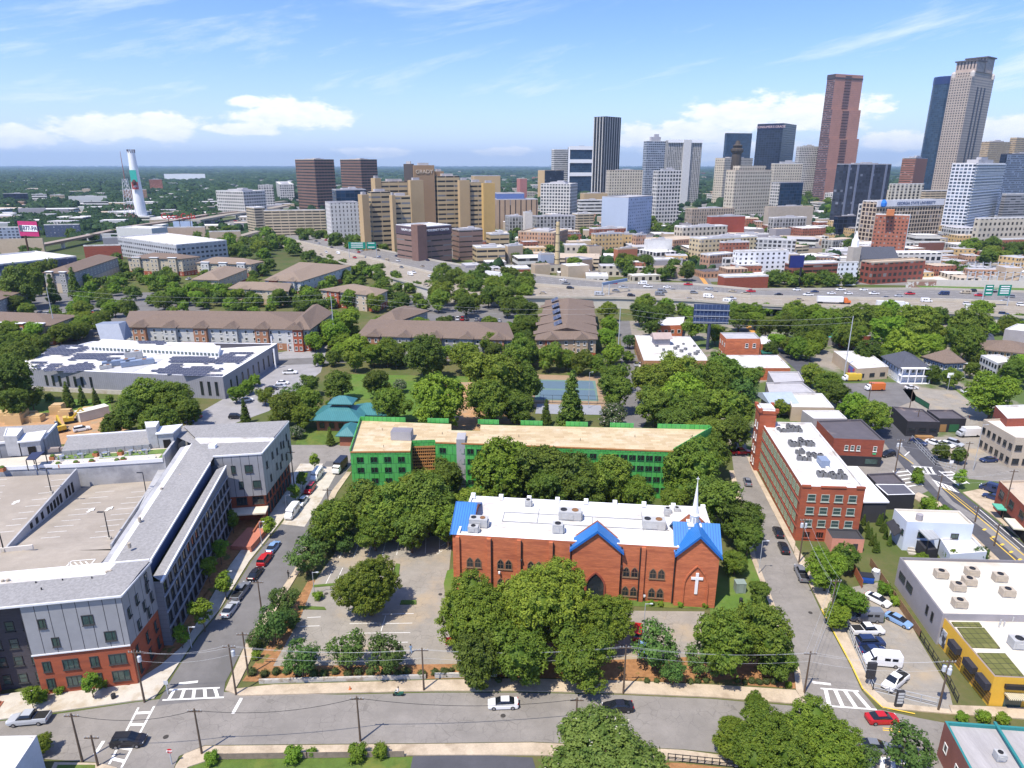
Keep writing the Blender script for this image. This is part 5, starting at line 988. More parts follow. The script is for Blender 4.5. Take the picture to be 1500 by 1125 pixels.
t, q=apart('brown roofed apartment house with solar panels left of the billboard, seen end on', [(786, 497), (873, 496), (867, 441), (801, 440)], 9.5, 13.4, SHB, mat('base_tan', (.42, .32, .22)), BRICKM, 3, (('f', 7), ('l', 16), ('r', 16)), 2)
for k in range(4):
    v=490-13*k;a=P(786+3.2*k, v, 9.6);b=P(873-1.5*k, v, 9.6);w=MB();c=(a+b)/2;L=b.x-a.x+2.4;w.poly([(a.x-1.3, a.y, 9.7), (c.x, c.y-2.2, 13.1), (c.x, c.y+4.5, 13.6), (a.x-1.3, a.y+5.6, 9.7)][::1]);w.poly([(b.x+1.3, b.y, 9.7), (b.x+1.3, b.y+5.6, 9.7), (c.x, c.y+4.5, 13.6), (c.x, c.y-2.2, 13.1)]);w.poly([(a.x-1.3, a.y, 9.7), (b.x+1.3, b.y, 9.7), (c.x, c.y-2.2, 13.1)]);w.build('cross_roof', [SHB], t)
sm=MB()
for k in range(5):c=P(826-1.5*k, 472-8.5*k, 13.2);sm.poly([(c.x-4.4, c.y-3, 12.1), (c.x-1, c.y-3, 13.75), (c.x-1, c.y+4, 13.75), (c.x-4.4, c.y+4, 12.1)])
sm.build('solar_array', [MATS['solar']], t)
apart('long apartment house with tan end wall at upper left, dark side in shade', [(64, 399), (103, 400), (172, 377), (140, 374)], 13, 16, SHB, GSID, TSID, 4, (('r', 14), ('f', 4)), 2, 6, bayroof='flat')
apart('cream apartment house with a brown roof behind the small car park', [(187, 378), (266, 379), (292, 376), (228, 370)], 13, 15.6, SHB, CREAM, BRICKM, 4, (('f', 10), ('r', 5)), 3, 3.4, bayroof='flat', bm=CREAM)
apart('white bayed apartment house right of the cream one', [(288, 385), (367, 387), (385, 383), (313, 377)], 10, 13, SHT, CREAM, BRICKM, 3, (('f', 9), ('r', 4)), 3, 3.2, bayroof='flat', bm=WSID)
apart('tan roofed apartment house in front of the white bayed one', [(282, 409), (320, 410), (361, 394), (322, 391)], 10, 13, SHT, CREAM, BRICKM, 3, (('r', 8), ('f', 4)), 0, 3.4)
apart('low tan roofed apartment house hidden by yellow green trees', [(336, 422), (421, 426), (425, 415), (352, 413)], 9, 11.5, SHT, CREAM, mat('base_tan', (.42, .32, .22)), 3, (('f', 10), ), 2)
apart('tan roofed apartment house next to the motorway curve', [(388, 410), (440, 412), (514, 389), (440, 384)], 10, 13, SHT, WSID, BRICKM, 3, (('f', 5), ('r', 10)), 2)
apart('tan roofed apartment house beside the motorway retaining wall', [(470, 424), (551, 433), (567, 425), (518, 416)], 9.5, 12, SHT, TSID, BRICKM, 3, (('f', 9), ('r', 4)), 2)
apart('brown roofed apartment house with orange brick bays at the left picture edge', [(-40, 474), (74, 476), (112, 462), (-40, 455)], 9.5, 12.5, SHB, TSID, mat('base_orange', (.42, .15, .07)), 3, (('f', 14), ('r', 5)), 4, bayroof='flat')
apart('grey apartment house cut by the left picture edge', [(-70, 440), (-4, 440), (39, 424), (-20, 418)], 11, 13.5, SHB, GSID, GSID, 3, (('r', 8), ), 0)
hs='old houses beyond the empty lot'
apart('house with dark blue hip roof and a two level red porch', [(1294, 522), (1318, 538), (1360, 538), (1335, 519)], 6, 9.5, SHD, mat('white_house', (.66, .68, .74)), mat('white_house', (.66, .68, .74)), 2, (('l', 6), ('f', 5)), 0, 2.6, 'house', 'house', hs)
apart('blue house with brown hip roof and a white two level porch', [(1354, 522), (1384, 531), (1412, 530), (1391, 514)], 7, 10.5, SHB, NSID, NSID, 2, (('l', 5), ('f', 4)), 0, 2.6, 'house', 'house', hs)
apart('long tan brick house with a brown roof at the right edge', [(1438, 511), (1510, 518), (1520, 507), (1434, 499)], 6, 9, SHB, mat('tan_brick_house', (.5, .34, .17)), mat('tan_brick_house', (.5, .34, .17)), 2, (('f', 8), ), 0, 2.6, 'house', 'house', hs)
apart('small house with a dark hip roof half hidden by trees', [(1417, 499), (1456, 502), (1452, 491), (1420, 490)], 5, 8.5, SHD, GSID, GSID, 1, (('f', 3), ), 0, 2, 'house', 'house', hs)
for nm, px in(('house with dark blue hip roof', ((1318, 540), (1360, 540))), ('blue house', ((1384, 533), (1412, 532)))):
    a, b=P(*px[0], 0), P(*px[1], 0);a=Vector((*pp(px[0][0], px[0][1]-2, 6)[:2], 0));b=Vector((*pp(px[1][0], px[1][1]-2, 6)[:2], 0));d=(b-a).normalized();t=thing('porch', f'two level white porch on the front of the {nm}', 'porch', (*a[:2], 0))
    for zz in(0.05, 3., 6.):m=MB();m.beam(a+Vector((0, -1.2, zz)), b+Vector((0, -1.2, zz)), 2.4, .25);m.build('floor', [WHITE], t)
    for k in range(5):p=a.lerp(b, k/4)+Vector((0, -2.2, 0));m=MB();m.beam(p, p+Vector((0, 0, 6)), .25);m.build('post', [WHITE], t)
flat('white three storey building with rows of dark shuttered windows', [(1437, 520), (1462, 532), (1485, 528), (1464, 519)], 9, WSID, WROOF, wins=[('l', (1, 3.9, 6.6), 6, 1.2, 1.5, DFR, GLASS), ('f', (1, 3.9, 6.6), 4, 1.2, 1.5, DFR, GLASS)])
flat('grey building with a white roof at the far right edge below the motorway', [(1472, 482), (1530, 488), (1550, 478), (1490, 474)], 8, GWALL, WROOF, wins=[('l', (1.5, 5), 4, 1.2, 1.5, DFR, GLASS), ('f', (1.5, 5), 6, 1.2, 1.5, DFR, GLASS)])
t, q=flat('tan restaurant with a white roof and a painted side wall', [(1221, 514), (1270, 514), (1302, 537), (1256, 540)], 5, TANW, WROOF, 'restaurant', wins=[('f', (1.2, ), 3, 2.2, 1.6, DFR, GLASS)]);face_box(t, q, 'l', .8, 6, .6, 3.6, mat('mural_red', (.5, .05, .08), c2=(.1, .15, .4), patch=(.45, .55), pscale=.4), 'mural', .1)
flat('low grey roofed shop with a brick front among the trees', [(1226, 482), (1272, 482), (1276, 492), (1232, 494)], 5, BRICKD, GROOF, 'shop')
flat('small shelter with a bright turquoise roof among the trees', [(1213, 488), (1234, 487), (1236, 493), (1214, 494)], 4, GWALL, mat('turquoise', (.06, .45, .42)), 'shelter', 'shelter', par=.1)
NEAR=[(360, 346), (470, 376), (540, 398), (645, 428), (760, 436), (902, 437), (1017, 441), (1100, 447), (1436, 461), (1640, 476)]
FAR=[(395, 334), (480, 352), (560, 367), (645, 384), (740, 399), (900, 415), (1015, 417), (1100, 425), (1370, 424), (1640, 433)]
HZ=[1, 2.5, 4, 6, 6, 6, 6, 6, 6, 6]
HN=[Vector((*pp(*p, z), z))for p, z in zip(NEAR, HZ)];HF=[Vector((*pp(*p, z), z))for p, z in zip(FAR, HZ)]
def hw(s, f):
    i=min(8, int(s));k=s-i
    return HN[i].lerp(HN[i+1], k).lerp(HF[i].lerp(HF[i+1], k), f)
A_HWY2=asphalt('motorway_asphalt', (.2, .19, .18), False)
def strip(name, f0, f1, dz, m, s0=0, s1=9, n=36):
    b=MB();up=Vector((0, 0, dz))
    for i in range(n):
        a, c=s0+(s1-s0)*i/n, s0+(s1-s0)*(i+1)/n;b.poly([hw(a, f0)+up, hw(c, f0)+up, hw(c, f1)+up, hw(a, f1)+up])
    return setting(b.build(name, [m]))
strip('motorway', 0, .49, 0, A_HWY);strip('motorway', .49, 1, 0, A_HWY2)
for f in(.1, .2, .3, .39, .6, .7, .8, .9):
    b=MB()
    for i in range(110):
        s=i*9/110;e=s+.035;q=(hw(s, f), hw(e, f));n=(hw(s, 1)-hw(s, 0)).normalized()*.09;up=Vector((0, 0, .03));b.poly([q[0]-n+up, q[1]-n+up, q[1]+n+up, q[0]+n+up])
    setting(b.build('lane_marking', [PAINT]))
def wall_line(name, label, f, h, w, m, s0=0, s1=9, z0=None, cat='barrier', n=27):
    b=MB()
    for i in range(n):
        a, c=hw(s0+(s1-s0)*i/n, f), hw(s0+(s1-s0)*(i+1)/n, f);d=(c-a);d.z=0;d.normalize();q=Vector((-d.y, d.x, 0))*w/2
        la, lc=(a.z if z0 is None else z0), (c.z if z0 is None else z0);U=lambda p, z:(p.x, p.y, z)
        b.poly([U(a-q, la-.3), U(c-q, lc-.3), U(c-q, c.z+h), U(a-q, a.z+h)]);b.poly([U(c+q, lc-.3), U(a+q, la-.3), U(a+q, a.z+h), U(c+q, c.z+h)]);b.poly([U(a-q, a.z+h), U(c-q, c.z+h), U(c+q, c.z+h), U(a+q, a.z+h)])
    return tag(b.build(name, [m]), label, cat)
BAR=mat('barrier_concrete', (.46, .42, .35), var=.15, scale=.1);RETW=mat('retaining_wall_panels', (.5, .47, .41), var=.12, scale=.15)
wall_line('median_barrier', 'concrete median barrier between the two halves of the motorway', .49, 1.4, .6, BAR);wall_line('barrier', 'concrete parapet along the near edge of the motorway', .0, 1., .4, BAR);wall_line('barrier', 'concrete parapet along the downtown edge of the motorway', 1., 1.2, .4, BAR)
wall_line('retaining_wall', 'tall pale concrete retaining wall under the near edge of the motorway', .012, -.1, .5, RETW, 1.5, 6, 0, 'wall');wall_line('retaining_wall', 'pale retaining wall under the motorway at the right picture edge', .012, -.1, .5, RETW, 8, 9, 0, 'wall')
wall_line('retaining_wall', 'retaining wall on the downtown side of the motorway', .99, -.1, .5, RETW, 0, 9, 0, 'wall')
t=thing('motorway_bridge', 'long motorway bridge on round concrete columns over the street', 'bridge', (*hw(7, .2)[:2], 0));b=MB()
for i in range(16):
    a, c=6+2*i/16, 6+2*(i+1)/16;U=lambda p, z:(p.x, p.y, z);p, q, r_, s=hw(a, .003), hw(c, .003), hw(c, .99), hw(a, .99);b.poly([U(p, 4.3), U(q, 4.3), U(q, 5.9), U(p, 5.9)]);b.poly([U(s, 4.3), U(r_, 4.3), U(q, 4.3), U(p, 4.3)])
b.build('girder', [mat('girder_grey', (.3, .3, .31))], t)
for i in range(8):
    for f in(.05, .35, .65, .95):p=hw(6.1+.25*i, f);m=MB();m.tube((p.x, p.y, 0), (p.x, p.y, 4.3), .7, n=8);m.build('column', [CONC_W], t)
def text_on(o, s, size, loc, rz, m, ext=.03, tilt=pi/2, name='lettering', align='CENTER'):
    c=bpy.data.curves.new(name, 'FONT');c.body=s;c.size=size;c.extrude=ext;c.align_x=align;c.align_y='CENTER'
    x=bpy.data.objects.new(name, c);dg=bpy.context.evaluated_depsgraph_get();me=bpy.data.meshes.new_from_object(x);bpy.data.objects.remove(x);bpy.data.curves.remove(c)
    me.materials.clear();me.materials.append(m);k=bpy.data.objects.new(name, me);COL.objects.link(k);k.location=Vector(loc)-(o.location if o else Vector());k.rotation_euler=(tilt, 0, rz)
    if o:k.parent=o
    return k
SIGN_G=mat('sign_green', (.005, .2, .14), var=.05, rough=.4);SW=mat('sign_white', (.85, .85, .85), var=.02);STL=mat('pole_grey', (.42, .44, .46), var=.08, rough=.5)
def gantry(label, u0, u1, vb, vt, s, panels, z=6.):
    a, b=P(u0, vb, z), P(u1, vb, z);ht=HT(a.x, a.y, vt)-z;t=thing('sign_gantry', label, 'sign gantry', a, 0, 'green sign gantries over the motorway');d=(b-a).normalized();rz=atan2(d.y, d.x)
    for p in(a, b):m=MB();m.tube(p, p+Vector((0, 0, ht)), .3);m.build('post', [STL], t)
    m=MB()
    for dz in(ht-.4, ht-1.6):m.beam(a+Vector((0, 0, dz)), b+Vector((0, 0, dz)), .3)
    m.build('truss', [STL], t)
    for k0, k1, h, lines in panels:
        c=a.lerp(b, (k0+k1)/2);w=(b-a).length*(k1-k0);n=Vector((d.y, -d.x, 0))*.4;m=MB();m.box((*(c+n)[:2], z+ht-h*.75), (w, .12, h), rz);pn=m.build('sign_panel', [SIGN_G], t)
        k=MB()
        for i in range(lines):k.box((*(c+n*1.3)[:2], z+ht-h*.75+h*(.2+.6*i/max(1, lines-1))), (w*.7, .05, h*.09), rz)
        k=k.build('lettering', [SW], t)
gantry('green double sign gantry over the motorway beside the brown hospital annex', 512, 552, 378, 357, 0, [(0., .62, 5.5, 3), (.66, 1., 5.5, 2)], 4);gantry('green sign gantry at the motorway curve on the left', 383, 416, 344, 338, 0, [(0, 1, 4.5, 2)], 2)
gantry('pair of green exit signs on a tall frame at the right edge', 1437, 1475, 448, 421, 0, [(.0, .32, 6, 3), (.52, 1., 6, 4)], 6)
def pole_sign(u, vb, vt, arm, label):
    a=P(u, vb, 6);ht=HT(a.x, a.y, vt)-6;t=thing('sign_gantry', label, 'sign gantry', a);
    for dx in(0, 4):m=MB();m.tube(a+Vector((dx, 0, 0)), a+Vector((dx, 0, ht)), .35);m.build('post', [STL], t)
    m=MB();m.beam(a+Vector((0, 0, ht)), a+Vector((arm, 10, ht+1)), 1.2, 1.6);m.build('arm', [mat('truss_blue', (.15, .22, .34))], t)
pole_sign(882, 432, 416, 16, 'blue grey cantilever sign truss over the near side of the motorway')
def billboard(label, u, vb, uL, uR, vT, vB, front, back, rz=0., Yoff=0):
    c=P(u, vb, 0);t=thing('billboard', label, 'billboard', c);z1=HT(c.x, c.y, vT);z0=HT(c.x, c.y, vB);w=abs(XU(uR, c.y, z1)-XU(uL, c.y, z1))/max(.3, cos(rz));xm=(XU(uR, c.y, z1)+XU(uL, c.y, z1))/2
    m=MB();m.tube(c, (c.x, c.y, z0+.5), .7, n=10);m.build('post', [front[1]], t);q=rect(xm, c.y, w, 1.2, rz);m=MB();m.prism(q, z0, z1, 1, 1, bottom=True);m.m[0]=0;m.m[2]=2;m.build('panel', [front[0], front[1], back], t);return t, (xm, c.y, z0, z1, w)
PINK=mat('billboard_pink', (.5, .04, .16), var=.1);
t, (x, y, z0, z1, w)=billboard('pink and white billboard with a phone number on a brown post', 47, 392, 23, 57, 324, 346, (PINK, mat('post_brown', (.1, .05, .03))), DARK, -.25)
h=z1-z0;m=MB();m.box((x, y-.8, z0+h*.32), (w*.92, .1, h*.42), -.25);m.build('number_strip', [SW], t);text_on(t, '1-877-PAIN', h*.4, (x+w*.12, y-1.05-.25*w*.12, z0+h*.53), -.25, mat('ink_navy', (.02, .02, .12)))
m=MB();m.box((x-w*.36, y-.9+.25*w*.36, z0+h*.34), (w*.16, .12, h*.4), -.25);m.build('portrait_patch', [mat('patch_grey', (.1, .13, .16))], t)
t, (x, y, z0, z1, w)=billboard('dark blue back of a large billboard on a single post over the trees', 1036, 512, 1018, 1068, 446, 474, (mat('billboard_back', (.035, .06, .14), var=.3, scale=.6), mat('post_navy', (.05, .06, .1))), DARK, -.12)
for k in range(3):m=MB();m.beam((x-w/2, y-1+.06*w, z0+.8+(z1-z0)*k/3.2), (x+w/2, y-1-.06*w, z0+.8+(z1-z0)*k/3.2), .35);m.build('rail', [STEEL], t)
for k in range(9):m=MB();xx=x-w/2+w*(k+.5)/9;m.beam((xx, y-.9-.12*(xx-x), z0), (xx, y-.9-.12*(xx-x), z1), .25);m.build('rib', [mat('rib_navy', (.1, .14, .24))], t)
billboard('navy billboard on a dark post in front of the brick garage', 1170, 420, 1157, 1179, 374, 392, (mat('billboard_navy', (.02, .03, .16)), BLACK), DARK, .15)
t, (x, y, z0, z1, w)=billboard('pale blue billboard showing two people under the red lettering sign', 268, 348, 254, 281, 324, 340, (mat('billboard_sky', (.4, .5, .66)), BLACK), DARK, .1);m=MB();m.lathe((x+w*.28, y-1., z0+1), [(0, 0), (1.8, .5), (1.5, 4), (0, 6)], 8);m.build('figure_print', [mat('print_brown', (.35, .16, .08))], t)
r_=P(266, 350, 0);t=thing('letter_sign', 'large red script sign on a rooftop frame', 'sign', r_);zz=HT(r_.x, r_.y, 317);text_on(t, 'Coca-Cola', 8.5, (r_.x, r_.y, zz), .1, mat('sign_red', (.5, .03, .03)), .3);m=MB()
for k in(-12, 0, 12):m.beam((r_.x+k, r_.y+1, 0), (r_.x+k, r_.y+1, zz+3), .5)
m.build('frame', [mat('post_brown', (.1, .05, .03))], t)
c=P(208, 322, 0);zt=HT(c.x, c.y, 222);t=thing('chimney', 'tall white concrete chimney with a teal banner on its side', 'chimney', c);b=MB();b.tube(c, (c.x, c.y, zt), 8.6, 4.9, 20);b.build('stack', [WHITE], t, smooth=True)
m=MB()
for k in range(10):a=k*pi/5;m.beam((c.x+4.8*cos(a), c.y+4.8*sin(a), zt-2), (c.x+5.3*cos(a), c.y+5.3*sin(a), zt+3), .7)
m.build('antenna', [mat('antenna_grey', (.12, .1, .12))], t)
za, zb=HT(c.x, c.y, 249), HT(c.x, c.y, 277);m=MB();m.box((c.x+2.5, c.y-8.8, za-(za-zb)*.62), (9, .6, (za-zb)*.62), .12);m.build('banner', [mat('banner_teal', (.05, .42, .34))], t);m=MB();m.box((c.x+2.5, c.y-8.8, zb), (9, .6, (za-zb)*.4-.2), .12);m.build('banner_base', [mat('banner_red', (.4, .07, .06), c2=(.5, .4, .4), patch=(.55, .6), pscale=.2)], t);m=MB();m.lathe((c.x+2.5, c.y-9.3, zb+6), [(0, 0), (2.5, 1), (3, 4), (2, 7), (0, 8)], 10);m.build('portrait_print', [mat('print_dark', (.1, .04, .03))], t)
def mast(label, u, vb, vt, w0, Yy=None, red=True):
    c=P(u, vb, 0);h=HT(c.x, c.y, vt);t=thing('lattice_mast', label, 'mast', c);MR, MW=mat('mast_red', (.3, .13, .12)), mat('mast_white', (.6, .6, .62));n=10
    for s in range(n):
        m=MB();z0, z1=h*.62*s/n, h*.62*(s+1)/n
        for sx, sy in((-1, -1), (1, -1), (1, 1), (-1, 1)):
            a, b_=w0*(1-.6*s/n), w0*(1-.6*(s+1)/n);m.beam((c.x+sx*a, c.y+sy*a, z0), (c.x+sx*b_, c.y+sy*b_, z1), .5);m.beam((c.x+sx*a, c.y+sy*a, z0), (c.x-sy*b_, c.y+sx*b_, z1), .32)
        m.build('lattice', [MR if s in(0, 1, 3)else MW], t)
    m=MB();m.tube((c.x, c.y, h*.62), (c.x, c.y, h), .6, .25, 6);m.build('antenna', [MR], t)
mast('red and white lattice radio mast left of the tall white chimney', 193, 325, 222, 6)
c=P(816, 398, 0);zt=HT(c.x, c.y, 325);t=thing('chimney', 'slender cream brick chimney rising behind the motorway', 'chimney', c);b=MB();b.tube(c, (c.x, c.y, zt), 2.2, 1.4, 12);b.build('stack', [mat('cream_brick', (.55, .43, .24), var=.15)], t)
for k in range(6):m=MB();z=zt*(k+.5)/6;m.tube((c.x, c.y, z), (c.x, c.y, z+.35), 2.25-.8*(k+.5)/6+.08, n=12);m.build('band', [DARK], t)
def flyover(label, px, z, w, m_, side, cat='bridge', name='flyover'):
    pts=[Vector((*pp(u, v, z), z))for u, v in px];t=thing(name, label, cat, (pts[0].x, pts[0].y, 0));d=MB();s=MB()
    for a, b in zip(pts, pts[1:]):d.beam(a-Vector((0, 0, .1)), b-Vector((0, 0, .1)), w, .3);s.beam(a-Vector((0, 0, 1.2)), b-Vector((0, 0, 1.2)), w*.94, 1.9)
    d.build('deck', [m_], t);s.build('girder', [side], t)
    for a, b in zip(pts, pts[1:]):
        n=max(1, int((b-a).length/45))
        for k in range(n):p=a.lerp(b, (k+.5)/n);m=MB();m.box((p.x, p.y, 0), (2.5, 2.5, z-1.9));m.build('pier', [CONC_W], t)
flyover('long brown rail viaduct on concrete piers at upper left', [(58, 358), (120, 346), (190, 331), (250, 323), (300, 314), (350, 309)], 8, 9, mat('rail_bed', (.3, .24, .2)), mat('viaduct_brown', (.3, .19, .12)), name='rail_viaduct')
flyover('pale concrete flyover near the beige parking garage', [(285, 322), (330, 314), (390, 306), (420, 300)], 9, 16, A_HWY, BAR);flyover('curving ramp at the motorway bend on the left', [(335, 350), (360, 343), (385, 336), (398, 330)], 5, 9, A_HWY, BAR);flyover('upper deck of the interchange behind the red script sign', [(240, 312), (300, 303), (370, 299), (440, 292)], 8, 14, A_HWY, BAR)
t=thing('substation', 'steel frames of an electrical substation beyond the motorway at right', 'substation', (*P(1450, 412)[:2], 0));k=0
for u in range(1415, 1520, 11):
    for v in(401, 408, 416):c=P(u, v, 0);m=MB();m.beam(c, c+Vector((0, 0, 9)), .5);m.beam(c+Vector((0, 0, 8)), c+Vector((7, 0, 8)), .4);m.beam(c+Vector((0, 0, 5)), c+Vector((7, 0, 5)), .3);m.build('steel_frame', [STL], t)
for u in range(1420, 1510, 18):c=P(u, 412, 0);m=MB();m.box(c, (5, 4, 4));m.tube(c+Vector((0, 0, 4)), c+Vector((0, 0, 6.5)), .5);m.build('transformer', [GREY_M], t)
sheet('gravel', [(1300, 400), (1560, 396), (1600, 424), (1350, 418)], .3, mat('pale_gravel', (.55, .52, .47), var=.1, scale=.2));sheet('grass_verge', [(1340, 418), (1600, 424), (1600, 431), (1360, 424)], 5.9, GRASS_B, 6.)
b=MB();a, c=P(1348, 420, 0), P(1600, 424, 0);b.beam(a+Vector((0, 0, 2.5)), c+Vector((0, 0, 2.5)), .4, 5);tag(b.build('concrete_wall', [CONC_W]), 'long pale concrete wall below the substation', 'wall')
sheet('road', [(985, 352), (1000, 352), (1052, 430), (1022, 430)], .05, A_MID);sheet('road', [(1022, 430), (1052, 430), (1130, 505), (1112, 510)], .05, A_MID)
for a, b in(((986, 354), (1019, 390)), ((1024, 402), (1040, 424)), ((1092, 474), (1120, 505))):bar(a, b, 3., mat('tram_orange', (.55, .27, .07)), .12)
FB=facade('brown_banded', (.24, .14, .1), (.02, .018, .018), 6., 5.2, (.08, 1.), (.4, .95), gvar=.4, blinds=0);FG=facade('tan_banded', (.47, .36, .21), (.03, .032, .034), 9., 4.4, (.04, .96), (.4, .78), gvar=.5, blinds=.12)
FTAN=mat('tan_tower_wall', (.46, .33, .18), var=.08, scale=.05);FGOLD=mat('gold_tower_wall', (.55, .36, .13), var=.08, scale=.05);FBRN=mat('brown_tower_wall', (.3, .2, .12), var=.08, scale=.05)
FV=facade('dark_fins', (.5, .48, .45), (.012, .012, .014), 8., 4., (.26, 1.), (0, 1), gvar=.3, blinds=0);FWG=facade('white_grid', (.56, .54, .5), (.03, .033, .038), 4.6, 4.8, (.22, .86), (.25, .86), blinds=.06);FWB=facade('white_banded', (.62, .6, .55), (.04, .04, .04), 3., 4.8, (0, 1), (.38, .85));FBL=facade('blue_glass', (.035, .055, .09), (.02, .045, .085), 5., 5., (.06, .96), (.08, .92), grough=.12, gvar=.4, blinds=0);FNV=facade('navy_glass', (.02, .03, .06), (.012, .019, .036), 6., 5., (.08, .95), (.1, .92), grough=.15, gvar=.5, blinds=0)
FCR=facade('cream_punched', (.52, .46, .36), (.035, .03, .028), 5., 5., (.3, .74), (.25, .76), blinds=.06);FPK=facade('pink_granite', (.4, .2, .145), (.33, .16, .12), 2.4, 3.9, (.1, .9), (.4, .8), gvar=.15, blinds=0);FPD=facade('pink_glass', (.25, .14, .12), (.03, .03, .04), 3., 3.9, (.0, 1.), (.3, .85));F191=facade('taupe_granite', (.42, .35, .285), (.03, .026, .03), 5.6, 5.6, (.28, .78), (.22, .76), blinds=0);FGY=facade('grey_tower', (.36, .39, .44), (.03, .05, .08), 5., 5., (.15, .9), (.3, .9));FDK=facade('slate_condo', (.05, .055, .075), (.03, .038, .055), 5.2, 4., (.12, .9), (.12, .85), gvar=.6, blinds=.02)
FGS=facade('brown_fins', (.5, .4, .29), (.04, .028, .024), 4.2, 4.2, (.28, 1.), (0., .75), gvar=.5);FBK=facade('brick_punched', (.31, .115, .07), (.06, .045, .04), 3., 3.1, (.25, .7), (.3, .75));FWT=facade('white_condo', (.6, .61, .64), (.04, .06, .09), 4.4, 4., (.2, .9), (.3, .9), blinds=.05);FGAR=facade('garage_decks', (.52, .43, .3), (.045, .04, .035), 9., 3.2, (.04, .96), (.45, .9), gvar=.3, blinds=0);FWH=facade('white_hotel', (.76, .76, .77), (.05, .05, .055), 4.2, 3.2, (.3, .68), (.28, .75));FTB=facade('tan_brick_punched', (.42, .25, .16), (.07, .06, .055), 2.8, 3.8, (.25, .7), (.25, .8));FYL=facade('ochre_office', (.55, .38, .18), (.06, .07, .07), 3.6, 3.8, (.3, .7), (.3, .75));FGR=facade('grey_concrete_bays', (.38, .37, .35), (.05, .045, .04), 4., 4., (.25, .8), (.15, .9))
RF={'w':WROOF, 'g':GROOF, 't':TROOF, 'd':KROOF}
def tw(uL, uC, uR, vt, Y, th):
    th=R(th);z=HT(0, Y, vt);xc=XU(uC, Y, z);f0=Y*cos(PIT)-(z-CAMH)*sin(PIT);c, s=cos(th), sin(th);cp=cos(PIT)
    k=(uL-750)/1000;tl=max(2., (xc-k*f0)/(s+k*c*cp))if abs(s+k*c*cp)>.02 else 20
    k=(uR-750)/1000;tr=max(2., (k*f0-xc)/(c-k*s*cp))if abs(c-k*s*cp)>.02 else 20
    C=Vector((xc, Y));A=C+Vector((-s, c))*tl;B=C+Vector((c, s))*tr
    return[tuple(C), tuple(B), tuple(B+Vector((-s, c))*tl), tuple(A)], z
def tower(label, uL, uC, uR, vt, Y, th, fm, rf='g', cat='office tower', name='office_tower', dmin=None, pent=0., base=None, bayw=3., z0=0., fl=None, roof_m=None, sides=None):
    q, z=tw(uL, uC, uR, vt, Y, th)
    if dmin:
        C, B=Vector(q[0]), Vector(q[1]);d=(B-C).normalized();n=Vector((-d.y, d.x))*dmin;q=[tuple(C), tuple(B), tuple(B+n), tuple(C+n)]
    c=(sum(p[0]for p in q)/4, sum(p[1]for p in q)/4, 0);t=thing(name, label, cat, c);keep(q, 3);b=MB()
    if sides:
        ms=list(dict.fromkeys(sides));b.prism(q, z0, z, 0, top=False, bay=bayw)
        for i in range(4):b.m[i]=ms.index(sides[i])
    else:ms=[fm];b.prism(q, z0, z, 0, top=False, bay=bayw)
    b.build('wall', ms, t);r=MB();r.poly([(*p, z)for p in q]);n=inset(q, .6)
    for i in range(4):j=(i+1)%4;r.poly([(*q[i], z), (*q[j], z), (*q[j], z+1.), (*q[i], z+1.)]);r.poly([(*n[j], z), (*n[i], z), (*n[i], z+1.), (*n[j], z+1.)]);r.poly([(*q[i], z+1.), (*q[j], z+1.), (*n[j], z+1.), (*n[i], z+1.)])
    r.build('roof', [roof_m or RF[rf]], t)
    if pent:
        m=MB();ce=Vector(c[:2]);k=[tuple(ce+(Vector(p)-ce)*.5)for p in q];m.prism(k, z+.02, z+pent, 0, 0);k2=[tuple(ce+(Vector(p)-ce)*.22+Vector((3, 2)))for p in q];m.prism(k2, z+pent+.01, z+pent*1.6, 0, 0);m.build('penthouse', [GROOF], t)
    return t, q, z
T=tower
T('dark brown banded slab tower, left of the near twin pair', 432, 460, 489, 234, 1250, 45, FB, 't', pent=2);T('dark brown banded slab tower, right of the twin pair', 498, 528, 552, 234, 1380, 45, FB, 't', pent=2)
def hospital():
    t=thing('hospital', 'huge tan hospital of stepped banded wings around a taller blank slab', 'hospital', (*P(620, 376)[:2], 0))
    for uL, uC, uR, vt, Y, th, fm in((524, 530, 540, 285, 640, 40, FTAN), (538, 543, 572, 281, 650, 30, FG), (543, 549, 558, 261, 668, 40, FTAN), (552, 556, 601, 266, 672, 25, FG), (570, 573, 601, 287, 628, 25, FG), (570, 574, 579, 286, 622, 40, FTAN), (597, 601, 620, 264, 655, 35, FTAN), (591, 604, 606, 240, 680, 60, mat('slab_dark', (.08, .07, .07))), (603, 606, 636, 242, 676, 20, FBRN), (634, 637, 650, 251, 690, 30, FBRN), (635, 640, 673, 258, 684, 25, FG), (670, 673, 688, 264, 668, 30, FTAN), (684, 688, 708, 267, 676, 25, FG), (705, 708, 725, 268, 660, 30, FGOLD)):
        q, z=tw(uL, uC, uR, vt, Y, th);keep(q, 3);b=MB();b.prism(q, 0, z, 0, 1, bay=3);b.build('wing', [fm, TROOF], t)
        m=MB();ce=Vector((sum(p[0]for p in q)/4, sum(p[1]for p in q)/4));m.prism([tuple(ce+(Vector(p)-ce)*.5)for p in q], z, z+2.2, 0);m.build('roof_plant', [GROOF], t)
    q, z=tw(603, 606, 636, 242, 676, 20);d=(Vector(q[1])-Vector(q[0])).normalized();c=Vector(q[0]).lerp(Vector(q[1]), .5)+Vector((d.y, -d.x))*.3;text_on(t, 'GRADY', 5., (*c, z-6), atan2(d.y, d.x), mat('sign_pale', (.62, .52, .4)), .2)
hospital()
t, q, z=T('purple brown hospital annex with a corner tower beside the motorway', 580, 613, 661, 334, 560, 42, facade('mauve_bands', (.23, .15, .12), (.03, .03, .03), 12., 4.4, (.03, .97), (.5, .72)), 'w', 'hospital annex', 'hospital_annex', base=None)
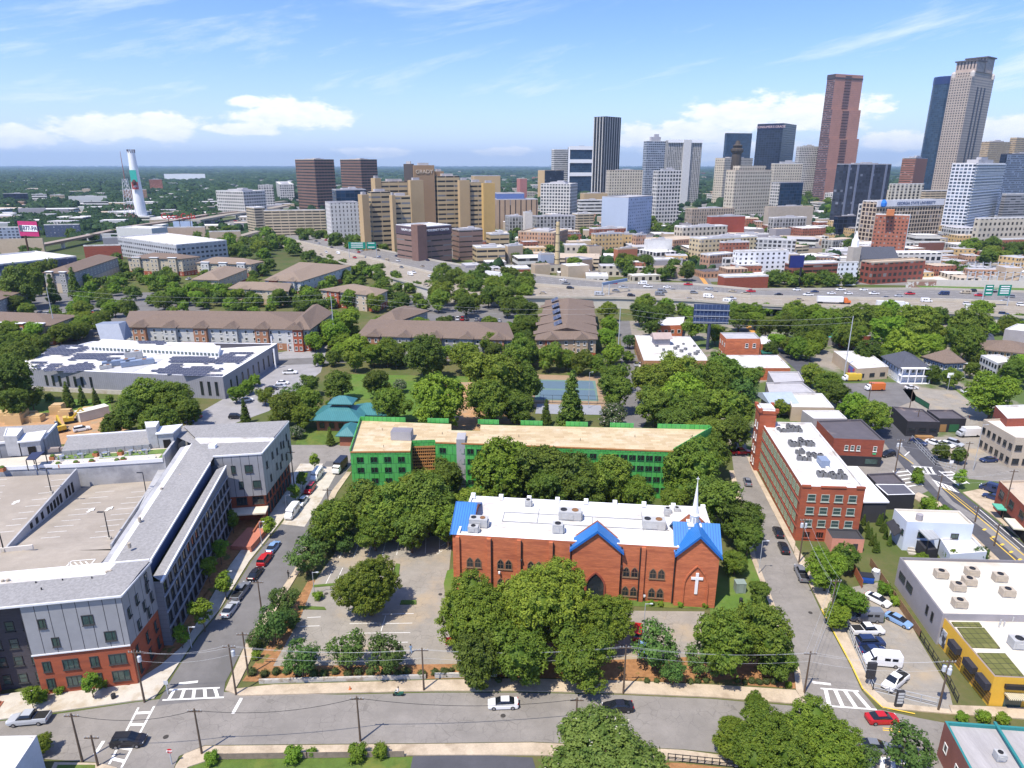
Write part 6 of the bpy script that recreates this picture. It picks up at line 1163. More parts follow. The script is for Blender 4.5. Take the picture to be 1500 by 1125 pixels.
b=MB();b.prism(rect(q[0][0], q[0][1]+2, 9, 9, R(42)), 0, z+2.5, 0);b.build('corner_tower', [mat('mauve_wall', (.2, .12, .095))], t);m=MB()
for i, j, s in((0, 1, 'EMERGENCY CENTER'), (3, 0, 'TRAUMA CENTER')):
    A, B=Vector(q[i]), Vector(q[j]);d=(B-A).normalized();n=Vector((d.y, -d.x));c=A.lerp(B, .55);m.beam((*(A+n*.2), z-3), (*(B+n*.2), z-3), .5, 6.6);text_on(t, s, 2.5, (*(c+n*.6), z-2.6), atan2(d.y, d.x), SW, .1)
m.build('sign_band', [mat('mauve_dark', (.1, .07, .085))], t)
T('white panelled office with a blue grey glass crown left of the hospital', 476, 483, 525, 298, 720, 25, facade('white_slits', (.6, .58, .55), (.1, .09, .08), 4., 4., (.3, .6), (.2, .8)), 'g');T('blue grey glass block behind the white panelled office', 486, 492, 536, 279, 770, 25, FBL, 'g', pent=2)
T('long beige parking garage at the foot of the brown twin towers', 380, 386, 476, 309, 800, 12, FGAR, 'w', 'parking garage', 'parking_garage');T('beige parking garage end with curved ramps', 360, 372, 388, 305, 850, 40, FGAR, 'w', 'parking garage', 'parking_garage');T('long white gridded office at left of the beige garage', 316, 356, 388, 281, 1120, 60, FWG, 'w', pent=3)
t, q, z=T('brown arena hall with dark slots and a blue roof band', 722, 728, 788, 293, 900, 12, facade('brown_slots', (.37, .26, .17), (.05, .035, .03), 7., 30., (.4, .6), (0, 1)), 'g', 'hall', 'hall');T('blue roofed hall above the brown slotted one', 722, 728, 768, 284, 925, 12, mat('arena_blue', (.1, .15, .32)), 'g', 'hall', 'hall')
T('white banded office left of the blue glass one', 808, 812, 834, 219, 1900, 20, FWB, 'w');t, q, z=T('office with two huge blue glass panes framed in white', 832, 834, 869, 216, 1850, 12, FBL, 'w', pent=3);m=MB();A, B=Vector(q[0]), Vector(q[1])
for k in(0, .36, .72):m.beam((*A, z-1-k*90), (*B, z-1-k*90), 4, 9)
m.beam((*A, 0), (*A, z), 4);m.beam((*B, 0), (*B, z), 4);m.build('white_frame', [WHITE], t)
T('tall dark tower with pale vertical fins and no setbacks', 870, 887, 910, 171, 1550, 45, FV, 'd', bayw=3.2);T('tan and black slab office left of the tall finned tower', 788, 798, 826, 250, 1600, 40, FDK, 't', sides=[FDK, FDK, FDK, FTAN]);T('white concrete office with overhanging top floors', 792, 836, 846, 270, 1080, 70, FWG, 'w', pent=3);T('cream office with a dark central notch', 888, 893, 942, 250, 1300, 15, FCR, 't', pent=2);m=None
t, q, z=T('grey blue tower with a stepped white crown', 943, 948, 976, 207, 1650, 20, FGY, 'w', pent=10);T('slim dark slab right behind the grey blue tower', 968, 972, 984, 208, 1720, 20, FDK, 'g')
t, q, z=T('grey twin slab tower with a white central spine', 975, 979, 1029, 206, 1500, 12, FGR, 'w');m=MB();A, B=Vector(q[0]), Vector(q[1]);d=(B-A).normalized();c=A.lerp(B, .55);m.box((*(c-Vector((-d.y, d.x))*1.5), 0), ((B-A).length*.22, 5, z+2), atan2(d.y, d.x));m.build('spine', [mat('spine_concrete', (.55, .54, .52))], t);m=MB();m.beam((*A, z-1), (*B, z-1), 5, 6);m.build('crown_band', [WHITE], t)
T('white gridded mid rise in front of the twin slab tower', 957, 964, 998, 251, 950, 20, FWG, 'w', pent=3);T('pale blue hotel with one blank wall and one gridded wall', 882, 921, 956, 290, 800, 50, facade('pale_blue_grid', (.42, .47, .56), (.1, .14, .22), 4.2, 3.6, (.3, .7), (.3, .7)), 'g', 'hotel', 'hotel', sides=[facade('pale_blue_grid', (.42, .47, .56), (.1, .14, .22)), GROOF, GROOF, mat('pale_blue_blank', (.4, .46, .56), var=.04, scale=.03)])
t, q, z=T('distant blue glass tower with a slanted white notch', 1062, 1065, 1102, 195, 2300, 15, FBL, 'w');t, q, z=T('cream slab block behind the dark monument shaft', 1048, 1062, 1103, 232, 1500, 40, FCR, 't', pent=3)
c=Vector((XU(1084, 1250, 150), 1250, 0));t=thing('monument_tower', 'dark bronze observation shaft with a flared stepped top', 'tower', c);zt=HT(0, 1250, 206);zb=HT(0, 1250, 252);m=MB();m.lathe((c.x, c.y, 0), [(9, 0), (8.5, zt-26), (8, zt-22), (11, zt-17), (11, zt-14), (7, zt-12), (9, zt-8), (5, zt-6), (3, zt), (0, zt)], 10);m.build('shaft', [mat('bronze_dark', (.07, .055, .04), rough=.5)], t)
t, q, z=T('dark navy glass tower with a lettered crown', 1110, 1148, 1167, 181, 1700, 52, FNV, 'd');A, B=Vector(q[3]), Vector(q[0]);d=(B-A).normalized();n=Vector((d.y, -d.x));m=MB();m.beam((*(A+n*.3), z-6), (*(B+n*.3), z-6), 1., 13);m.build('crown_band', [mat('navy_band', (.012, .016, .05), rough=.4)], t);text_on(t, "CONSUMER'S GRADE", 7.2, (*(A.lerp(B, .52)+n*1.), z-6.5), atan2(d.y, d.x), mat('sign_pinkish', (.6, .45, .45)), .3)
t, q, z=T('cream ornate office block with a stepped roof and many small windows', 1064, 1078, 1131, 250, 1050, 28, FCR, 't');b=MB();ce=Vector(t.location[:2]);b.prism([tuple(ce+(Vector(p)-ce)*.72)for p in q], z, z+7, 0, 1);b.build('upper_tier', [FCR, TROOF], t)
T('cream arcaded office left of the pink granite tower', 1130, 1135, 1176, 240, 1350, 15, FCR, 'w', pent=4);T('white and black gridded office behind the arcaded one', 1167, 1172, 1201, 215, 1650, 15, FWG, 'w', pent=3);T('low glass fronted office below the arcaded cream one', 1130, 1143, 1177, 268, 1120, 30, FBL, 'g', sides=[FBL, FBL, FBL, FWG])
def pink():
    t=thing('office_tower', 'very tall pink granite tower with stepped edges and a slotted centre', 'office tower', (*P(1230, 292)[:2], 0));tops=(108, 160, 203, 246);q0=None
    for i, (vt, g)in enumerate(zip(tops, (0, 3.5, 7, 10.5))):
        q, z=tw(1212.5, 1224.5, 1265, 108, 1600, 22);ztop=HT(0, 1600, vt);C, B, D, A=[Vector(p)for p in q];dx=(B-C).normalized();dn=Vector((dx.y, -dx.x));q=[C+dn*g, B+dx*g+dn*g, D+dx*g, A]
        zb=HT(0, 1600, tops[i+1])if i<3 else 0;b=MB();b.prism([tuple(p)for p in q], zb, ztop, 0, 2, bay=2.4);b.m[3]=1;b.build('tier', [FPK, FPD, TROOF], t);m=MB();p0, p1=Vector(q[0]).lerp(Vector(q[1]), .36), Vector(q[0]).lerp(Vector(q[1]), .58);e=dn*.6
        n=max(2, int((ztop-zb)/5.5))
        for k in range(n):z1=zb+(ztop-zb)*(k+.3)/n;m.beam((*(p0+e), z1), (*(p1+e), z1), .8, 1.9)
        m.build('slot', [mat('slot_brown', (.1, .055, .045))], t)
        if i==0:m=MB();m.beam((*(C+dn*.4), ztop-8), (*(B+dn*.4), ztop-8), 1., 3.);m.beam((*(A+Vector((-.4, 0))), ztop-5), (*(C+Vector((-.4, 0))), ztop-5), 1, 9);m.build('crown_band', [mat('pink_dark', (.07, .055, .06))], t)
pink()
t, q, z=T('slate glass condominium with dark vertical recesses', 1226, 1236, 1306, 241, 950, 20, FDK, 'g', pent=2, bayw=3.4);A, B=Vector(q[0]), Vector(q[1]);d=(B-A).normalized();n=Vector((d.y, -d.x))
for k in(.12, .3, .62, .9):m=MB();c=A.lerp(B, k)+n*.4;m.box((*c, 0), (3.2, 1., z), atan2(d.y, d.x));m.build('fin', [mat('slate_fin', (.17, .19, .25), rough=.4)], t)
y=1900;zt=HT(0, y, 113);c=Vector((XU(1388, y, zt), y, 0));r_=abs(XU(1388, y, zt)-XU(1371, y, zt));t=thing('office_tower', 'round blue glass hotel tower half hidden by the taupe tower', 'hotel tower', c);m=MB();n=28
for i in range(n):
    a, b=2*pi*i/n, 2*pi*(i+1)/n;m.poly([(c.x+r_*cos(a), c.y+r_*sin(a), 0), (c.x+r_*cos(b), c.y+r_*sin(b), 0), (c.x+r_*cos(b), c.y+r_*sin(b), zt), (c.x+r_*cos(a), c.y+r_*sin(a), zt)], 0, [(i*6.4, 0), (i*6.4+6.4, 0), (i*6.4+6.4, zt), (i*6.4, zt)])
m.build('wall', [FBL], t);m=MB();m.lathe((c.x, c.y, zt-18), [(r_*1.02, 0), (r_*1.02, 14), (r_, 18), (0, 18)], 28);m.build('crown', [mat('crown_navy', (.02, .035, .12), rough=.3)], t)
t, q, z=T('tallest taupe granite tower with twin pavilion crowns', 1393, 1424, 1456, 112, 1700, 36, F191, 't', bayw=3.2);ce=Vector(t.location[:2]);A, B=Vector(q[0]), Vector(q[1]);d=(B-A).normalized();n=Vector((d.y, -d.x))
for k in(.34, .5, .66):m=MB();c=A.lerp(B, k)+n*.3;m.box((*c, 20), (5.6, .9, z-40), atan2(d.y, d.x));m.build('window_bay', [mat('bay_dark', (.03, .026, .035), rough=.4)], t)
b=MB();k1=[tuple(ce+(Vector(p)-ce)*.86)for p in q];b.prism(k1, z, z+12, 0, 1, bay=3.2);b.build('upper_tier', [F191, TROOF], t)
for s, hh in((-1, 22), (1, 32)):
    c=ce+d*(s*(B-A).length*.2);m=MB();w=(B-A).length*.36;m.prism(rect(c.x, c.y, w, w, R(36)), z+12, z+12+hh, 0, 1);m.prism(rect(c.x, c.y, w*1.14, w*1.14, R(36)), z+12+hh, z+15+hh, 1);m.build('crown_pavilion', [facade('crown_columns', (.42, .33, .27), (.05, .035, .03), 7., 40., (.35, .75), (.15, .95)), mat('crown_cap', (.1, .085, .085))], t)
for p in q:m=MB();p=ce+(Vector(p)-ce)*.9;m.lathe((p.x, p.y, z), [(5, 0), (5, 9), (3.6, 12), (0, 14)], 8);m.build('corner_dome', [mat('dome_pale', (.52, .47, .42))], t)
T('red brick office with one blank wall between the taupe and slate towers', 1322, 1342, 1359, 232, 1180, 52, FBK, 'g', sides=[mat('red_blank', (.4, .17, .1)), FBK, FBK, facade('red_bands', (.28, .13, .09), (.05, .035, .03), 3, 3.6, (0, 1), (.4, .75))], pent=3)
T('white ribbed office with a small roof above the lettered university block', 1303, 1307, 1354, 270, 1000, 15, FWB, 'w', sides=[facade('white_ribs', (.62, .58, .48), (.05, .045, .04), 7, 4, (.3, .8), (.1, .85))]*4);T('long white parking building behind the university block', 1350, 1356, 1400, 280, 980, 15, FGAR, 'w', 'parking garage', 'parking_garage')
t, q, z=T('brown finned university block with a lettered white fascia', 1264, 1285, 1383, 296, 720, 22, FGS, 'w', 'university building', 'university_building', bayw=3.4);A, B=Vector(q[0]), Vector(q[1]);d=(B-A).normalized();n=Vector((d.y, -d.x));m=MB();m.beam((*(A+n*.3), z-1.6), (*(B+n*.3), z-1.6), 1., 6.4);m.build('fascia', [mat('fascia_grey', (.6, .6, .62))], t);text_on(t, 'GEORGIA STATE UNIVERSITY', 4.3, (*(A.lerp(B, .57)+n*1.), z-2), atan2(d.y, d.x), mat('ink_blue', (.03, .06, .16)), .1);m=MB();c=A.lerp(B, .08)+n*1.;m.lathe((c.x, c.y-.5, z-5.5), [(0, 0), (3., 1.5), (3.2, 4.5), (1.6, 7.5), (0, 8)], 8);m.build('emblem', [mat('emblem_blue', (.03, .17, .55))], t)
t, q, z=T('brick student tower with two grey panel strips', 1283, 1333, 1355, 316, 600, 62, FBK, 'w', 'student residence', 'residence_tower');A, B=Vector(q[0]), Vector(q[1]);d=(B-A).normalized();n=Vector((d.y, -d.x))
for k in(.17, .83):m=MB();c=A.lerp(B, k)+n*.2;m.box((*c, 0), ((B-A).length*.34, .6, z+1.2), atan2(d.y, d.x));m.build('panel_strip', [mat('panel_blue_grey', (.36, .4, .44), var=.05)], t)
c=t.location;m=MB();m.box((c.x-4, c.y-3, z), (8, 6, 5), R(62));m.build('lift_house', [mat('brick_orange', (.45, .17, .07))], t)
t, q, z=T('tall white condominium with stacked balconies on the right', 1395, 1430, 1473, 240, 850, 42, FWT, 'w', 'apartment tower', 'apartment_tower', pent=5, bayw=3.2);A, B=Vector(q[0]), Vector(q[1]);d=(B-A).normalized();n=Vector((d.y, -d.x));m=MB();z_=6
while z_<z:m.beam((*(A+d*3+n*.7), z_), (*(B-d*1+n*.7), z_), 1.6, .5);z_+=3.2
setting(m.build('balcony', [WHITE], t), 'stuff')
T('tan stepped office block right of the taupe tower', 1438, 1450, 1481, 208, 1500, 30, facade('tan_bands', (.42, .32, .2), (.08, .065, .05), 3, 4, (0, 1), (.5, .8)), 't', pent=3);T('tan office block at the very right edge behind the dark tower', 1480, 1490, 1520, 202, 1550, 30, facade('tan_bands', (.42, .32, .2), (.08, .065, .05)), 't');T('dark blue glass apartment tower at the right picture edge', 1466, 1476, 1530, 226, 1080, 25, FDK, 'd', 'apartment tower', 'apartment_tower', pent=2, sides=[facade('blue_condo', (.25, .29, .36), (.03, .05, .1), 3.2, 3.2, (.15, .9), (.2, .9)), FDK, FDK, FNV]);T('dark decked parking garage under the blue glass apartment tower', 1468, 1474, 1530, 285, 900, 18, facade('dark_decks', (.28, .28, .29), (.03, .03, .035), 9, 3.2, (.02, .98), (.4, .9)), 'w', 'parking garage', 'parking_garage')
T('cream residence with rows of windows on a brick base at the right edge', 1428, 1436, 1540, 321, 640, 14, FCR, 'w', 'student residence', 'residence_hall');T('brick base wing below the cream residence', 1446, 1452, 1540, 352, 610, 12, FBK, 'w', 'residence wing', 'residence_wing');T('low beige parking garage right of the brick student tower', 1344, 1348, 1397, 370, 600, 10, FGAR, 'w', 'parking garage', 'parking_garage');T('low brick podium behind the brick student tower', 1346, 1350, 1384, 356, 660, 12, mat('podium_brick', (.2, .09, .07)), 'w', 'building', 'podium_building')
ROW=[('white hotel with dark square windows and a grey end wall', 1074, 1082, 1156, 370, 500, 10, FWH, 'w'), ('brick podium under the white square windowed hotel', 1070, 1082, 1116, 390, 490, 10, FBK, 'w'), ('white and brick garage with a white end block', 1150, 1163, 1232, 388, 478, 14, facade('brick_decks', (.26, .09, .06), (.04, .035, .03), 8, 3.2, (.03, .97), (.45, .85)), 'w'), ('white end block of the brick garage', 1228, 1231, 1258, 386, 470, 12, FWH, 'w'), ('old red brick loft with tall windows beside the motorway', 1262, 1280, 1356, 386, 475, 18, facade('loft_brick', (.25, .075, .05), (.05, .045, .04), 4.4, 4.2, (.2, .8), (.2, .75)), 't'), ('ruined brick facade with painted lettering at the motorway edge', 1328, 1332, 1372, 413, 452, 6, mat('mural_brick', (.35, .2, .15), c2=(.7, .68, .62), patch=(.5, .56), pscale=.25), 't'), ('long white loft block with a tan lettered end wall', 1098, 1166, 1200, 352, 600, 68, facade('loft_grey', (.45, .45, .46), (.05, .05, .055), 4, 3.4, (.15, .8), (.2, .85)), 'w'), ('cream and brick mixed block with white roofs', 1010, 1027, 1110, 351, 590, 22, facade('cream_mix', (.55, .45, .28), (.06, .055, .05), 4., 3.8, (.25, .75), (.3, .75)), 'w'), ('red brick end of the mixed block', 1054, 1058, 1098, 356, 570, 12, FBK, 'w'), ('low tan shops along the street to downtown', 1026, 1040, 1076, 375, 520, 30, FTB, 'w'), ('pale shop row right of the tan shops', 1058, 1062, 1080, 380, 505, 12, FWG, 'w'), ('low red brick shed with a white roof above the motorway', 1052, 1062, 1126, 407, 455, 10, BRICKD, 'w'), ('ochre and orange office with a rounded glass corner', 866, 872, 914, 344, 640, 18, FYL, 'g'), ('yellow office wing right of the ochre one', 898, 900, 930, 344, 655, 10, FYL, 'g'), ('orange brick end wing of the yellow office', 926, 932, 946, 345, 640, 25, FTB, 'g'), ('red brick block with a round roof turret', 863, 870, 917, 336, 720, 20, FBK, 'w'), ('plain white windowless warehouse with a peaked roof', 944, 948, 985, 353, 600, 10, mat('warehouse_white', (.66, .65, .62)), 'w'), ('small orange brick chapel with a brown roof', 899, 905, 934, 366, 560, 25, mat('chapel_brick', (.38, .15, .08)), 't'), ('low flat roofs beside the street with mixed white decks', 942, 950, 992, 382, 545, 12, GWALL, 'w'), ('tan low building behind the row of motorway trees', 944, 950, 1004, 394, 500, 10, TANW, 't'), ('pink brick old hospital building with cream cornice', 759, 812, 832, 342, 650, 66, FTB, 't'), ('concrete and glass school block with grey pillars', 740, 746, 766, 318, 820, 14, FGR, 'g'), ('dark grey pillared garage with busy roof plant', 780, 786, 843, 318, 790, 14, FGR, 'g'), ('white stair tower with a red and white banner', 766, 769, 780, 312, 780, 14, mat('tower_white', (.6, .55, .48)), 'w'), ('white decked garage behind the pillared one', 838, 846, 870, 314, 880, 20, FGAR, 'w'), ('long white and black low office', 846, 850, 884, 294, 1050, 12, FWB, 'w'), ('tan flat office below the dark finned tower', 850, 856, 890, 284, 1250, 15, FTAN, 't'), ('tan brown low office right of the chimney', 828, 846, 868, 382, 530, 35, mat('plain_tan', (.4, .29, .2)), 'g'), ('blue grey round ended plant building left of the chimney', 788, 792, 812, 374, 540, 15, mat('plant_blue_grey', (.36, .4, .48)), 'g'), ('small tan shed right at the foot of the chimney', 778, 784, 806, 390, 515, 20, TANW, 't'), ('long low red brick strip along the motorway', 740, 744, 776, 395, 492, 8, BRICKD, 'w'), ('white gabled hall in front of the old pink hospital', 738, 744, 766, 361, 580, 30, TANW, 'w'), ('tan block with a white stair tower', 712, 718, 746, 344, 620, 18, FG, 'w'), ('low cream school buildings left of the gabled hall', 692, 698, 740, 364, 570, 14, FG, 'w'), ('brown office right behind the red canopy', 662, 672, 707, 338, 600, 25, facade('mauve_bands', (.23, .15, .12), (.03, .03, .03)), 'g'), ('long tan government block with dark window bays', 1004, 1014, 1076, 307, 860, 18, facade('tan_gov', (.36, .29, .22), (.05, .045, .04), 3.4, 4, (.3, .7), (.15, .85)), 't'), ('red painted block with few windows', 1036, 1042, 1092, 318, 780, 15, mat('red_paint', (.3, .07, .045)), 'g'), ('cream brick complex with dark red insets', 988, 1000, 1066, 334, 700, 22, FCR, 'w'), ('white stone government hall with deep piers', 1126, 1134, 1182, 320, 800, 18, FGR, 'w'), ('plain tan concrete hall behind the government hall', 1120, 1126, 1192, 304, 900, 14, mat('tan_concrete_hall', (.4, .34, .27)), 't'), ('grey flat roofed garage left of the lettered loft', 1062, 1068, 1126, 345, 650, 14, GWALL, 'w'), ('red and white slim block left of the university building', 1258, 1262, 1275, 300, 760, 20, FWG, 'w', None), ('dark blue low podium in front of the slate condominium', 1222, 1230, 1264, 318, 800, 20, FNV, 'd')]
for row in ROW:
    n='garage' if 'garage' in row[0]else 'warehouse' if 'warehouse' in row[0]else 'building'
    T(*row[:9], 'low building' if n=='building' else n, {'garage':'parking_garage', 'warehouse':'warehouse'}.get(n, 'city_building'), pent=1.6 if row[4]<370 else 0)
q, z=tw(1098, 1166, 1200, 352, 600, 68);A, B=Vector(q[0]), Vector(q[1]);d=(B-A).normalized();n=Vector((d.y, -d.x));b=MB();b.box((*(A.lerp(B, .5)+n*.3), 0), ((B-A).length, .5, z+.5), atan2(d.y, d.x));t=tag(b.build('lettered_wall', [mat('hero_tan', (.38, .3, .22))]), 'tan end wall with large dark lettering on the white loft block', 'wall');tx=text_on(t, 'HERO', 5., (*(A.lerp(B, .55)+n*.7), z-8), atan2(d.y, d.x), DARK, .1)
t=thing('church', 'stone church with a white spire and dark slate roof beyond the motorway', 'church', (*P(1252, 396)[:2], 0));y=520;c=(XU(1249, y, 10), y);m=MB();m.box((*c, 0), (6.5, 6.5, 21), .2);m.build('tower', [mat('church_stone', (.42, .38, .32))], t);m=MB();zt=HT(0, y, 338);m.lathe((*c, 21), [(2.9, 0), (2.6, 5), (1.7, 6), (.1, zt-21)], 8);m.build('spire', [WHITE], t);q=rect(c[0]+19, y+8, 30, 16, .1);m=MB();m.prism(q, 0, 12, 0);m.build('nave_wall', [mat('church_stone', (.42, .38, .32))], t);hip(t, (c[0]+19, y+8), 30, 16, .1, 12, 20, SHD, gable=True)
LEFT=[('very long low warehouse with a patched white roof behind the white school', 112, 150, 262, 349, 690, 25, GWALL, 'w'), ('long low white roofed hall at the foot of the rail viaduct', 118, 126, 186, 344, 760, 12, WSID, 'w'), ('grey terrace of low flats left of the viaduct piers', -30, -20, 62, 352, 640, 10, TANW, 't'), ('flat pale hall near the motorway curve', 300, 306, 352, 340, 720, 16, TANW, 'w'), ('grey roofed halls far left among the trees', 20, 26, 66, 306, 1100, 14, GWALL, 'g'), ('second far grey roofed hall by the meadow', 76, 80, 100, 307, 1100, 14, GWALL, 'g'), ('long low white depot along the distant road', 96, 100, 156, 288, 1450, 10, WSID, 'w'), ('white and black low office far off on the plain', 118, 122, 158, 296, 1300, 10, FWB, 'w'), ('dark blue apartment block with a white end at the left edge', -60, -2, 112, 389, 445, 58, facade('navy_flats', (.07, .09, .15), (.12, .13, .16), 4, 3.2, (.3, .6), (.3, .7)), 'w'), ('pale grey long warehouse with a white roof right of the navy block', 112, 122, 176, 361, 600, 14, BRICKD, 'w'), ('white and grey school building with a brick end', 172, 258, 332, 360, 565, 52, facade('grey_school', (.4, .41, .43), (.06, .06, .07), 4, 3.8, (.2, .8), (.3, .75)), 'w'), ('white metal shed with a gabled end below the script sign', 170, 222, 245, 336, 740, 70, WSID, 'w'), ('pink stucco warehouse under the red script sign', 232, 240, 300, 334, 770, 12, mat('pink_stucco', (.48, .36, .27)), 'w'), ('grey striped depot at the foot of the white chimney', 158, 192, 222, 312, 1080, 60, facade('striped_depot', (.55, .54, .52), (.2, .19, .19), 5, 30, (.5, 1), (0, 1)), 'w'), ('pinkish apartment block behind the white chimney', 174, 180, 214, 278, 1500, 20, FTB, 'w'), ('red and grey mid rise right of the chimney banner', 212, 218, 237, 263, 2100, 20, FBK, 'g'), ('navy glass office far left on the plain', -10, 4, 40, 284, 1500, 20, FNV, 'g'), ('white banded office far left beside the navy one', 40, 46, 68, 285, 1500, 15, FWB, 'w'), ('cream banded garage far left on the plain', 68, 73, 94, 286, 1480, 15, FGAR, 'w'), ('blue grey apartment row behind the pink billboard', -20, -10, 27, 334, 740, 12, facade('blue_flats', (.3, .34, .42), (.06, .07, .1), 4, 3.2), 'w'), ('dark long apartment row right of the pink billboard', 58, 64, 116, 330, 800, 12, facade('navy_flats', (.07, .09, .15), (.12, .13, .16)), 'w'), ('brown roofed barn far off in the trees', 116, 120, 132, 277, 1900, 15, TANW, 't'), ('white stadium like low hall far off right of the chimney', 230, 240, 300, 255, 3600, 12, WHITE, 'w'), ('white mid rise cluster behind the white gridded office', 372, 378, 400, 272, 1350, 20, FWG, 'w'), ('second white mid rise near the twin brown towers', 404, 409, 430, 270, 1500, 20, FWG, 'w'), ('green roofed hall behind the right end of the hospital', 690, 695, 733, 258, 1300, 15, FTAN, 'g'), ('pink old brick block far off left of the tan slab office', 757, 762, 772, 262, 1500, 20, mat('far_pink', (.4, .17, .15)), 't')]
for row in LEFT:T(*row[:9], 'building', 'city_building', pent=1.5 if row[5]>1300 else 0)
g='small pale buildings far off among trees';rs=random.Random(5);FS=[FWG, FCR, FBK, FGR, FTB, FGAR, FWB];i=0
for k in range(420):
    u=rs.uniform(-20, 1500);v=rs.uniform(252, 392)if u>700 else rs.uniform(252, 318)if u>560 else rs.choice((rs.uniform(251, 268), rs.uniform(262, 300)))
    c=P(u, v, 0)
    if any(inside(c.x, c.y, [(p[0], p[1])for p in b])for b in BLOCK):continue
    if(u<430 and c.y<1150)or any(inside(c.x+a, c.y+e, [(p[0], p[1])for p in b])for b in BLOCK for a, e in((16, 0), (-16, 0), (0, 14), (0, -10))):continue
    w, d, h=rs.uniform(15, 45), rs.uniform(12, 35), (rs.choice((5, 6, 7, 9, 12))if v>300 else rs.choice((5, 7, 9, 12, 16, 22)))if u>560 else rs.choice((5, 6, 8, 10));q=rect(c.x, c.y, w, d, rs.uniform(-.4, .6))
    t=thing('distant_building', 'small plain building far off among the trees and roofs', 'building', c, 0, g);m=MB();m.prism(q, 0, h, 0, 1, bay=3.4);m.build('body', [rs.choice(FS), rs.choice((WROOF, WROOF, GROOF, TROOF))], t);keep(q, 2)
for k in range(900):
    u, v=rs.uniform(690, 1500), rs.uniform(318, 415);c=P(u, v, 0);w, d, h=rs.uniform(9, 22), rs.uniform(8, 18), rs.choice((4, 5, 6, 8, 11));q=rect(c.x, c.y, w, d, rs.uniform(-.15, .35))
    if c.y<430 or any(inside(c.x+a, c.y+e, [(p[0], p[1])for p in b])for b in BLOCK for a, e in((w*.6, 0), (-w*.6, 0), (0, d*.6), (0, -d*.6))):continue
    if 985+(v-352)*.48<u<1008+(v-352)*.56:continue
    t=thing('small_city_building', 'small low building in the packed blocks behind the motorway', 'building', c, 0, 'small low buildings behind the motorway');m=MB();m.prism(q, 0, h, 0, 1, bay=3.4);m.build('body', [rs.choice((FBK, FTB, FTB, FCR, FWG, TANW, GWALL, FYL)), rs.choice((WROOF, GROOF, GROOF, TROOF, KROOF))], t);m=MB();m.box((c.x+w*.15, c.y, h), (2., 1.6, 1.1));m.build('roof_unit', [GREY_M], t);keep(q, 1)
for k in range(420):
    u, v=rs.uniform(-20, 440), 252+84*rs.uniform(0, 1)**1.2;c=P(u, v, 0);w, d, h=rs.uniform(18, 60), rs.uniform(14, 30), rs.choice((5, 6, 8, 10));q=rect(c.x, c.y, w, d, rs.uniform(-.2, .4))
    if rs.random()<.45 or any(inside(c.x+a, c.y+e, [(p[0], p[1])for p in b])for b in BLOCK for a, e in((w*.6, 0), (-w*.6, 0), (0, d*.8), (0, -d*.8))):continue
    t=thing('distant_shed', 'low pale shed on the wooded plain at far left', 'building', c, 0, 'low pale sheds on the far left plain');m=MB();m.prism(q, 0, h, 0, 1, bay=3.4);m.build('body', [rs.choice((FWB, FCR, FWG, TANW, GWALL, WSID)), rs.choice((WROOF, WROOF, GROOF, TROOF))], t);keep(q, 1)
def leaf_mat(name, c, c2, rough=.6, flower=None):
    m, nt, b=nt_new(name);at=N(nt, 'ShaderNodeAttribute', attribute_name='tint');oi=N(nt, 'ShaderNodeObjectInfo')
    sp=N(nt, 'ShaderNodeSeparateColor');nt.links.new(at.outputs['Color'], sp.inputs[0])
    col=mixc(nt, sp.outputs[0], c, c2);k=math_(nt, 'ADD', math_(nt, 'MULTIPLY', oi.outputs['Random'], .5), .75)
    vm=N(nt, 'ShaderNodeVectorMath', operation='SCALE');nt.links.new(col, vm.inputs[0]);nt.links.new(k, vm.inputs['Scale']);col=vm.outputs[0]
    hs=N(nt, 'ShaderNodeHueSaturation', i={'Saturation':1., 'Value':1.36});nt.links.new(math_(nt, 'ADD', math_(nt, 'MULTIPLY', math_(nt, 'FRACT', math_(nt, 'MULTIPLY', oi.outputs['Random'], 7.3)), .026), .494), hs.inputs['Hue']);nt.links.new(col, hs.inputs['Color']);col=hs.outputs[0]
    if flower:col=mixc(nt, math_(nt, 'GREATER_THAN', sp.outputs[1], .5), col, flower)
    nt.links.new(col, b.inputs['Base Color']);b.inputs['Roughness'].default_value=rough;b.inputs['Specular IOR Level'].default_value=.25
    tr=N(nt, 'ShaderNodeBsdfTranslucent');nt.links.new(col, tr.inputs['Color']);mx=N(nt, 'ShaderNodeMixShader', i={0:.38});nt.links.new(b.outputs[0], mx.inputs[1]);nt.links.new(tr.outputs[0], mx.inputs[2]);nt.links.new(mx.outputs[0], nt.nodes['Material Output'].inputs['Surface'])
    return m
BARK=mat('bark', (.13, .095, .065), var=.3, scale=2)
LM_={'oak':leaf_mat('leaf_mid', (.075, .122, .014), (.185, .225, .026)), 'dark':leaf_mat('leaf_dark', (.052, .09, .012), (.135, .178, .024)), 'bright':leaf_mat('leaf_bright', (.1, .17, .014), (.2, .27, .026)), 'hero':leaf_mat('leaf_full', (.076, .125, .013), (.195, .24, .025)), 'olive':leaf_mat('leaf_olive', (.05, .095, .022), (.11, .17, .036), .8), 'magnolia':leaf_mat('leaf_magnolia', (.065, .105, .018), (.17, .21, .045), .7, (.7, .66, .52)), 'bloom':leaf_mat('leaf_bloom', (.055, .095, .03), (.12, .15, .06), .6, (.6, .52, .5)), 'shrub':leaf_mat('leaf_shrub', (.05, .075, .02), (.12, .13, .04))}
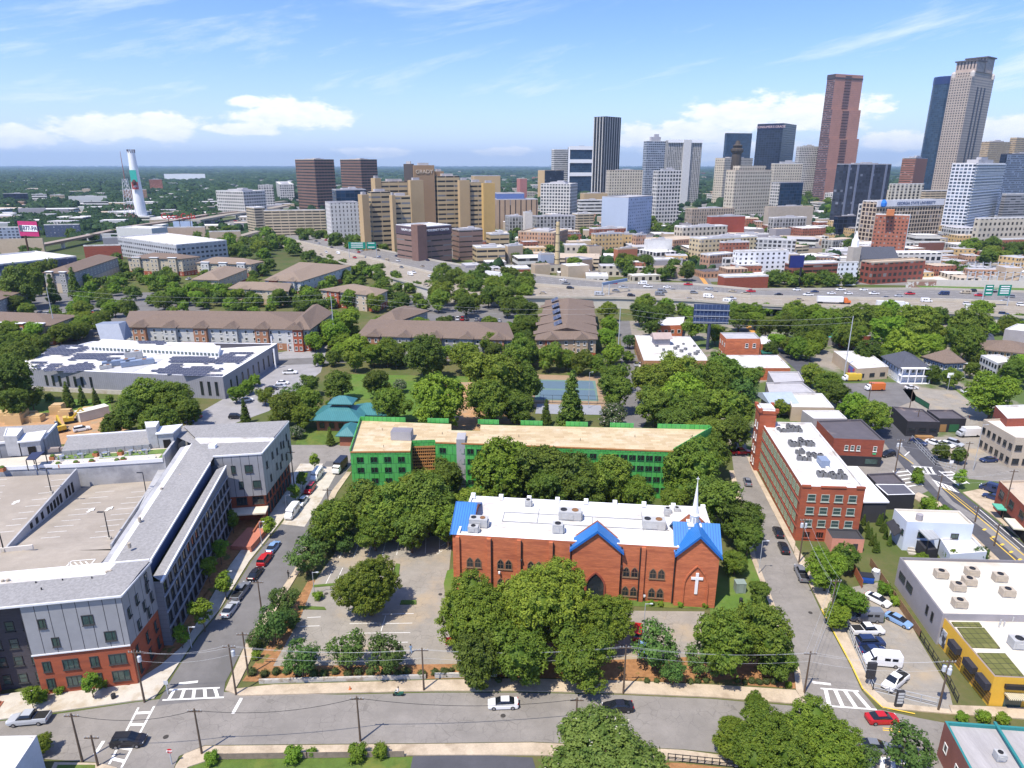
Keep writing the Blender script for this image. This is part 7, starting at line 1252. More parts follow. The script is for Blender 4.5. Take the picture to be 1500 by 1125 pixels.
def crown_mesh(name, lobes, ncl, nlf, ls, cr, m, seed, flowers=0., core=.72):
    g=np.random.default_rng(seed);L=np.array(lobes, float);w=L[:, 3]*L[:, 4]+L[:, 3]*L[:, 5];pick=g.choice(len(L), ncl*3, p=w/w.sum())
    d=g.normal(size=(ncl*3, 3));d[:, 2]+=.25;d/=np.linalg.norm(d, axis=1)[:, None];r=g.uniform(.8, 1.02, (ncl*3, 1));c=L[pick, :3]+d*L[pick, 3:6]*r
    dep=np.min([np.linalg.norm((c-l[:3])/l[3:6], axis=1)for l in L], axis=0);ok=dep>.74;c, d=c[ok][:ncl], d[ok][:ncl];n=len(c)
    size=cr*g.uniform(.65, 1.3, n);o=g.normal(size=(n, nlf, 3));o/=np.linalg.norm(o, axis=2)[:, :, None];o*=g.uniform(.45, 1., (n, nlf, 1));o[:, :, 2]*=.75
    p=(c[:, None]+o*size[:, None, None]).reshape(-1, 3);nr=(o*.7+d[:, None]*.5+g.normal(size=o.shape)*.45+np.array([0, 0, .55])).reshape(-1, 3);nr/=np.linalg.norm(nr, axis=1)[:, None]
    a=np.cross(nr, g.normal(size=nr.shape));a/=np.linalg.norm(a, axis=1)[:, None];b=np.cross(nr, a);s=(ls*g.uniform(.6, 1.35, (len(p), 1)));bend=nr*s*.25
    V=np.stack([p-a*s-bend, p-b*s*.55, p+a*s-bend, p+b*s*.55], 1).reshape(-1, 3);tint=np.repeat(np.clip(np.repeat(g.uniform(0, 1, n), nlf)*.7+g.uniform(0, .3, n*nlf), 0, 1), 4);fl=np.repeat((g.uniform(0, 1, n*nlf)<flowers).astype(float), 4)
    F=np.arange(len(V)).reshape(-1, 4);vs=[V];fs=[F];t=[tint];f2=[fl];off=len(V)
    for l in L:
        nu, nv=10, 6;th=np.linspace(0, 2*pi, nu, endpoint=False);ph=np.linspace(.12, pi-.12, nv);T_, Q=np.meshgrid(th, ph);q=np.stack([np.cos(T_)*np.sin(Q), np.sin(T_)*np.sin(Q), np.cos(Q)], 2).reshape(-1, 3)*g.uniform(.8, 1.12, (nu*nv, 1))
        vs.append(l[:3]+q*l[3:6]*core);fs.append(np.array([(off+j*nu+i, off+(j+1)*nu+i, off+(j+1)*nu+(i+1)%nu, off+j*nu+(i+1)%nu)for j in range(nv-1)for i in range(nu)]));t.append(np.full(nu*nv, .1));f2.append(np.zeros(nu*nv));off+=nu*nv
    V, F, t, f2=np.concatenate(vs), np.concatenate(fs), np.concatenate(t), np.concatenate(f2)
    me=bpy.data.meshes.new(name);me.vertices.add(len(V));me.vertices.foreach_set('co', V.ravel());me.loops.add(F.size);me.loops.foreach_set('vertex_index', F.ravel().astype('i'));me.polygons.add(len(F));me.polygons.foreach_set('loop_start', np.arange(0, F.size, 4, dtype='i'))
    ca=me.color_attributes.new('tint', 'FLOAT_COLOR', 'POINT');ca.data.foreach_set('color', np.stack([t, f2, t*0, t*0+1], 1).ravel());me.materials.append(m);me.update();me.validate();return me
def trunk_mesh(h, r, hc, spread, stems=1, seed=0):
    rs=random.Random(seed);b=MB()
    for s in range(stems):
        a=2*pi*s/stems;o=Vector((cos(a), sin(a), 0))*(.0 if stems==1 else .3);lean=o*2 if stems>1 else Vector((rs.uniform(-.2, .2), rs.uniform(-.2, .2), 0));k=o+lean*.5+Vector((0, 0, hc*.55));e=o+lean+Vector((0, 0, h*.8))
        b.tube(o-Vector((0, 0, .2)), k, r*1.25, r*.85, 7);b.tube(k, e, r*.85, r*.2, 6)
        for i in range(4 if stems==1 else 2):a=rs.uniform(0, 2*pi);q=k.lerp(e, rs.uniform(.0, .5));b.tube(q, q+Vector((cos(a)*spread, sin(a)*spread, h*rs.uniform(.15, .32))), r*.5, r*.12, 5)
    return b
PROTO={};HIDE=[]
def proto(kind, name, cat, W_, Ht, lobes, ncl, nlf, ls, cr, m, hc, r, spread, stems=1, flowers=0., core=.72):
    for v in range(len(lobes)):
        t=thing(name, kind, cat, (0, 0, 0));me=crown_mesh('crown', lobes[v], ncl, nlf, ls, cr, m, 17*v+hash(kind)%7 if False else 17*v+len(kind), flowers, core);c=bpy.data.objects.new('crown', me);COL.objects.link(c);c.parent=t
        if r:trunk_mesh(Ht, r, hc, spread, stems, v).build('trunk', [BARK], t, True)
        KIDS[t.name]=[(k, [])for k in t.children];PROTO.setdefault(kind, []).append((t, W_, Ht));HIDE.append(t)
def blob(rs, W_, H, zb, n, flat=.6):
    o=[(0, 0, zb+(H-zb)*.5, W_*.34, W_*.34, (H-zb)*.46)]
    for i in range(n):
        a=2.4*i+rs.uniform(-.4, .4);d=W_*rs.uniform(.16, .33);z=zb+(H-zb)*rs.uniform(.22, .8);q=W_*rs.uniform(.14, .24);o.append((d*cos(a), d*sin(a), z, q, q, q*rs.uniform(.75, 1.05)))
    return o
rs=random.Random(3);B_=lambda W_, H, zb, n, k:[blob(rs, W_, H, zb, n)for _ in range(k)]
proto('oak', 'broadleaf_tree', 'tree', 12, 11.5, B_(12, 11.5, 1.6, 8, 3), 360, 28, .235, .74, LM_['oak'], 3., .3, 3., core=.62);proto('dark', 'broadleaf_tree', 'tree', 11, 11, B_(11, 11, 1.4, 8, 2), 330, 28, .23, .7, LM_['dark'], 3., .28, 2.6, core=.62);proto('bright', 'broadleaf_tree', 'tree', 11, 10.5, B_(11, 10.5, 1.4, 9, 2), 340, 28, .23, .68, LM_['bright'], 3., .27, 2.6, core=.6)
proto('olive', 'small_tree', 'tree', 6.5, 5.6, B_(6.5, 5.6, 1.2, 7, 2), 90, 26, .2, .7, LM_['olive'], 1.6, .1, 1.6, 4, core=.35);proto('street', 'street_tree', 'tree', 4, 6.5, B_(4, 6.5, 1.8, 5, 2), 70, 30, .19, .55, LM_['bright'], 2.4, .1, 1., core=.55);proto('bloom', 'flowering_tree', 'flowering tree', 8, 6.5, B_(8, 6.5, .9, 7, 1), 130, 34, .22, .75, LM_['bloom'], 1.6, .12, 2., 4, .12, .6)
cone=[[(0, 0, 2.2+1.75*i, 2.9*(1-i/7.5), 2.9*(1-i/7.5), 1.7)for i in range(7)]];proto('cone', 'conifer_tree', 'conifer', 6.4, 14, cone, 190, 34, .26, .7, LM_['dark'], 3, .25, .8)
proto('magnolia', 'magnolia_tree', 'magnolia tree', 14, 10, B_(14, 10, .6, 11, 1), 900, 30, .19, .6, LM_['magnolia'], 2., .3, 3., 1, .006, .66);proto('hero', 'broadleaf_tree', 'tree', 14, 12, B_(14, 12, 1.5, 12, 2), 950, 30, .175, .58, LM_['hero'], 3., .32, 3.5, core=.62)
proto('shrub', 'shrub', 'shrub', 2.1, 1.6, [[(0, 0, .75, .95, .95, .8)], [(0, 0, .7, 1., .9, .75), (.4, .2, .6, .6, .6, .5)]], 60, 16, .09, .22, LM_['shrub'], 0, 0, 0, 1, 0, .85);proto('bush', 'bush', 'bush', 3, 2.2, B_(3, 2.2, .1, 5, 1), 60, 24, .13, .4, LM_['bright'], 0, 0, 0, 1, 0, .8)
TREES=[]
def plant(kind, x, y, wm, zs=1., zone=None, z=0.):
    t, W_, H=rnd.choice(PROTO[kind]);s=wm/W_;k=rnd.uniform(.92, 1.1)*zs;o=copy_tree(t, (x, y, z), rnd.uniform(0, 6.28), (s, s, s*k));TREES.append((o, x, y, kind, wm, zone));return o
def tree(u, v, w, kind='oak', zs=1.):
    """crown centre and crown width as they appear in the photo -> standing on the ground there"""
    _, W_, H=PROTO[kind][0];h=5.
    for _ in range(6):p=P(u, v, h*.56);f=p.y*cos(PIT)-(h*.56-CAMH)*sin(PIT);wm=w/1000*f;h=wm*H/W_*zs
    return plant(kind, p.x, p.y, wm, zs)
def grove(px, n, s0, s1, kinds, mind=.55):
    pts=[P(u, v)for u, v in px];poly=[(p.x, p.y)for p in pts];x0, x1=min(p[0]for p in poly), max(p[0]for p in poly);y0, y1=min(p[1]for p in poly), max(p[1]for p in poly);got=[]
    for _ in range(n*40):
        if len(got)>=n:break
        x, y=rnd.uniform(x0, x1), rnd.uniform(y0, y1);w=rnd.uniform(s0, s1)
        if not inside(x, y, poly)or any(inside(x, y, b)for b in BLOCK)or any(hypot(x-a, y-b)<(w+c)*mind*.72 for a, b, c in got):continue
        got.append((x, y, w));plant(rnd.choice(kinds), x, y, w, rnd.uniform(.85, 1.1))
HL='''hero 703 903 128|hero 800 880 150|hero 880 908 108|oak 765 958 105|dark 700 962 92|oak 848 966 95|olive 962 950 74|olive 985 985 45|oak 1062 945 100|oak 1118 932 105|dark 1142 968 62|olive 1032 968 55|hero 541 860 102
olive 450 815 62|olive 415 878 46|olive 398 918 62|olive 440 966 64|olive 510 956 60|olive 567 962 66|olive 425 905 35|olive 372 935 30|oak 490 765 78|dark 532 738 88|oak 578 745 98|dark 625 735 100|oak 655 765 75|dark 602 778 66|oak 548 778 62|olive 505 792 40|olive 468 790 48|oak 692 740 72|oak 618 724 88|bright 735 682 108|dark 792 690 92|dark 840 694 92|oak 893 702 80|dark 742 712 66|dark 800 718 70|dark 862 716 66|oak 930 722 58|bright 862 652 50|oak 1008 690 96|oak 1032 662 74|dark 1042 738 88|dark 1086 760 76|dark 1096 790 52|oak 1078 822 44|dark 1112 868 36|oak 985 735 50|dark 655 700 60
hero 1108 1030 34|olive 1335 1102 78|olive 1270 1108 40|oak 60 1090 34|street 45 1022 24|street 133 1003 28|street 265 932 24|street 296 898 36|street 328 856 28|street 305 834 26|street 322 808 25|street 340 764 22|street 394 769 22|street 432 722 20|street 442 702 20|street 460 676 16|bright 1212 838 62|bright 1240 880 56|bright 1228 905 40|dark 1238 815 48|street 1407 700 20|bright 1352 820 24|bright 1395 815 24|olive 1437 812 28
dark 494 560 52|dark 551 560 50|oak 520 528 34|dark 625 518 74|oak 684 520 56|bright 641 586 88|oak 575 592 58|oak 727 555 92|oak 716 590 76|dark 752 590 58|oak 764 517 50|oak 447 587 50|oak 415 600 54|oak 440 610 42|olive 430 576 36|dark 455 563 32|oak 388 580 28|oak 468 524 24|dark 487 523 26|bloom 433 632 26|cone 483 637 14|bloom 585 565 24|bright 460 499 32|bright 492 487 46|bright 508 474 46|bright 524 504 44|oak 567 514 46|oak 545 515 30|dark 605 500 30|oak 650 500 34|oak 720 505 40|oak 700 495 36
cone 837 581 44|dark 765 560 66|dark 760 600 52|oak 805 524 40|oak 830 524 38|oak 851 530 38|oak 871 534 34|oak 898 552 48|dark 903 578 56|bloom 897 607 46|cone 800 603 18|oak 952 560 72|oak 986 545 60|bright 1000 575 76|oak 1042 570 72|dark 960 597 60|oak 1010 606 72|oak 1056 600 70|olive 1085 568 58|oak 1082 606 60|dark 1060 548 74|dark 1092 555 52|dark 1040 632 60|dark 1076 636 58|oak 1010 640 58|dark 985 620 60|oak 890 455 30|bright 893 475 32|bright 890 495 34|bright 898 516 38|olive 921 500 24|dark 772 457 40|oak 766 482 36|oak 920 520 22|dark 954 470 48|dark 938 458 36|oak 1000 450 24|oak 968 447 22|oak 940 443 22|oak 1014 480 34|oak 1083 468 34|dark 780 520 30
oak 1190 547 42|oak 1216 560 46|dark 1228 578 40|bright 1252 592 48|oak 1284 611 52|oak 1143 597 28|dark 1153 478 40|oak 1192 470 20|dark 1216 473 26|dark 1258 467 60|oak 1348 475 70|bright 1297 484 52|bright 1322 502 62|dark 1420 474 66|oak 1477 477 28|bright 1404 490 30|oak 1415 504 56|dark 1367 546 30|oak 1393 553 32|dark 1423 541 26|dark 1487 545 46|bright 1456 577 76|bright 1137 500 30|bright 1168 508 36|bright 1188 512 32|dark 1273 512 42|oak 1250 495 36|dark 1380 660 30|dark 1406 666 26|oak 1345 690 18
oak 215 578 76|oak 256 582 70|dark 186 606 54|oak 236 618 58|dark 166 620 40|dark 276 606 46|dark 15 562 76|dark 32 522 60|dark 8 512 50|oak 46 584 34|dark 20 592 48|oak 72 581 16|cone 98 577 18|cone 119 578 14|cone 139 580 13|oak 160 582 15|bright 345 577 28|bright 361 566 24|bright 372 556 20|cone 358 602 16|dark 32 416 66|oak 62 402 42|cone 75 420 20|cone 107 413 20|oak 66 488 28|oak 95 487 28|oak 117 486 28|oak 28 500 40|oak 60 505 30|oak 5 490 40'''
for row in HL.replace('\n', '|').split('|'):
    k, u, v, w=row.split();tree(float(u), float(v), float(w), k)
grove([(110, 392), (180, 376), (190, 404), (285, 412), (290, 445), (110, 450)], 22, 7, 10, ['oak', 'bright', 'dark']);grove([(232, 432), (480, 430), (470, 452), (330, 455), (235, 450)], 30, 8, 12, ['bright', 'bright', 'oak', 'dark']);grove([(628, 412), (770, 414), (780, 466), (640, 466)], 34, 11, 16, ['dark', 'oak', 'oak'])
grove([(310, 376), (395, 348), (440, 374), (440, 388), (330, 380)], 20, 12, 18, ['oak', 'bright', 'dark']);grove([(436, 342), (540, 364), (610, 382), (540, 374), (440, 354)], 16, 13, 17, ['dark', 'dark', 'oak']);grove([(905, 398), (1012, 402), (1012, 413), (905, 411)], 14, 12, 15, ['dark', 'oak']);grove([(1085, 412), (1250, 414), (1240, 423), (1090, 421)], 16, 10, 13, ['oak', 'dark'])
grove([(1130, 475), (1300, 465), (1330, 505), (1180, 520)], 14, 9, 13, ['oak', 'bright', 'dark']);grove([(952, 320), (990, 320), (990, 350), (950, 350)], 6, 14, 18, ['dark', 'oak']);grove([(1172, 290), (1225, 290), (1260, 345), (1190, 362), (1140, 350)], 20, 15, 22, ['dark', 'oak', 'bright']);grove([(1415, 372), (1510, 378), (1500, 396), (1420, 394)], 9, 14, 20, ['dark', 'oak']);grove([(818, 346), (880, 345), (885, 400), (830, 402)], 14, 10, 15, ['dark', 'oak']);grove([(690, 352), (724, 350), (724, 388), (700, 388)], 6, 9, 13, ['dark', 'oak'])
grove([(455, 372), (530, 398), (640, 432), (640, 440), (500, 404), (440, 382)], 22, 7, 11, ['oak', 'bright', 'dark']);grove([(560, 420), (630, 424), (640, 465), (560, 455)], 14, 7, 10, ['oak', 'dark']);grove([(-40, 395), (560, 395), (560, 470), (-40, 470)], 110, 7, 12, ['oak', 'bright', 'dark']);grove([(100, 345), (360, 340), (330, 385), (60, 385)], 26, 9, 14, ['oak', 'dark']);grove([(480, 480), (780, 490), (780, 540), (480, 545)], 26, 8, 12, ['oak', 'bright', 'dark']);grove([(-40, 485), (180, 485), (110, 505), (-40, 520)], 26, 8, 12, ['oak', 'bright']);grove([(930, 455), (1500, 470), (1500, 560), (1100, 540)], 46, 8, 13, ['oak', 'bright', 'dark']);grove([(700, 340), (1250, 340), (1250, 400), (700, 392)], 46, 9, 14, ['dark', 'oak']);grove([(1380, 300), (1500, 300), (1500, 360), (1380, 350)], 10, 10, 16, ['dark']);grove([(1370, 395), (1420, 398), (1410, 408), (1370, 406)], 5, 8, 11, ['dark']);grove([(-40, 375), (60, 372), (60, 392), (-40, 396)], 6, 10, 15, ['dark'])
tree(888, 1120, 200, 'magnolia', .68);tree(1128, 1092, 130, 'hero', .85);tree(1205, 1095, 130, 'hero', .85);tree(1080, 1085, 85, 'hero', .9)
for i in range(17):u=368+17.8*i+rnd.uniform(-4, 4);tree(u, 984+rnd.uniform(-3, 3), rnd.uniform(12, 16), 'shrub')
for u in(1012, 1022, 1034, 1080, 1091, 1101, 1112, 1122, 1133, 650, 661, 730, 948, 962):tree(u, 997-(u<700)*15+rnd.uniform(-2, 2), rnd.uniform(10, 13), 'shrub')
for u, v in((921, 882), (954, 883), (968, 884), (997, 885), (1033, 886)):tree(u, v, 11, 'bush')
for u, v, w in((310, 1110, 25), (430, 1104, 32), (456, 1101, 17), (524, 1101, 34), (556, 1100, 28), (45, 1090, 16), (1141, 993, 13), (1150, 985, 14), (376, 942, 14), (375, 960, 16), (465, 872, 18), (1155, 1003, 12), (60, 1020, 24), (88, 1010, 18), (150, 1000, 22), (1296, 862, 26), (1312, 880, 18), (1290, 905, 14), (1345, 700, 22), (1362, 740, 30), (1385, 750, 26), (1410, 1050, 20), (1440, 1050, 24), (1470, 1052, 22), (480, 590, 8)):tree(u, v, w, 'bush')
for i in range(14):tree(1266+5.2*i%34+4*(i//7), 760+10*(i%5), 8, 'cone', 1.1)
bl=sorted([q for q in TREES if q[3]in('oak', 'dark', 'bright', 'hero')], key=lambda q:-q[4]/q[2]);rest=bl[298:];LOD={k:crown_mesh('lod', blob(random.Random(9), 11, 10.5, 1., 8), 80, 16, .55, 1.1, LM_[k], 5)for k in('oak', 'dark', 'bright')};Vs, Fs, Ts, Ms, off=[], [], [], [], 0;ks=list(LOD)
for o, x, y, k, w, z in rest:
    me=LOD[k];n=len(me.vertices);v=np.empty(n*3);me.vertices.foreach_get('co', v);a=o.rotation_euler.z;v=v.reshape(-1, 3)*np.array(o.scale);v=np.stack([v[:, 0]*cos(a)-v[:, 1]*sin(a)+x, v[:, 0]*sin(a)+v[:, 1]*cos(a)+y, v[:, 2]], 1);f=np.empty(len(me.polygons)*4, 'i');me.polygons.foreach_get('vertices', f)if False else me.loops.foreach_get('vertex_index', f);c=np.empty(n*4, 'f');me.color_attributes['tint'].data.foreach_get('color', c);Vs.append(v);Fs.append(f.reshape(-1, 4)+off);Ts.append(c);Ms.append(np.full(len(f)//4, ks.index(k)));off+=n
    for q in list(o.children):bpy.data.objects.remove(q)
    bpy.data.objects.remove(o)
TREES=[q for q in TREES if q not in rest]
if Vs:
    V, F=np.concatenate(Vs), np.concatenate(Fs);me=bpy.data.meshes.new('distant_trees');me.vertices.add(len(V));me.vertices.foreach_set('co', V.ravel());me.loops.add(F.size);me.loops.foreach_set('vertex_index', F.ravel().astype('i'));me.polygons.add(len(F));me.polygons.foreach_set('loop_start', np.arange(0, F.size, 4, dtype='i'));[me.materials.append(LM_[k])for k in ks];me.polygons.foreach_set('material_index', np.concatenate(Ms).astype('i'));ca=me.color_attributes.new('tint', 'FLOAT_COLOR', 'POINT');ca.data.foreach_set('color', np.concatenate(Ts));me.update();o=bpy.data.objects.new('distant_trees', me);COL.objects.link(o);setting(o, 'stuff')
for t in HIDE:
    for c in list(t.children):bpy.data.objects.remove(c)
    bpy.data.objects.remove(t)
LMK=[('the brick church', 695, 870, -1), ('the green building site', 780, 700, 0), ('the brick mill', 1165, 720, 0), ('the solar roofed school', 230, 545, 0), ('the teal pavilion', 505, 620, 0), ('the tennis courts', 830, 572, 0), ('the grey corner apartments', 150, 990, 0), ('the dark apartment wing', 260, 900, 0), ('the wide white roofed hall', 985, 515, 0), ('the tall brick block', 1085, 512, 0), ('the black bar', 1345, 620, 0), ('the pale stone building', 1480, 660, 0), ('the yellow shop', 1440, 1010, 0), ('the house with the red porch', 1330, 545, 0), ('the blue house', 1385, 540, 0), ('the purple brown hospital annex', 620, 378, 0), ('the cream chimney', 816, 398, 0), ('the back of the navy billboard', 1040, 500, 0), ('the slate condominium', 1262, 310, 0), ('the brick loft', 1310, 420, 0), ('the motorway bridge', 1230, 462, 0), ('the cream residence', 1470, 372, 0), ('the church lot entrance', 480, 870, 0), ('the blue crosswalk corner', 330, 1010, 0), ('the crosswalk at right', 1240, 1020, 0), ('the middle brown roofed apartments', 640, 505, 0), ('the longest brown roofed apartments', 320, 495, 0), ('the solar roofed apartments seen end on', 830, 510, 0), ('the cream apartments', 240, 405, 0), ('the church cross', 1018, 880, 0), ('the church entrance arch', 870, 882, 0), ('the white low wall', 680, 992, 0), ('the dark asphalt driveway', 690, 1108, 0), ('the brown twin towers', 470, 330, 0), ('the white square windowed hotel', 1115, 400, 0), ('the white gridded mid rise', 975, 320, 0), ('the far white roofed restaurant', 1255, 540, 0), ('the pink billboard', 47, 392, 0), ('the white small building', 1365, 800, 0)]
LMK=[(n, P(u, v))for n, u, v, _ in LMK];grp={}
ADJ={'oak':'mid green leafy tree', 'dark':'dark green leafy tree', 'bright':'bright green leafy tree', 'hero':'very full green tree', 'olive':'loose olive green small tree', 'street':'slim young street tree', 'cone':'pointed dark conifer', 'bloom':'pale flowering tree', 'magnolia':'glossy magnolia with white blossoms', 'shrub':'clipped round shrub', 'bush':'leafy green bush'}
for o, x, y, k, w, z in TREES:
    n, p=min(LMK, key=lambda l:hypot(l[1].x-x, l[1].y-y));dx, dy=x-p.x, y-p.y;rel=('right of' if dx>0 else 'left of')if abs(dx)>abs(dy)else('behind' if dy>0 else 'in front of');grp.setdefault((k, rel, n), []).append((hypot(dx, dy), o))
    o['group']={'shrub':'clipped shrubs', 'bush':'bushes', 'cone':'conifers', 'street':'street trees', 'olive':'small olive green trees'}.get(k, 'broadleaf trees')
for(k, rel, n), l in grp.items():
    l.sort(key=lambda q:q[0])
    for i, (_, o)in enumerate(l):o['label']=f'{ADJ[k]} {rel} {n}'+('' if len(l)==1 else f', {ORD[i] if i < 12 else str(i+1)+"th nearest"}')
def far_woods():
    g=np.random.default_rng(4);C=[]
    def area(n, u0, u1, v0, v1, pw=1.):
        for _ in range(n):
            u=g.uniform(u0, u1);v=v0+(v1-v0)*g.uniform(0, 1)**pw;p=P(u, v)
            if p.y<3000 and any(inside(p.x, p.y, b)for b in BLOCK):continue
            C.append((p.x, p.y, max(6., min(p.y*.007, 70)*g.uniform(.6, 1.3)), p.y))
    area(2600, -40, 470, 243.2, 262, 1.3);area(1500, -40, 430, 255, 300);area(260, -40, 330, 296, 322);area(200, 0, 200, 322, 336);area(1700, 430, 1540, 243.2, 256, 1.3);area(500, 430, 1540, 254, 275);area(900, 430, 1540, 268, 335);area(60, -40, 420, 330, 352);area(110, 690, 1260, 330, 405)
    nu, nv=7, 4;th=np.linspace(0, 2*pi, nu, endpoint=False);ph=np.linspace(.2, pi*.62, nv);T_, Q=np.meshgrid(th, ph);q=np.stack([np.cos(T_)*np.sin(Q), np.sin(T_)*np.sin(Q), np.cos(Q)], 2).reshape(-1, 3);F0=np.array([(j*nu+i, (j+1)*nu+i, (j+1)*nu+(i+1)%nu, j*nu+(i+1)%nu)for j in range(nv-1)for i in range(nu)]);V, F, t=[], [], []
    for i, (x, y, r, Y)in enumerate(C):
        hh=min(r*1.1, g.uniform(9, 15))if Y>900 else g.uniform(6, 9)
        for s in range(3 if Y<4500 else 2):
            o=np.array([x+g.normal()*r*.7, y+g.normal()*r*.4, hh*.35]);k=g.uniform(.5, 1.)*r;F.append(F0+len(V)*nu*nv);V.append(o+q*g.uniform(.7, 1.2, (nu*nv, 1))*np.array([k, k, hh*.75]));t.append(np.full(nu*nv, g.uniform(0, 1)))
    V, F, t=np.concatenate(V), np.concatenate(F), np.concatenate(t);me=bpy.data.meshes.new('far_woods');me.from_pydata(V.tolist(), [], F.tolist());ca=me.color_attributes.new('tint', 'FLOAT_COLOR', 'POINT');ca.data.foreach_set('color', np.stack([t, t*0, t*0, t*0+1], 1).ravel())
    m=leaf_mat('leaf_far', (.018, .042, .018), (.05, .085, .028), .9);me.materials.append(m);o=bpy.data.objects.new('far_woods', me);COL.objects.link(o);setting(o, 'stuff')
far_woods()
PAINTS={k:mat('paint_'+k, c, rough=.25, var=.03, spec=.6)for k, c in(('white', (.75, .75, .75)), ('silver', (.4, .42, .45)), ('grey', (.17, .18, .2)), ('black', (.015, .015, .02)), ('red', (.45, .015, .02)), ('navy', (.02, .035, .1)), ('blue', (.2, .33, .55)), ('tan', (.4, .34, .25)), ('orange', (.6, .15, .03)), ('yellow', (.65, .45, .05)))}
CGL=mat('car_glass', (.012, .015, .02), rough=.06, var=.1, spec=.7);TYRE=mat('tyre', (.02, .02, .02), rough=.9);RIM=mat('rim', (.4, .4, .42), rough=.35, metal=.7);HLM=mat('headlight_glass', (.75, .78, .8), rough=.15);TLM=mat('tail_light', (.4, .01, .01), rough=.3)
def loft(b, st, mi=0):
    """stations (x, z_low, z_top, half width low, half width top) joined into a closed skin with rounded shoulders"""
    R_=[]
    for x, z0, z1, w0, w1 in st:zm=z0+(z1-z0)*.55;wm=max(w0, w1);R_.append([(x, -w0, z0), (x, w0, z0), (x, wm, zm), (x, w1, z1-.03), (x, w1*.86, z1), (x, -w1*.86, z1), (x, -w1, z1-.03), (x, -wm, zm)])
    for A, B in zip(R_, R_[1:]):
        for i in range(8):j=(i+1)%8;b.poly([A[i], B[i], B[j], A[j]][::-1], mi)
    b.poly(R_[0], mi);b.poly(R_[-1][::-1], mi)
SH={'sedan':(4.7, 1.82, [(-2.35, .4, .85, .78, .72), (-2.2, .25, .98, .86, .8), (-1.3, .22, 1.0, .9, .84), (.7, .22, .98, .91, .84), (1.6, .22, .9, .9, .82), (2.2, .28, .76, .86, .74), (2.35, .4, .66, .74, .64)], [(-1.75, .95, 1.0, .76, .7), (-.95, .95, 1.4, .78, .6), (.35, .95, 1.42, .79, .6), (1.2, .93, .97, .78, .7)], (-.95, .35, .57, 1.425)), 'suv':(4.7, 1.92, [(-2.35, .4, 1.0, .84, .78), (-2.25, .28, 1.12, .92, .86), (.8, .26, 1.12, .95, .87), (1.7, .26, 1.05, .94, .85), (2.25, .32, .9, .9, .78), (2.35, .45, .8, .8, .7)], [(-2.2, 1.08, 1.15, .84, .78), (-1.95, 1.08, 1.66, .84, .68), (.3, 1.08, 1.7, .85, .68), (1.15, 1.06, 1.1, .83, .74)], (-1.95, .3, .65, 1.7)), 'van':(5.8, 2.0, [(-2.9, .4, 2.2, .92, .84), (-2.8, .3, 2.28, .98, .88), (1.3, .3, 2.3, 1., .88), (1.75, .3, 1.75, 1., .86), (2.5, .3, 1.15, .96, .8), (2.9, .42, .9, .85, .7)], [(1.25, 1.35, 2.24, .9, .84), (1.3, 1.3, 2.2, 1.01, .88), (1.8, 1.25, 1.72, 1.01, .85), (2.2, 1.22, 1.36, .9, .78)], (-2.75, 1.2, .84, 2.3)), 'pickup':(5.7, 2.0, [(-2.85, .5, 1.12, .9, .86), (-2.8, .4, 1.15, .96, .9), (.9, .35, 1.15, .98, .9), (1.7, .35, 1.12, .97, .88), (2.6, .4, 1.0, .93, .8), (2.85, .5, .9, .84, .72)], [(-.85, 1.1, 1.7, .86, .72), (-.6, 1.1, 1.78, .87, .7), (.7, 1.1, 1.8, .87, .7), (1.45, 1.1, 1.15, .86, .76)], (-.62, .68, .68, 1.8))}
CARP={};CARS=[]
def car_proto(kind):
    L, W_, bs, gs, rf=SH[kind];t=thing('parked_car', kind, 'car', (0, 0, -50));b=MB();loft(b, bs)
    if kind=='pickup':b.box((-1.85, 0, 1.152), (1.75, 1.56, .02), 0, 1)
    b.build('body', [PAINTS['white'], TYRE], t, True);b=MB();loft(b, gs);b.build('windows', [CGL], t, True)
    x0, x1, w, z=rf;b=MB();b.prism([(x0, -w), (x1, -w*.97), (x1, w*.97), (x0, w)], z-.05, z+.03, 0);b.build('roof', [PAINTS['white']], t, True)
    if kind=='van':b=MB();[b.box((-1.6+1.2*k, s*.985, 1.35), (.9, .04, .5))for k in range(2)for s in(-1, 1)];b.build('side_window', [CGL], t, True)
    for sx in(-.31, .31):
        for sy in(-1, 1):
            w=MB();x, y=sx*L, sy*(W_/2-.1);w.tube((x, y-.12, .34), (x, y+.12, .34), .34, n=12);wo=w.build('wheel', [TYRE], t, True);r=MB();r.tube((x, y+sy*.1, .34), (x, y+sy*.135, .34), .2, n=8);r.build('rim', [RIM], wo, True)
    zt=bs[-2][2]
    for sy in(-1, 1):h=MB();h.box((L/2-.1, sy*.62, zt-.2), (.16, .36, .14));h.build('headlight', [HLM], t, True);h=MB();h.box((-L/2+.06, sy*.66, .8), (.12, .24, .2));h.build('tail_light', [TLM], t, True)
    KIDS[t.name]=[(c, list(c.children))for c in t.children];return t
COLN={'navy':'dark navy', 'blue':'light blue'}
def car(kind, x, y, z, hd, col, where, name='parked_car', s=1.):
    if kind not in CARP:CARP[kind]=car_proto(kind)
    o=copy_tree(CARP[kind], (x, y, z), R(hd), s);o.name=name
    for c in o.children:
        if c.name.split('.')[0]in('body', 'roof'):c.material_slots[0].link='OBJECT';c.material_slots[0].material=PAINTS[col]
    o['category']={'suv':'car', 'sedan':'car'}.get(kind, kind);o['label']=f"{COLN.get(col, col)} {kind} {where}";CARS.append(o);return o
def carp(kind, u, v, hd, col, where, z=.08, **k):p=P(u, v, .5);return car(kind, p.x, p.y, z, hd, col, where, **k)
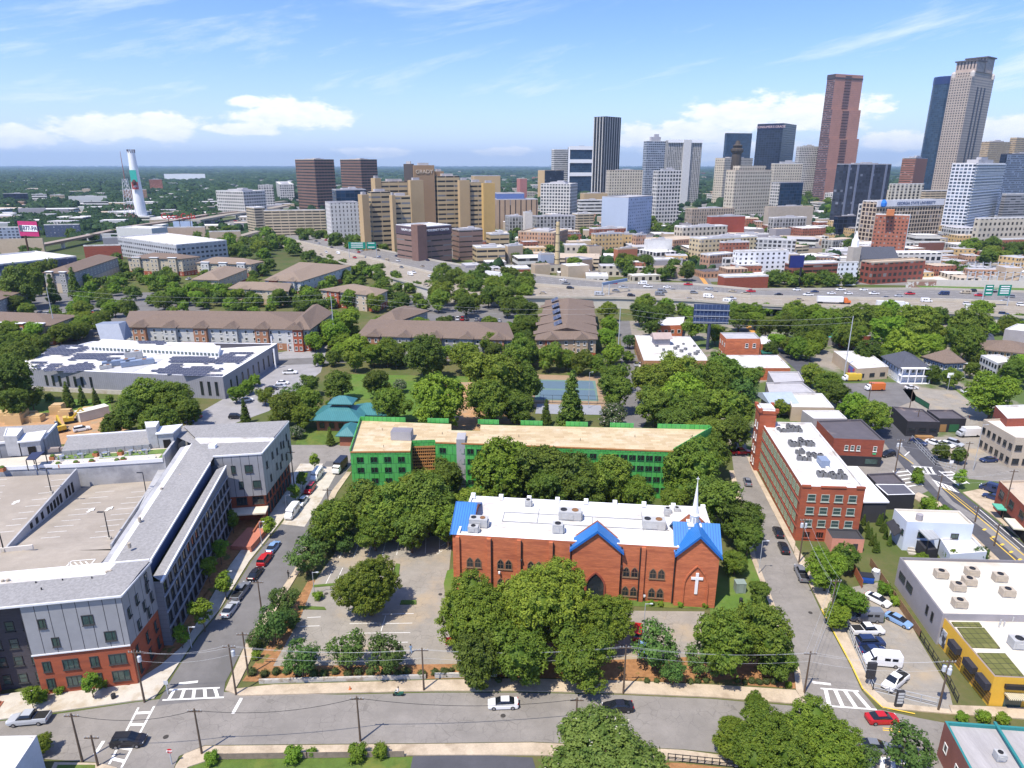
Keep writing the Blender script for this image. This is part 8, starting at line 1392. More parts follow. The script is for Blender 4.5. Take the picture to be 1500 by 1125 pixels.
for row in '''sedan 737 1031 182 white driving alone along the front street|sedan 905 1036 182 black beside the top of the magnolia tree on the front street|sedan 1292 1053 2 red turning past the right crosswalk|sedan 1281 1094 -8 grey at the bottom right crosswalk|suv 189 1086 4 black crossing the painted lines at lower left|pickup 43 1054 186 silver parked at the kerb by the lower left shrubs
sedan 337 893 86 silver parked first along the side street from the front corner|pickup 353 867 86 grey parked second along the side street|sedan 374 841 86 black parked third along the side street|suv 388 820 86 red parked fourth along the side street before the gap|sedan 400 802 86 blue parked at the end of the lower row on the side street|van 428 752 266 white parked nearest in the upper row on the side street|sedan 443 735 266 white parked between the white van and the red car|suv 454 717 266 red parked between the white sedan and the far white van|van 464 698 266 white parked farthest in the upper row
sedan 1095 706 80 grey parked on the mill street nearest the tower|sedan 1140 780 82 black parked behind another beside the mill|sedan 1148 803 82 black parked at the front corner of the mill|pickup 1174 841 82 grey parked on the right hand street beyond the mill|pickup 1085 663 4 red standing in the shade at the end of the mill street
sedan 1286 879 305 white parked near the blue dumpster in the right lot|sedan 1316 909 305 blue parked along the brown fence in the right lot|van 1267 905 176 grey parked at the back of the tight row in the right lot|pickup 1270 924 2 white parked between the grey van and the dark cars|suv 1275 941 2 navy in the tight row next to the white pickup|sedan 1279 954 2 navy in the tight row next to the white cargo van|van 1292 969 172 white cargo type at the front of the tight row|pickup 1311 999 215 white with an open bed nearest the street in the right lot
suv 934 927 80 red half hidden by the small trees in the church front lot|sedan 942 947 80 blue hidden behind the small trees by the church front lot
sedan 1346 648 300 navy in the fenced lot nearest the black bar|sedan 1368 649 300 white first in the fenced lot by the avenue trees|sedan 1386 651 300 white half behind the avenue tree|suv 1399 650 300 silver last in the fenced lot row|sedan 1448 674 185 navy alone in front of the pale stone building|van 1454 718 130 navy parked beside the red brick shop row|sedan 1455 729 130 navy in front of the navy van by the shop row|suv 1300 666 200 black at the corner by the crossings
pickup 425 546 5 white in the school lot farthest up|sedan 414 561 5 white in the school lot above the silver one|sedan 410 566 5 silver in the school lot next to the black one|sedan 398 569 5 black in the school lot end of row|sedan 361 586 20 white entering the school lot|suv 346 611 0 black parked below the school by the small conifer|sedan 286 610 350 red under the big trees below the school|sedan 274 618 350 navy in shade beside the red one below the school|suv 120 629 35 white in the building yard by the machines
pickup 1420 574 0 white at the back of the empty gravel lot|sedan 1335 568 0 white by the fence of the empty gravel lot'''.replace('\n', '|').split('|'):
    f=row.split();carp(f[0], float(f[1]), float(f[2]), float(f[3]), f[4], ' '.join(f[5:]))
LC=['white', 'silver', 'black', 'grey', 'white', 'navy', 'red', 'tan']
def row_of(n, u0, v0, u1, v1, hd, where, gap=.2):
    for i in range(n):
        if rnd.random()<gap:continue
        k=(i+.5)/n;carp(rnd.choice(('sedan', 'suv', 'sedan', 'pickup')), u0+(u1-u0)*k, v0+(v1-v0)*k, hd, rnd.choice(LC), f'in bay {i+1} of the row {where}')['group']='cars '+where
row_of(12, 40, 458, 108, 461, 90, 'behind the orange apartments');row_of(9, 118, 434, 150, 424, 60, 'beside the shaded long apartments');row_of(10, 205, 407, 280, 409, 90, 'in front of the cream apartments');row_of(8, 120, 459, 150, 457, 0, 'on the lot above the school');row_of(9, 225, 468, 290, 466, 90, 'behind the longest apartments');row_of(14, 640, 466, 735, 470, 90, 'behind the middle apartments');row_of(9, 838, 402, 880, 410, 80, 'by the motorway carport');row_of(16, 1395, 398, 1440, 393, 60, 'on the hill lot past the substation');row_of(10, 935, 535, 960, 538, 0, 'on the lane by the wide hall', .5);row_of(12, 300, 327, 372, 322, 10, 'under the flyovers', .1);row_of(16, 455, 330, 478, 322, 0, 'below the beige garage', .1)
def truck(x, y, z, rz, col, label, cab='white'):
    t=thing('lorry', label, 'lorry', (x, y, z), rz);b=MB();b.box((-2.5, 0, 1.1), (13.5, 2.5, 2.8));b.build('trailer', [PAINTS[col]], t, True);b=MB();loft(b, [(4.8, .7, 3.4, 1.15, 1.), (6.2, .7, 3.5, 1.2, 1.), (6.9, .7, 2.2, 1.2, 1.1), (8.4, .7, 1.9, 1.1, .95)]);b.build('cab', [PAINTS[cab]], t, True);b=MB();b.box((6.55, 0, 2.25), (.5, 1.9, .8));b.build('windscreen', [CGL], t, True)
    for xx in(-8, -6.8, 3.4, 4.6, 7.4):
        for s in(-1, 1):w=MB();w.tube((xx, s*1.1-.15, .5), (xx, s*1.1+.15, .5), .5, n=10);w.build('wheel', [TYRE], t, True)
def on_hw(s, f):p=hw(s, f);d=hw(min(9, s+.05), f)-hw(max(0, s-.05), f);return p, atan2(d.y, d.x)
def hw_at(u, f):
    a, b=0., 9.
    for _ in range(40):
        m=(a+b)/2;q=hw(m, f)
        if PX(q.x, q.y, q.z)[0]<u:a=m
        else:b=m
    return on_hw(a, f)
for u, f, c, cb, l in((1222, .25, 'white', 'orange', 'white trailer lorry with an orange cab on the motorway'), (1310, .12, 'white', 'white', 'long white lorry alone on the near lanes of the motorway'), (727, .68, 'white', 'white', 'white lorry on the far lanes behind the dark grove')):(p, a)=hw_at(u, f);truck(p.x, p.y, p.z+.02, a, c, l, cb)
used=[];lanes=(.05, .15, .25, .35, .43, .55, .65, .75, .85, .95);i=0
for k in range(400):
    if i>=92:break
    f=rnd.choice(lanes);u=rnd.uniform(430, 1500);
    if 1180<u<1350 and f<.4:continue
    p, a=hw_at(u, f)
    if any(hypot(p.x-x, p.y-y)<9 for x, y in used):continue
    used.append((p.x, p.y));i+=1;kd, cl=rnd.choice(('sedan', 'suv', 'sedan', 'pickup', 'van')), rnd.choice(LC);car(kd, p.x, p.y, p.z+.02, math.degrees(a)+(0 if f<.5 else 180), cl, 'in traffic on the '+('near' if f<.5 else 'far')+f' lanes, {("left", "middle", "right")[min(2, int((u-430)/360))]} stretch', 'driving_car')['group']='motorway traffic'
for o in CARP.values():
    for c, gs in KIDS[o.name]:
        for g_ in gs:bpy.data.objects.remove(g_)
        bpy.data.objects.remove(c)
    bpy.data.objects.remove(o)
def box_truck(u, v, hd, col, label, name='food_truck'):
    p=P(u, v, .5);t=thing(name, label, name.replace('_', ' '), (p.x, p.y, .08), R(hd));b=MB();loft(b, [(-3.4, .5, 2.9, 1.1, 1.05), (1.9, .5, 3., 1.15, 1.05)]);b.build('body', [PAINTS[col]], t, True);b=MB();loft(b, [(1.9, .5, 2.3, 1.1, .95), (2.6, .5, 2.1, 1.1, .9), (3.4, .5, 1.3, 1., .85)]);b.build('cab', [PAINTS['white' if col!='white' else 'silver']], t, True);b=MB();b.box((-.6, -1.14, 1.4), (2.6, .06, .9));b.box((2.7, 0, 1.5), (.7, 1.9, .5));b.build('hatch', [CGL], t, True)
    for x in(-2.2, 2.4):
        for s in(-1, 1):w=MB();w.tube((x, s-.12, .42), (x, s+.12, .42), .42, n=10);w.build('wheel', [TYRE], t, True)
box_truck(1281, 570, 182, 'orange', 'orange and red food truck at the back of the asphalt lot');box_truck(1247, 556, 182, 'yellow', 'yellow box truck beside the tan restaurant', 'box_truck');box_truck(1418, 637, 185, 'white', 'white covered trailer beside the black annex', 'box_truck');box_truck(498, 686, 262, 'black', 'black tow truck with a low bed by the green building site', 'tow_truck')
for u, v, l in((90, 632, 'yellow excavator nearest the grey apartment roof'), (104, 619, 'yellow excavator farther back by the timber stacks')):
    p=P(u, v, 0);t=thing('excavator', l, 'excavator', p, .6 if u>100 else 2.4);b=MB();[b.box((0, s*1.1, 0), (3.6, .6, .8))for s in(-1, 1)];b.build('track', [TYRE], t, True);b=MB();b.box((-.4, 0, .9), (2.8, 2.4, 1.1));b.box((-1.4, 0, 1.2), (1.1, 2.3, 1.1));b.build('body', [PAINTS['yellow']], t, True);b=MB();b.box((.5, .6, 2), (1.3, 1.1, 1.2));b.build('cab', [CGL], t, True);b=MB();b.beam((.8, -.4, 1.8), (3.2, -.4, 4.4), .5);b.beam((3.2, -.4, 4.4), (5.2, -.4, 2), .4);b.build('boom', [PAINTS['yellow']], t, True);b=MB();b.box((5.2, -.4, .9), (.8, 1., 1.2));b.build('bucket', [GREY_M], t, True)
TIM=stripes('stacked_timber', (.58, .4, .19), (.3, .18, .08), .3, .18, 1)
for i, (u, v, a, b, h)in enumerate(((5, 616, 5, 4, 2.6), (14, 612, 4, 3, 2.2), (25, 620, 5, 4, 3.4), (33, 615, 3, 4, 3.2), (42, 611, 6, 2, 1.4), (52, 617, 5, 3, 1.8), (86, 606, 4, 3, 3), (97, 609, 4, 2, 1.8), (128, 606, 4, 3, 1.6))):
    p=P(u, v);m=MB();m.box((p.x, p.y, 0), (a, b, h), .1);m.box((p.x+.2, p.y+.1, h), (a*.8, b*.9, .5), .13);tag(m.build('timber_stack', [TIM]), f'{("low", "medium high", "tall")[min(2, int(h/1.2))-0 if h < 3.5 else 2]} stack of sawn timber in the yard, {ORD[i].replace("nearest", "from the left") if i else "leftmost"}', 'timber stack', 'timber stacks in the yard')
p=P(137, 612);m=MB();m.box((p.x, p.y, 0), (9, 3.5, 3.2), .9);m.box((p.x, p.y, 3.2), (9.3, 3.8, .15), .9);tag(m.build('site_cabin', [mat('cabin_cream', (.6, .58, .5))]), 'cream site cabin with a flat roof beside the big trees', 'cabin')
PW=mat('weathered_pole', (.12, .085, .06), var=.25, scale=1);TRF=mat('transformer_grey', (.5, .52, .54), rough=.4)
POLES={}
def pole(key, u, v, vt, label, kind='wood', tr=0, arm=True, name='utility_pole'):
    p=P(u, v);h=max(4., HT(p.x, p.y, vt));t=thing(name, label, name.replace('_', ' '), (*p[:2], 0));r=.17 if kind=='wood' else .09 if kind=='lamp' else .24;m=MB();m.tube((0, 0, 0), (0, 0, h), r, r*.6, 8);m.build('pole', [PW if kind=='wood' else STL], t, True)
    if kind=='wood' and arm:m=MB();m.beam((-1., 0, h-.5), (1., 0, h-.5), .12, .14);m.build('crossarm', [PW], t, True);m=MB();[m.tube((x, 0, h-.43), (x, 0, h-.2), .06, n=6)for x in(-.9, -.4, .4, .9)];m.build('insulator', [GREY_M], t, True)
    for k in range(tr):a=k*2.1+.5;m=MB();m.lathe((.45*cos(a), .45*sin(a), h-2.3), [(0, 0), (.3, .02), (.3, .95), (.2, 1.05), (0, 1.1)], 10);m.build('transformer', [TRF], t, True)
    if kind=='lamp':m=MB();m.beam((0, 0, h-.1), (.9, -.2, h+.08), .07);m.box((1., -.2, h+.03), (.5, .24, .12));m.build('lamp_head', [TRF], t, True)
    POLES[key]=Vector((p.x, p.y, h));return t
for row in '''A 212 1029 952 1|wooden pole with a transformer at the grey apartment corner#B 121 1116 1045 0|taller dark wooden pole at the lower left kerb#C 144 1123 1077 0|shorter wooden pole at the lower left corner lawn#D 296 1105 1038 0|wooden pole at the corner of the low wooden fence#E 346 1018 944 1|wooden pole with signs at the blue corner of the church block#F 364 989 926 0|wooden pole in the mulch behind the corner pole#G 383 893 850 0|dark wooden pole beside the parked silver car#I 528 1086 1020 0|wooden pole on the lower pavement beside green bushes#J 621 1012 949 0|wooden pole at the gap in the low white wall#K 913 1016 945 0|leaning old pole in front of the dark leafy church trees#L 844 1060 1022 0|thin pole rising behind the magnolia#M 1178 1015 954 0|wooden pole at the church side of the right crosswalk#N 1214 915 848 0|wooden pole on the yellow kerbed pavement#O 1170 825 759 2|wooden pole with two transformers at the mill corner#Q2 1374 1041 966 3|wooden pole with three grey transformers by the yellow shop#R1 1410 696 647 0|wooden pole with a yellow sign at the avenue crossing#R2 1372 736 695 0|wooden pole on the near side of the avenue#R3 1428 765 741 0|short black topped pole behind the small white building#R4 1456 800 767 0|wooden pole at the tram track near the cream roof#R5 1468 761 688 0|tall wooden pole in front of the red shop row#R6 1310 696 643 2|wooden pole with transformers beside the black fronted brick shop#R7 1341 630 600 0|wooden pole in front of the black bar#R8 432 720 660 0|wooden pole at the edge of the grove by the site#R9 486 790 715 0|wooden pole among the olive trees of the church lot#S1 265 700 650 0|wooden pole by the teal pavilion lawn#T1 1237 600 566 0|wooden pole in the asphalt lot left of centre#T2 1270 600 560 0|wooden pole in the middle of the asphalt lot#T3 1330 610 566 0|wooden pole at the fence of the gravel lot'''.split('#'):
    a, l=row.split('|');k, u, v, vt, tr=a.split();pole(k, float(u), float(v), float(vt), l, tr=int(tr))
for k, u, v, vt, l in(('X1', 84, 498, 421, 'tall grey steel pole behind the solar roofed school'), ('X2', 491, 512, 430, 'tall grey steel pole among the trees right of the school'), ('X3', 905, 528, 450, 'tall grey steel pole on the lane by the wide white hall'), ('X4', 1236, 553, 463, 'tall grey steel pole beside the tan restaurant')):pole(k, u, v, vt, l, 'steel', name='steel_pole')
for u, v, vt, l in((1111, 841, 792, 'grey street lamp beside the church lawn'), (1222, 905, 866, 'grey street lamp over the bright trees by the right lot'), (281, 949, 918, 'black street lamp on the left pavement nearest the corner'), (335, 862, 838, 'black street lamp on the left pavement by the second young tree'), (384, 801, 764, 'black street lamp beside the red terrace'), (420, 748, 725, 'black street lamp beside the nearest white van'), (942, 935, 884, 'lamp on a thin pole in the church front lot'), (461, 873, 838, 'lamp on a pole at the left edge of the church lot'), (1425, 690, 622, 'tall lamp in front of the pale stone building'), (862, 598, 545, 'tall floodlight at the tennis courts')):pole(l, u, v, vt, l, 'lamp', name='street_lamp')
def wire(a, b, sag=1.2, label=None, off=(0, 0, 0), r=.035):
    A, B=POLES[a]+Vector(off)-Vector((0, 0, .3)), POLES[b]+Vector(off)-Vector((0, 0, .3));m=MB();n=10;pts=[A.lerp(B, i/n)-Vector((0, 0, sag*4*(i/n)*(1-i/n)))for i in range(n+1)]
    for p, q in zip(pts, pts[1:]):m.tube(p, q, r, n=4, caps=False)
    tag(m.build('power_line', [mat('wire_black', (.03, .03, .03))if r>.03 else STL]), label, 'power line', 'power lines')
for a, b, l in(('D', 'I', 'wire over the left half of the front street'), ('I', 'L', 'wire over the middle of the front street'), ('B', 'D', 'wire from the lower left kerb to the fence corner')):wire(a, b, 1.3, 'black '+l, r=.045)
for a, b, l in(('E', 'J', 'along the low white wall'), ('J', 'K', 'in front of the big church trees'), ('K', 'M', 'in front of the right hand church trees'), ('A', 'E', 'across the side street mouth'), ('M', 'Q2', 'across the right crosswalk'), ('M', 'N', 'along the right hand street'), ('N', 'O', 'beside the mill street trees'), ('R6', 'R1', 'across the avenue crossing'), ('R2', 'R5', 'across the avenue')):
    for i, o in enumerate(((-.8, 0, 0), (.8, 0, 0), (0, 0, -1.6))):wire(a, b, .9, f'{("upper left", "upper right", "lower")[i]} pale wire {l}', o, .014)
for a, b, l in(('X1', 'X2', 'left of centre'), ('X2', 'X3', 'above the park'), ('X3', 'X4', 'above the wide hall')):
    for i, z in enumerate((0, -2.2)):wire(a, b, 3, f'{("upper", "lower")[i]} thin high wire {l}', (0, 0, z), .022)
def fence(label, px, h, m_, name='fence', step=2.4, rails=(.15, .95), solid=None, z=0.):
    pts=[Vector((*pp(u, v, z), z))for u, v in px];t=thing(name, label, 'fence', pts[0]);r=MB();ps=MB()
    for a, b in zip(pts, pts[1:]):
        n=max(1, int((b-a).length/step))
        for k in rails:r.beam(a+Vector((0, 0, h*k)), b+Vector((0, 0, h*k)), .07, .09)
        for i in range(n+1):p=a.lerp(b, i/n);ps.beam(p, p+Vector((0, 0, h)), .1)
        if solid:r.beam(a+Vector((0, 0, h*.5)), b+Vector((0, 0, h*.5)), .05, h*.86, 1)
    r.build('rail', [m_]+([solid]if solid else[]), t);setting(ps.build('post', [m_], t), 'stuff')
BFW=mat('brown_fence', (.22, .13, .07), var=.25, scale=1.5);WFW=mat('grey_fence_wood', (.24, .19, .15), var=.25, scale=1.5)
fence('low weathered wooden fence along the lower lawn', [(305, 1113), (450, 1111), (592, 1109)], 1.1, WFW, solid=WFW);fence('black iron railing between magnolia and the big tree', [(978, 1114), (1075, 1124)], 1.3, BLACK, 'railing', 1., (.1, .5, .95));fence('brown board fence between the right lot and the grey building', [(1274, 828), (1310, 880), (1347, 935)], 1.8, BFW, solid=BFW);fence('black mesh fence between the right lot and the yellow shop', [(1347, 935), (1385, 995), (1402, 1030)], 1.6, BLACK, 'fence', 1.6, (.1, .5, .95));fence('grey chain link fence along the pavement of the right lot', [(1228, 880), (1252, 950), (1278, 1012), (1372, 1035)], 1.5, STL, 'fence', 2., (.05, .5, .98));fence('dark mesh fence round the tennis courts', [(783, 590), (888, 592)], 3., BLACK, 'fence', 3, (.05, .5, .98));fence('green windscreen fence at the corner of the gravel lot', [(1340, 588), (1360, 600)], 2.2, BLACK, solid=mat('green_screen', (.02, .1, .05)));fence('grey mesh fence of the avenue car park', [(1335, 645), (1370, 682), (1400, 690)], 1.6, STL, 'fence', 2, (.05, .5, .98));fence('red plank fence beside the blue dumpster', [(1249, 838), (1262, 862)], 2., mat('red_plank', (.35, .12, .06)), solid=mat('red_plank', (.35, .12, .06)))
def low_wall(label, px, h, w, m_):
    b=MB();pts=[P(*p)for p in px]
    for a, c in zip(pts, pts[1:]):b.beam(a+Vector((0, 0, h/2)), c+Vector((0, 0, h/2)), w, h)
    tag(b.build('low_wall', [m_]), label, 'wall')
PEELW=mat('peeling_white', (.5, .47, .41), var=.1, c2=(.33, .28, .21), patch=(.5, .6), pscale=.6, scale=1);low_wall('long low white painted wall along the front pavement', [(380, 1001), (480, 998), (624, 994)], .8, .3, PEELW);low_wall('short low white wall with graffiti right of the gap', [(637, 993), (728, 991)], .9, .3, PEELW);low_wall('red brick ramp wall beside the terrace', [(372, 786), (398, 745)], 1.4, .35, mat('ramp_brick', (.3, .11, .06)))
def sign_board(u, v, w, h, z, m_, label, post=True, s=None, d=.15, rz=0.):
    p=P(u, v);t=thing('sign', label, 'sign', p);b=MB();b.tube((p.x, p.y-.03, z+h/2), (p.x, p.y+.03, z+h/2), w/2, n=8)if 'octagonal' in label else b.box((p.x, p.y, z), (w, d, h), rz);b.build('board', [m_], t)
    if z>.3:b=MB();b.beam(p, p+Vector((0, 0, z)), .12);b.build('post', [STL], t)
    if s:text_on(t, s, h*.45, (p.x, p.y-d/2-.03, z+h/2), rz, SW)
    return t
t=sign_board(252, 1120, .8, .8, 2., mat('stop_red', (.5, .01, .02)), 'red octagonal stop sign at the lower left corner', s='STOP', d=.06);sign_board(664, 951, 2.6, 1.5, .9, mat('banner_red_sign', (.45, .03, .03)), 'red banner sign at the edge of the big church trees');sign_board(1272, 1005, 1.3, 3., 1.6, mat('sign_black', (.04, .04, .045)), 'tall black pylon sign at the corner of the right lot', d=.5);t=sign_board(1315, 1036, 1.1, 3.1, .05, mat('sign_black', (.04, .04, .045)), 'black directory sign with pale panels on the right corner', d=.4)
p=P(1315, 1036)
for k in range(4):b=MB();b.box((p.x, p.y-.24, .9+.55*k), (.9, .06, .36));b.build('panel', [TRF], t)
sign_board(246, 1017, .7, .7, 1.9, TRF, 'grey backed road sign on the left corner pavement', d=.05);sign_board(1411, 700, 1., 1., 1.2, mat('sign_lime', (.6, .75, .03)), 'lime yellow crossing sign on the avenue', d=.06);sign_board(1388, 572, 2.2, 1.8, 5., SW, 'white and blue lot sign on a tall post in the gravel lot');sign_board(1392, 686, 1., .8, 1.5, SW, 'white notice board under the avenue trees')
p=P(1268, 852);t=thing('dumpster', 'blue dumpster at the top of the right lot', 'dumpster', p, -.2);b=MB();loft(b, [(-1.2, .15, 1.5, .8, .95), (1.2, .15, 1.5, .8, .95)]);b.build('bin', [mat('dumpster_blue', (.02, .09, .4))], t, True);b=MB();b.box((0, 0, 1.5), (2.5, 1.9, .1));b.build('lid', [BLACK], t, True)
p=P(1281, 849);t=thing('portable_toilet', 'grey portable toilet with a white roof beside the dumpster', 'portable toilet', p);b=MB();b.box((0, 0, 0), (1.2, 1.2, 2.1));b.build('cabin', [GREY_M], t, True);b=MB();b.lathe((0, 0, 2.1), [(.85, 0), (.8, .2), (0, .35)], 4);b.build('roof', [WHITE], t, True);b=MB();b.box((0, -.61, .15), (.8, .04, 1.8));b.build('door', [STL], t, True)
p=P(1083, 866);t=thing('utility_box', 'grey green utility cabinet on the lawn right of the church', 'utility box', p);b=MB();b.box((0, 0, 0), (1.9, 1.7, 2.1));b.box((0, 0, 2.1), (2., 1.8, .12));b.build('cabinet', [mat('cabinet_green', (.22, .27, .24))], t, True);b=MB();b.box((0, -.87, .2), (.85, .04, 1.7));b.build('door', [mat('cabinet_door', (.26, .31, .28))], t, True)
for u, v, l in((167, 1024, 'black litter bin on the front pavement'), (1085, 883, 'dark bin beside the utility cabinet')):p=P(u, v);b=MB();b.lathe(p, [(0, 0), (.32, 0), (.36, .95), (.3, 1.02), (0, 1.05)], 10);tag(b.build('litter_bin', [BLACK]), l, 'bin')
for u, v, l in((513, 1011, 'orange traffic cone on the front pavement'), (1420, 612, 'orange cone at the gravel lot edge')):p=P(u, v);b=MB();b.box((*p[:2], .2), (.4, .4, .05));b.lathe((*p[:2], .25), [(.17, 0), (.04, .6), (0, .62)], 8);tag(b.build('traffic_cone', [PAINTS['orange']]), l, 'traffic cone')
def person(u, v, rz, shirt, trousers, label, pose=0, z=.2, sit=False):
    p=P(u, v);t=thing('person', label, 'person', (*p[:2], z), rz);s=.35 if pose else .12
    V=[(0, 0, .95), (0, 0, 1.2), (0, 0, 1.42), (0, 0, 1.53), (.02, 0, 1.68), (s, .1, .5), (s-.05, .1, .08), (-s*.8, -.1, .5), (-s-.1, -.1, .08), (.0, .2, 1.4), (.05+s*.4, .27, 1.12), (.2, .25, .95), (.0, -.2, 1.4), (.02-s*.4, -.27, 1.12), (.1, -.26, .9), (s+.1, .1, .05), (-s+.05, -.1, .05)]
    if sit:V[5], V[6], V[7], V[8], V[15], V[16]=(.4, .16, .85), (.35, .16, .4), (.4, -.16, .85), (.35, -.16, .4), (.5, .16, .36), (.5, -.16, .36);V[11], V[14]=(.5, .24, 1.1), (.5, -.24, 1.1)
    E=[(0, 1), (1, 2), (2, 3), (3, 4), (0, 5), (5, 6), (0, 7), (7, 8), (2, 9), (9, 10), (10, 11), (2, 12), (12, 13), (13, 14), (6, 15), (8, 16)];me=bpy.data.meshes.new('body');me.from_pydata(V, E, []);o=bpy.data.objects.new('body', me);COL.objects.link(o);mo=o.modifiers.new('s', 'SKIN');r=[.15, .15, .16, .06, .11, .085, .05, .085, .05, .06, .045, .035, .06, .045, .035, .045, .045]
    for i, x in enumerate(me.skin_vertices[0].data):x.radius=(r[i], r[i]*(.8 if i in(0, 1, 2)else 1));x.use_root=i==0
    o.modifiers.new('u', 'SUBSURF').levels=1;dg=bpy.context.evaluated_depsgraph_get();nm=bpy.data.meshes.new_from_object(o.evaluated_get(dg));bpy.data.objects.remove(o);nm.materials.clear()
    for m_ in(mat('skin', (.3, .17, .11)), mat('cloth_'+shirt, {'white':(.7, .7, .7), 'blue':(.2, .32, .5), 'black':(.03, .03, .03)}[shirt]), mat('cloth_'+trousers, {'white':(.7, .7, .7), 'blue':(.2, .32, .5), 'black':(.03, .03, .03)}[trousers])):nm.materials.append(m_)
    for f in nm.polygons:c=f.center;f.material_index=0 if c.z>1.5 or(abs(c.y)>.22 and c.z<1.12 and not sit)else 1 if c.z>.97 else 2
    o=bpy.data.objects.new('body', nm);COL.objects.link(o);o.parent=t;b=MB();b.lathe((.0, 0, 1.68), [(.125, 0), (.12, .07), (.07, .13), (0, .145)], 8);b.build('hair', [mat('hair_dark', (.02, .015, .01))], t, True)
person(602, 957, 1.9, 'blue', 'blue', 'person in blue standing at the front edge of the church lot', z=.06);person(423, 848, 1.5, 'black', 'black', 'person in dark clothes walking on the pavement by the church lot', 1);person(943, 881, 4.6, 'white', 'black', 'person in a white shirt standing at the church front between the bushes', z=.06);person(1331, 651, 2., 'black', 'black', 'person in dark clothes by the black bar on the avenue pavement', 1)
p=P(584, 1020);t=thing('scooter', 'dark green motor scooter on the front street near the kerb', 'scooter', (*p[:2], .08), pi);b=MB();loft(b, [(-.8, .45, .8, .12, .16), (-.1, .3, .75, .16, .16), (.1, .25, .4, .16, .16), (.45, .3, .95, .12, .14), (.6, .5, .9, .08, .1)]);b.beam((.45, -.32, 1.05), (.45, .32, 1.05), .05);b.build('frame', [mat('scooter_green', (.03, .12, .08), rough=.3)], t, True)
for x in(-.62, .68):b=MB();b.tube((x, -.06, .25), (x, .06, .25), .25, n=12);b.build('wheel', [TYRE], t, True)
person(584, 1020, pi, 'white', 'black', 'rider in a white top seated on the dark green scooter', sit=True, z=.08)
flush_windows()
SUN_AZ, SUN_EL=R(40), R(62)
d=Vector((sin(SUN_AZ)*cos(SUN_EL), cos(SUN_AZ)*cos(SUN_EL), -sin(SUN_EL)))
L=bpy.data.lights.new('Sun', 'SUN');L.energy=5.;L.angle=R(.53);L.color=(1, .925, .81)
lo=bpy.data.objects.new('Sun', L);COL.objects.link(lo);lo.rotation_euler=d.to_track_quat('-Z', 'Y').to_euler()
W=bpy.data.worlds.new('World');S.world=W;W.use_nodes=True;nt=W.node_tree
bg=nt.nodes['Background'];sky=N(nt, 'ShaderNodeTexSky', sky_type='NISHITA', sun_disc=False)
sky.sun_elevation=SUN_EL;sky.sun_rotation=atan2(-d.x, -d.y);sky.altitude=300;sky.air_density=1.;sky.dust_density=.6;sky.ozone_density=2.2
tc=N(nt, 'ShaderNodeTexCoord').outputs['Generated'];sp=N(nt, 'ShaderNodeSeparateXYZ');nt.links.new(tc, sp.inputs[0])
az=math_(nt, 'ARCTAN2', sp.outputs[0], sp.outputs[1]);el=math_(nt, 'ARCSINE', sp.outputs[2])
cv=N(nt, 'ShaderNodeCombineXYZ');nt.links.new(math_(nt, 'MULTIPLY', az, 1.), cv.inputs[0]);nt.links.new(math_(nt, 'MULTIPLY', el, 2.2), cv.inputs[1])
n1=noise(nt, cv.outputs[0], 14, 7, .62);n2=noise(nt, cv.outputs[0], 45, 4, .6)
blob=None
def direction(u, v):
    x=(u-750)/1000;y=-(v-562.5)/1000;dd=Vector((x, cos(PIT)+y*sin(PIT), -sin(PIT)+y*cos(PIT))).normalized()
    return atan2(dd.x, dd.y), math.asin(dd.z)
CL=[(428, 168, 70, 24), (365, 150, 34, 10), (480, 172, 36, 14), (235, 186, 55, 20), (140, 190, 60, 18), (20, 200, 45, 14), (545, 222, 50, 8), (745, 222, 40, 8), (350, 190, 60, 8), (1085, 170, 75, 28), (1010, 195, 90, 20), (940, 205, 40, 14), (1200, 165, 75, 26), (1285, 158, 22, 8), (1315, 206, 40, 14), (1478, 195, 50, 20), (1380, 240, 60, 14), (1050, 222, 120, 14)]
for u, v, w, h in CL:
    a, e=direction(u, v);
    x=math_(nt, 'DIVIDE', math_(nt, 'SUBTRACT', az, a), w/1000*1.15);y=math_(nt, 'DIVIDE', math_(nt, 'SUBTRACT', el, e), h/1000*1.05)
    q=math_(nt, 'SUBTRACT', 1., math_(nt, 'SQRT', math_(nt, 'ADD', math_(nt, 'MULTIPLY', x, x), math_(nt, 'MULTIPLY', y, y))))
    blob=q if blob is None else math_(nt, 'MAXIMUM', blob, q)
dens=math_(nt, 'ADD', math_(nt, 'MULTIPLY', blob, .55), math_(nt, 'ADD', math_(nt, 'MULTIPLY', n1, 1.), math_(nt, 'MULTIPLY', n2, .35)))
puff=N(nt, 'ShaderNodeMapRange', interpolation_type='SMOOTHSTEP', i={'From Min':.69, 'From Max':.9});nt.links.new(dens, puff.inputs['Value'])
sa=math_(nt, 'ADD', math_(nt, 'MULTIPLY', az, 1.9), math_(nt, 'MULTIPLY', el, .5));sb=math_(nt, 'SUBTRACT', math_(nt, 'MULTIPLY', el, 12.), math_(nt, 'MULTIPLY', az, 2.4))
c2=N(nt, 'ShaderNodeCombineXYZ');nt.links.new(sa, c2.inputs[0]);nt.links.new(sb, c2.inputs[1])
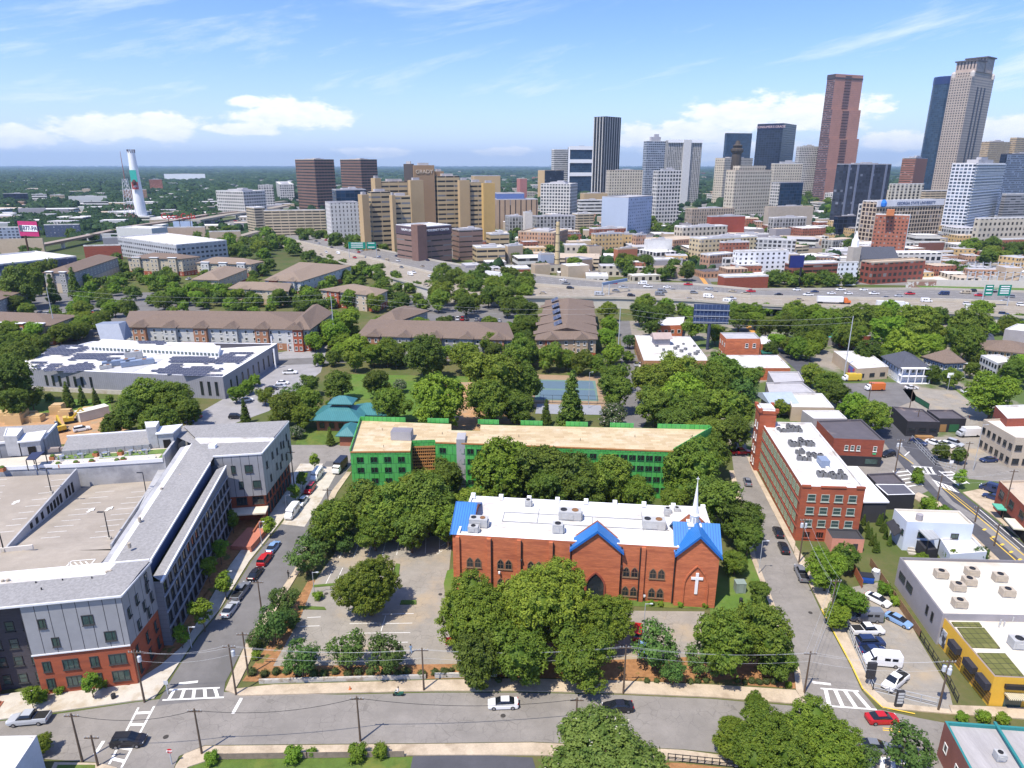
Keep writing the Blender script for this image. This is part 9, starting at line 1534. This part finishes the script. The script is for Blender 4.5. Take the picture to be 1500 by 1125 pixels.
n3=N(nt, 'ShaderNodeTexNoise', i={'Scale':1.15, 'Detail':9, 'Roughness':.66, 'Distortion':.35});nt.links.new(c2.outputs[0], n3.inputs['Vector'])
cir=N(nt, 'ShaderNodeMapRange', interpolation_type='SMOOTHSTEP', i={'From Min':.46, 'From Max':.74, 'To Max':.75});nt.links.new(n3.outputs['Fac'], cir.inputs['Value'])
low=ramp(nt, el, .23, -.02);lowf=math_(nt, 'MULTIPLY', math_(nt, 'POWER', low, 2.6), .85)
thin=math_(nt, 'MAXIMUM', cir.outputs[0], lowf)
tint=mixc(nt, 1., sky.outputs[0], (.68, .84, 1.32, 1), 'MULTIPLY')
c=mixc(nt, thin, tint, (6.0, 6.5, 7.5, 1));shade=mixc(nt, ramp(nt, n2, .3, .7), (6.4, 6.7, 7.2, 1), (7.6, 7.6, 7.6, 1));c=mixc(nt, puff.outputs[0], c, shade)
nt.links.new(c, bg.inputs['Color']);bg.inputs['Strength'].default_value=.135
hz=MB();hz.box((0, 12900, -1.2), (58000, 26400, 460));hz=hz.build('haze', []);setting(hz, 'stuff')
hm=bpy.data.materials.new('haze_air');hm.use_nodes=True;h=hm.node_tree;h.nodes.clear()
pv=h.nodes.new('ShaderNodeVolumePrincipled');pv.inputs['Color'].default_value=(.55, .77, 1, 1);pv.inputs['Density'].default_value=5.5e-5;pv.inputs['Anisotropy'].default_value=.2
ho=h.nodes.new('ShaderNodeOutputMaterial');h.links.new(pv.outputs[0], ho.inputs['Volume']);hz.data.materials.append(hm)
cam=bpy.data.cameras.new('Camera');cam.sensor_width=36;cam.lens=24;cam.clip_end=100000;cam.clip_start=.5
co=bpy.data.objects.new('Camera', cam);COL.objects.link(co);co.location=(0, 0, CAMH);co.rotation_euler=(pi/2-PIT, 0, 0);S.camera=co
S.view_settings.view_transform='Standard';S.view_settings.look='None';S.view_settings.exposure=.38;S.view_settings.gamma=1
S.cycles.max_bounces=5;S.cycles.diffuse_bounces=2;S.cycles.glossy_bounces=2;S.cycles.transmission_bounces=2;S.cycles.volume_bounces=0
S.cycles.use_denoising=True
try:S.cycles.denoiser='OPENIMAGEDENOISE'
except Exception:pass
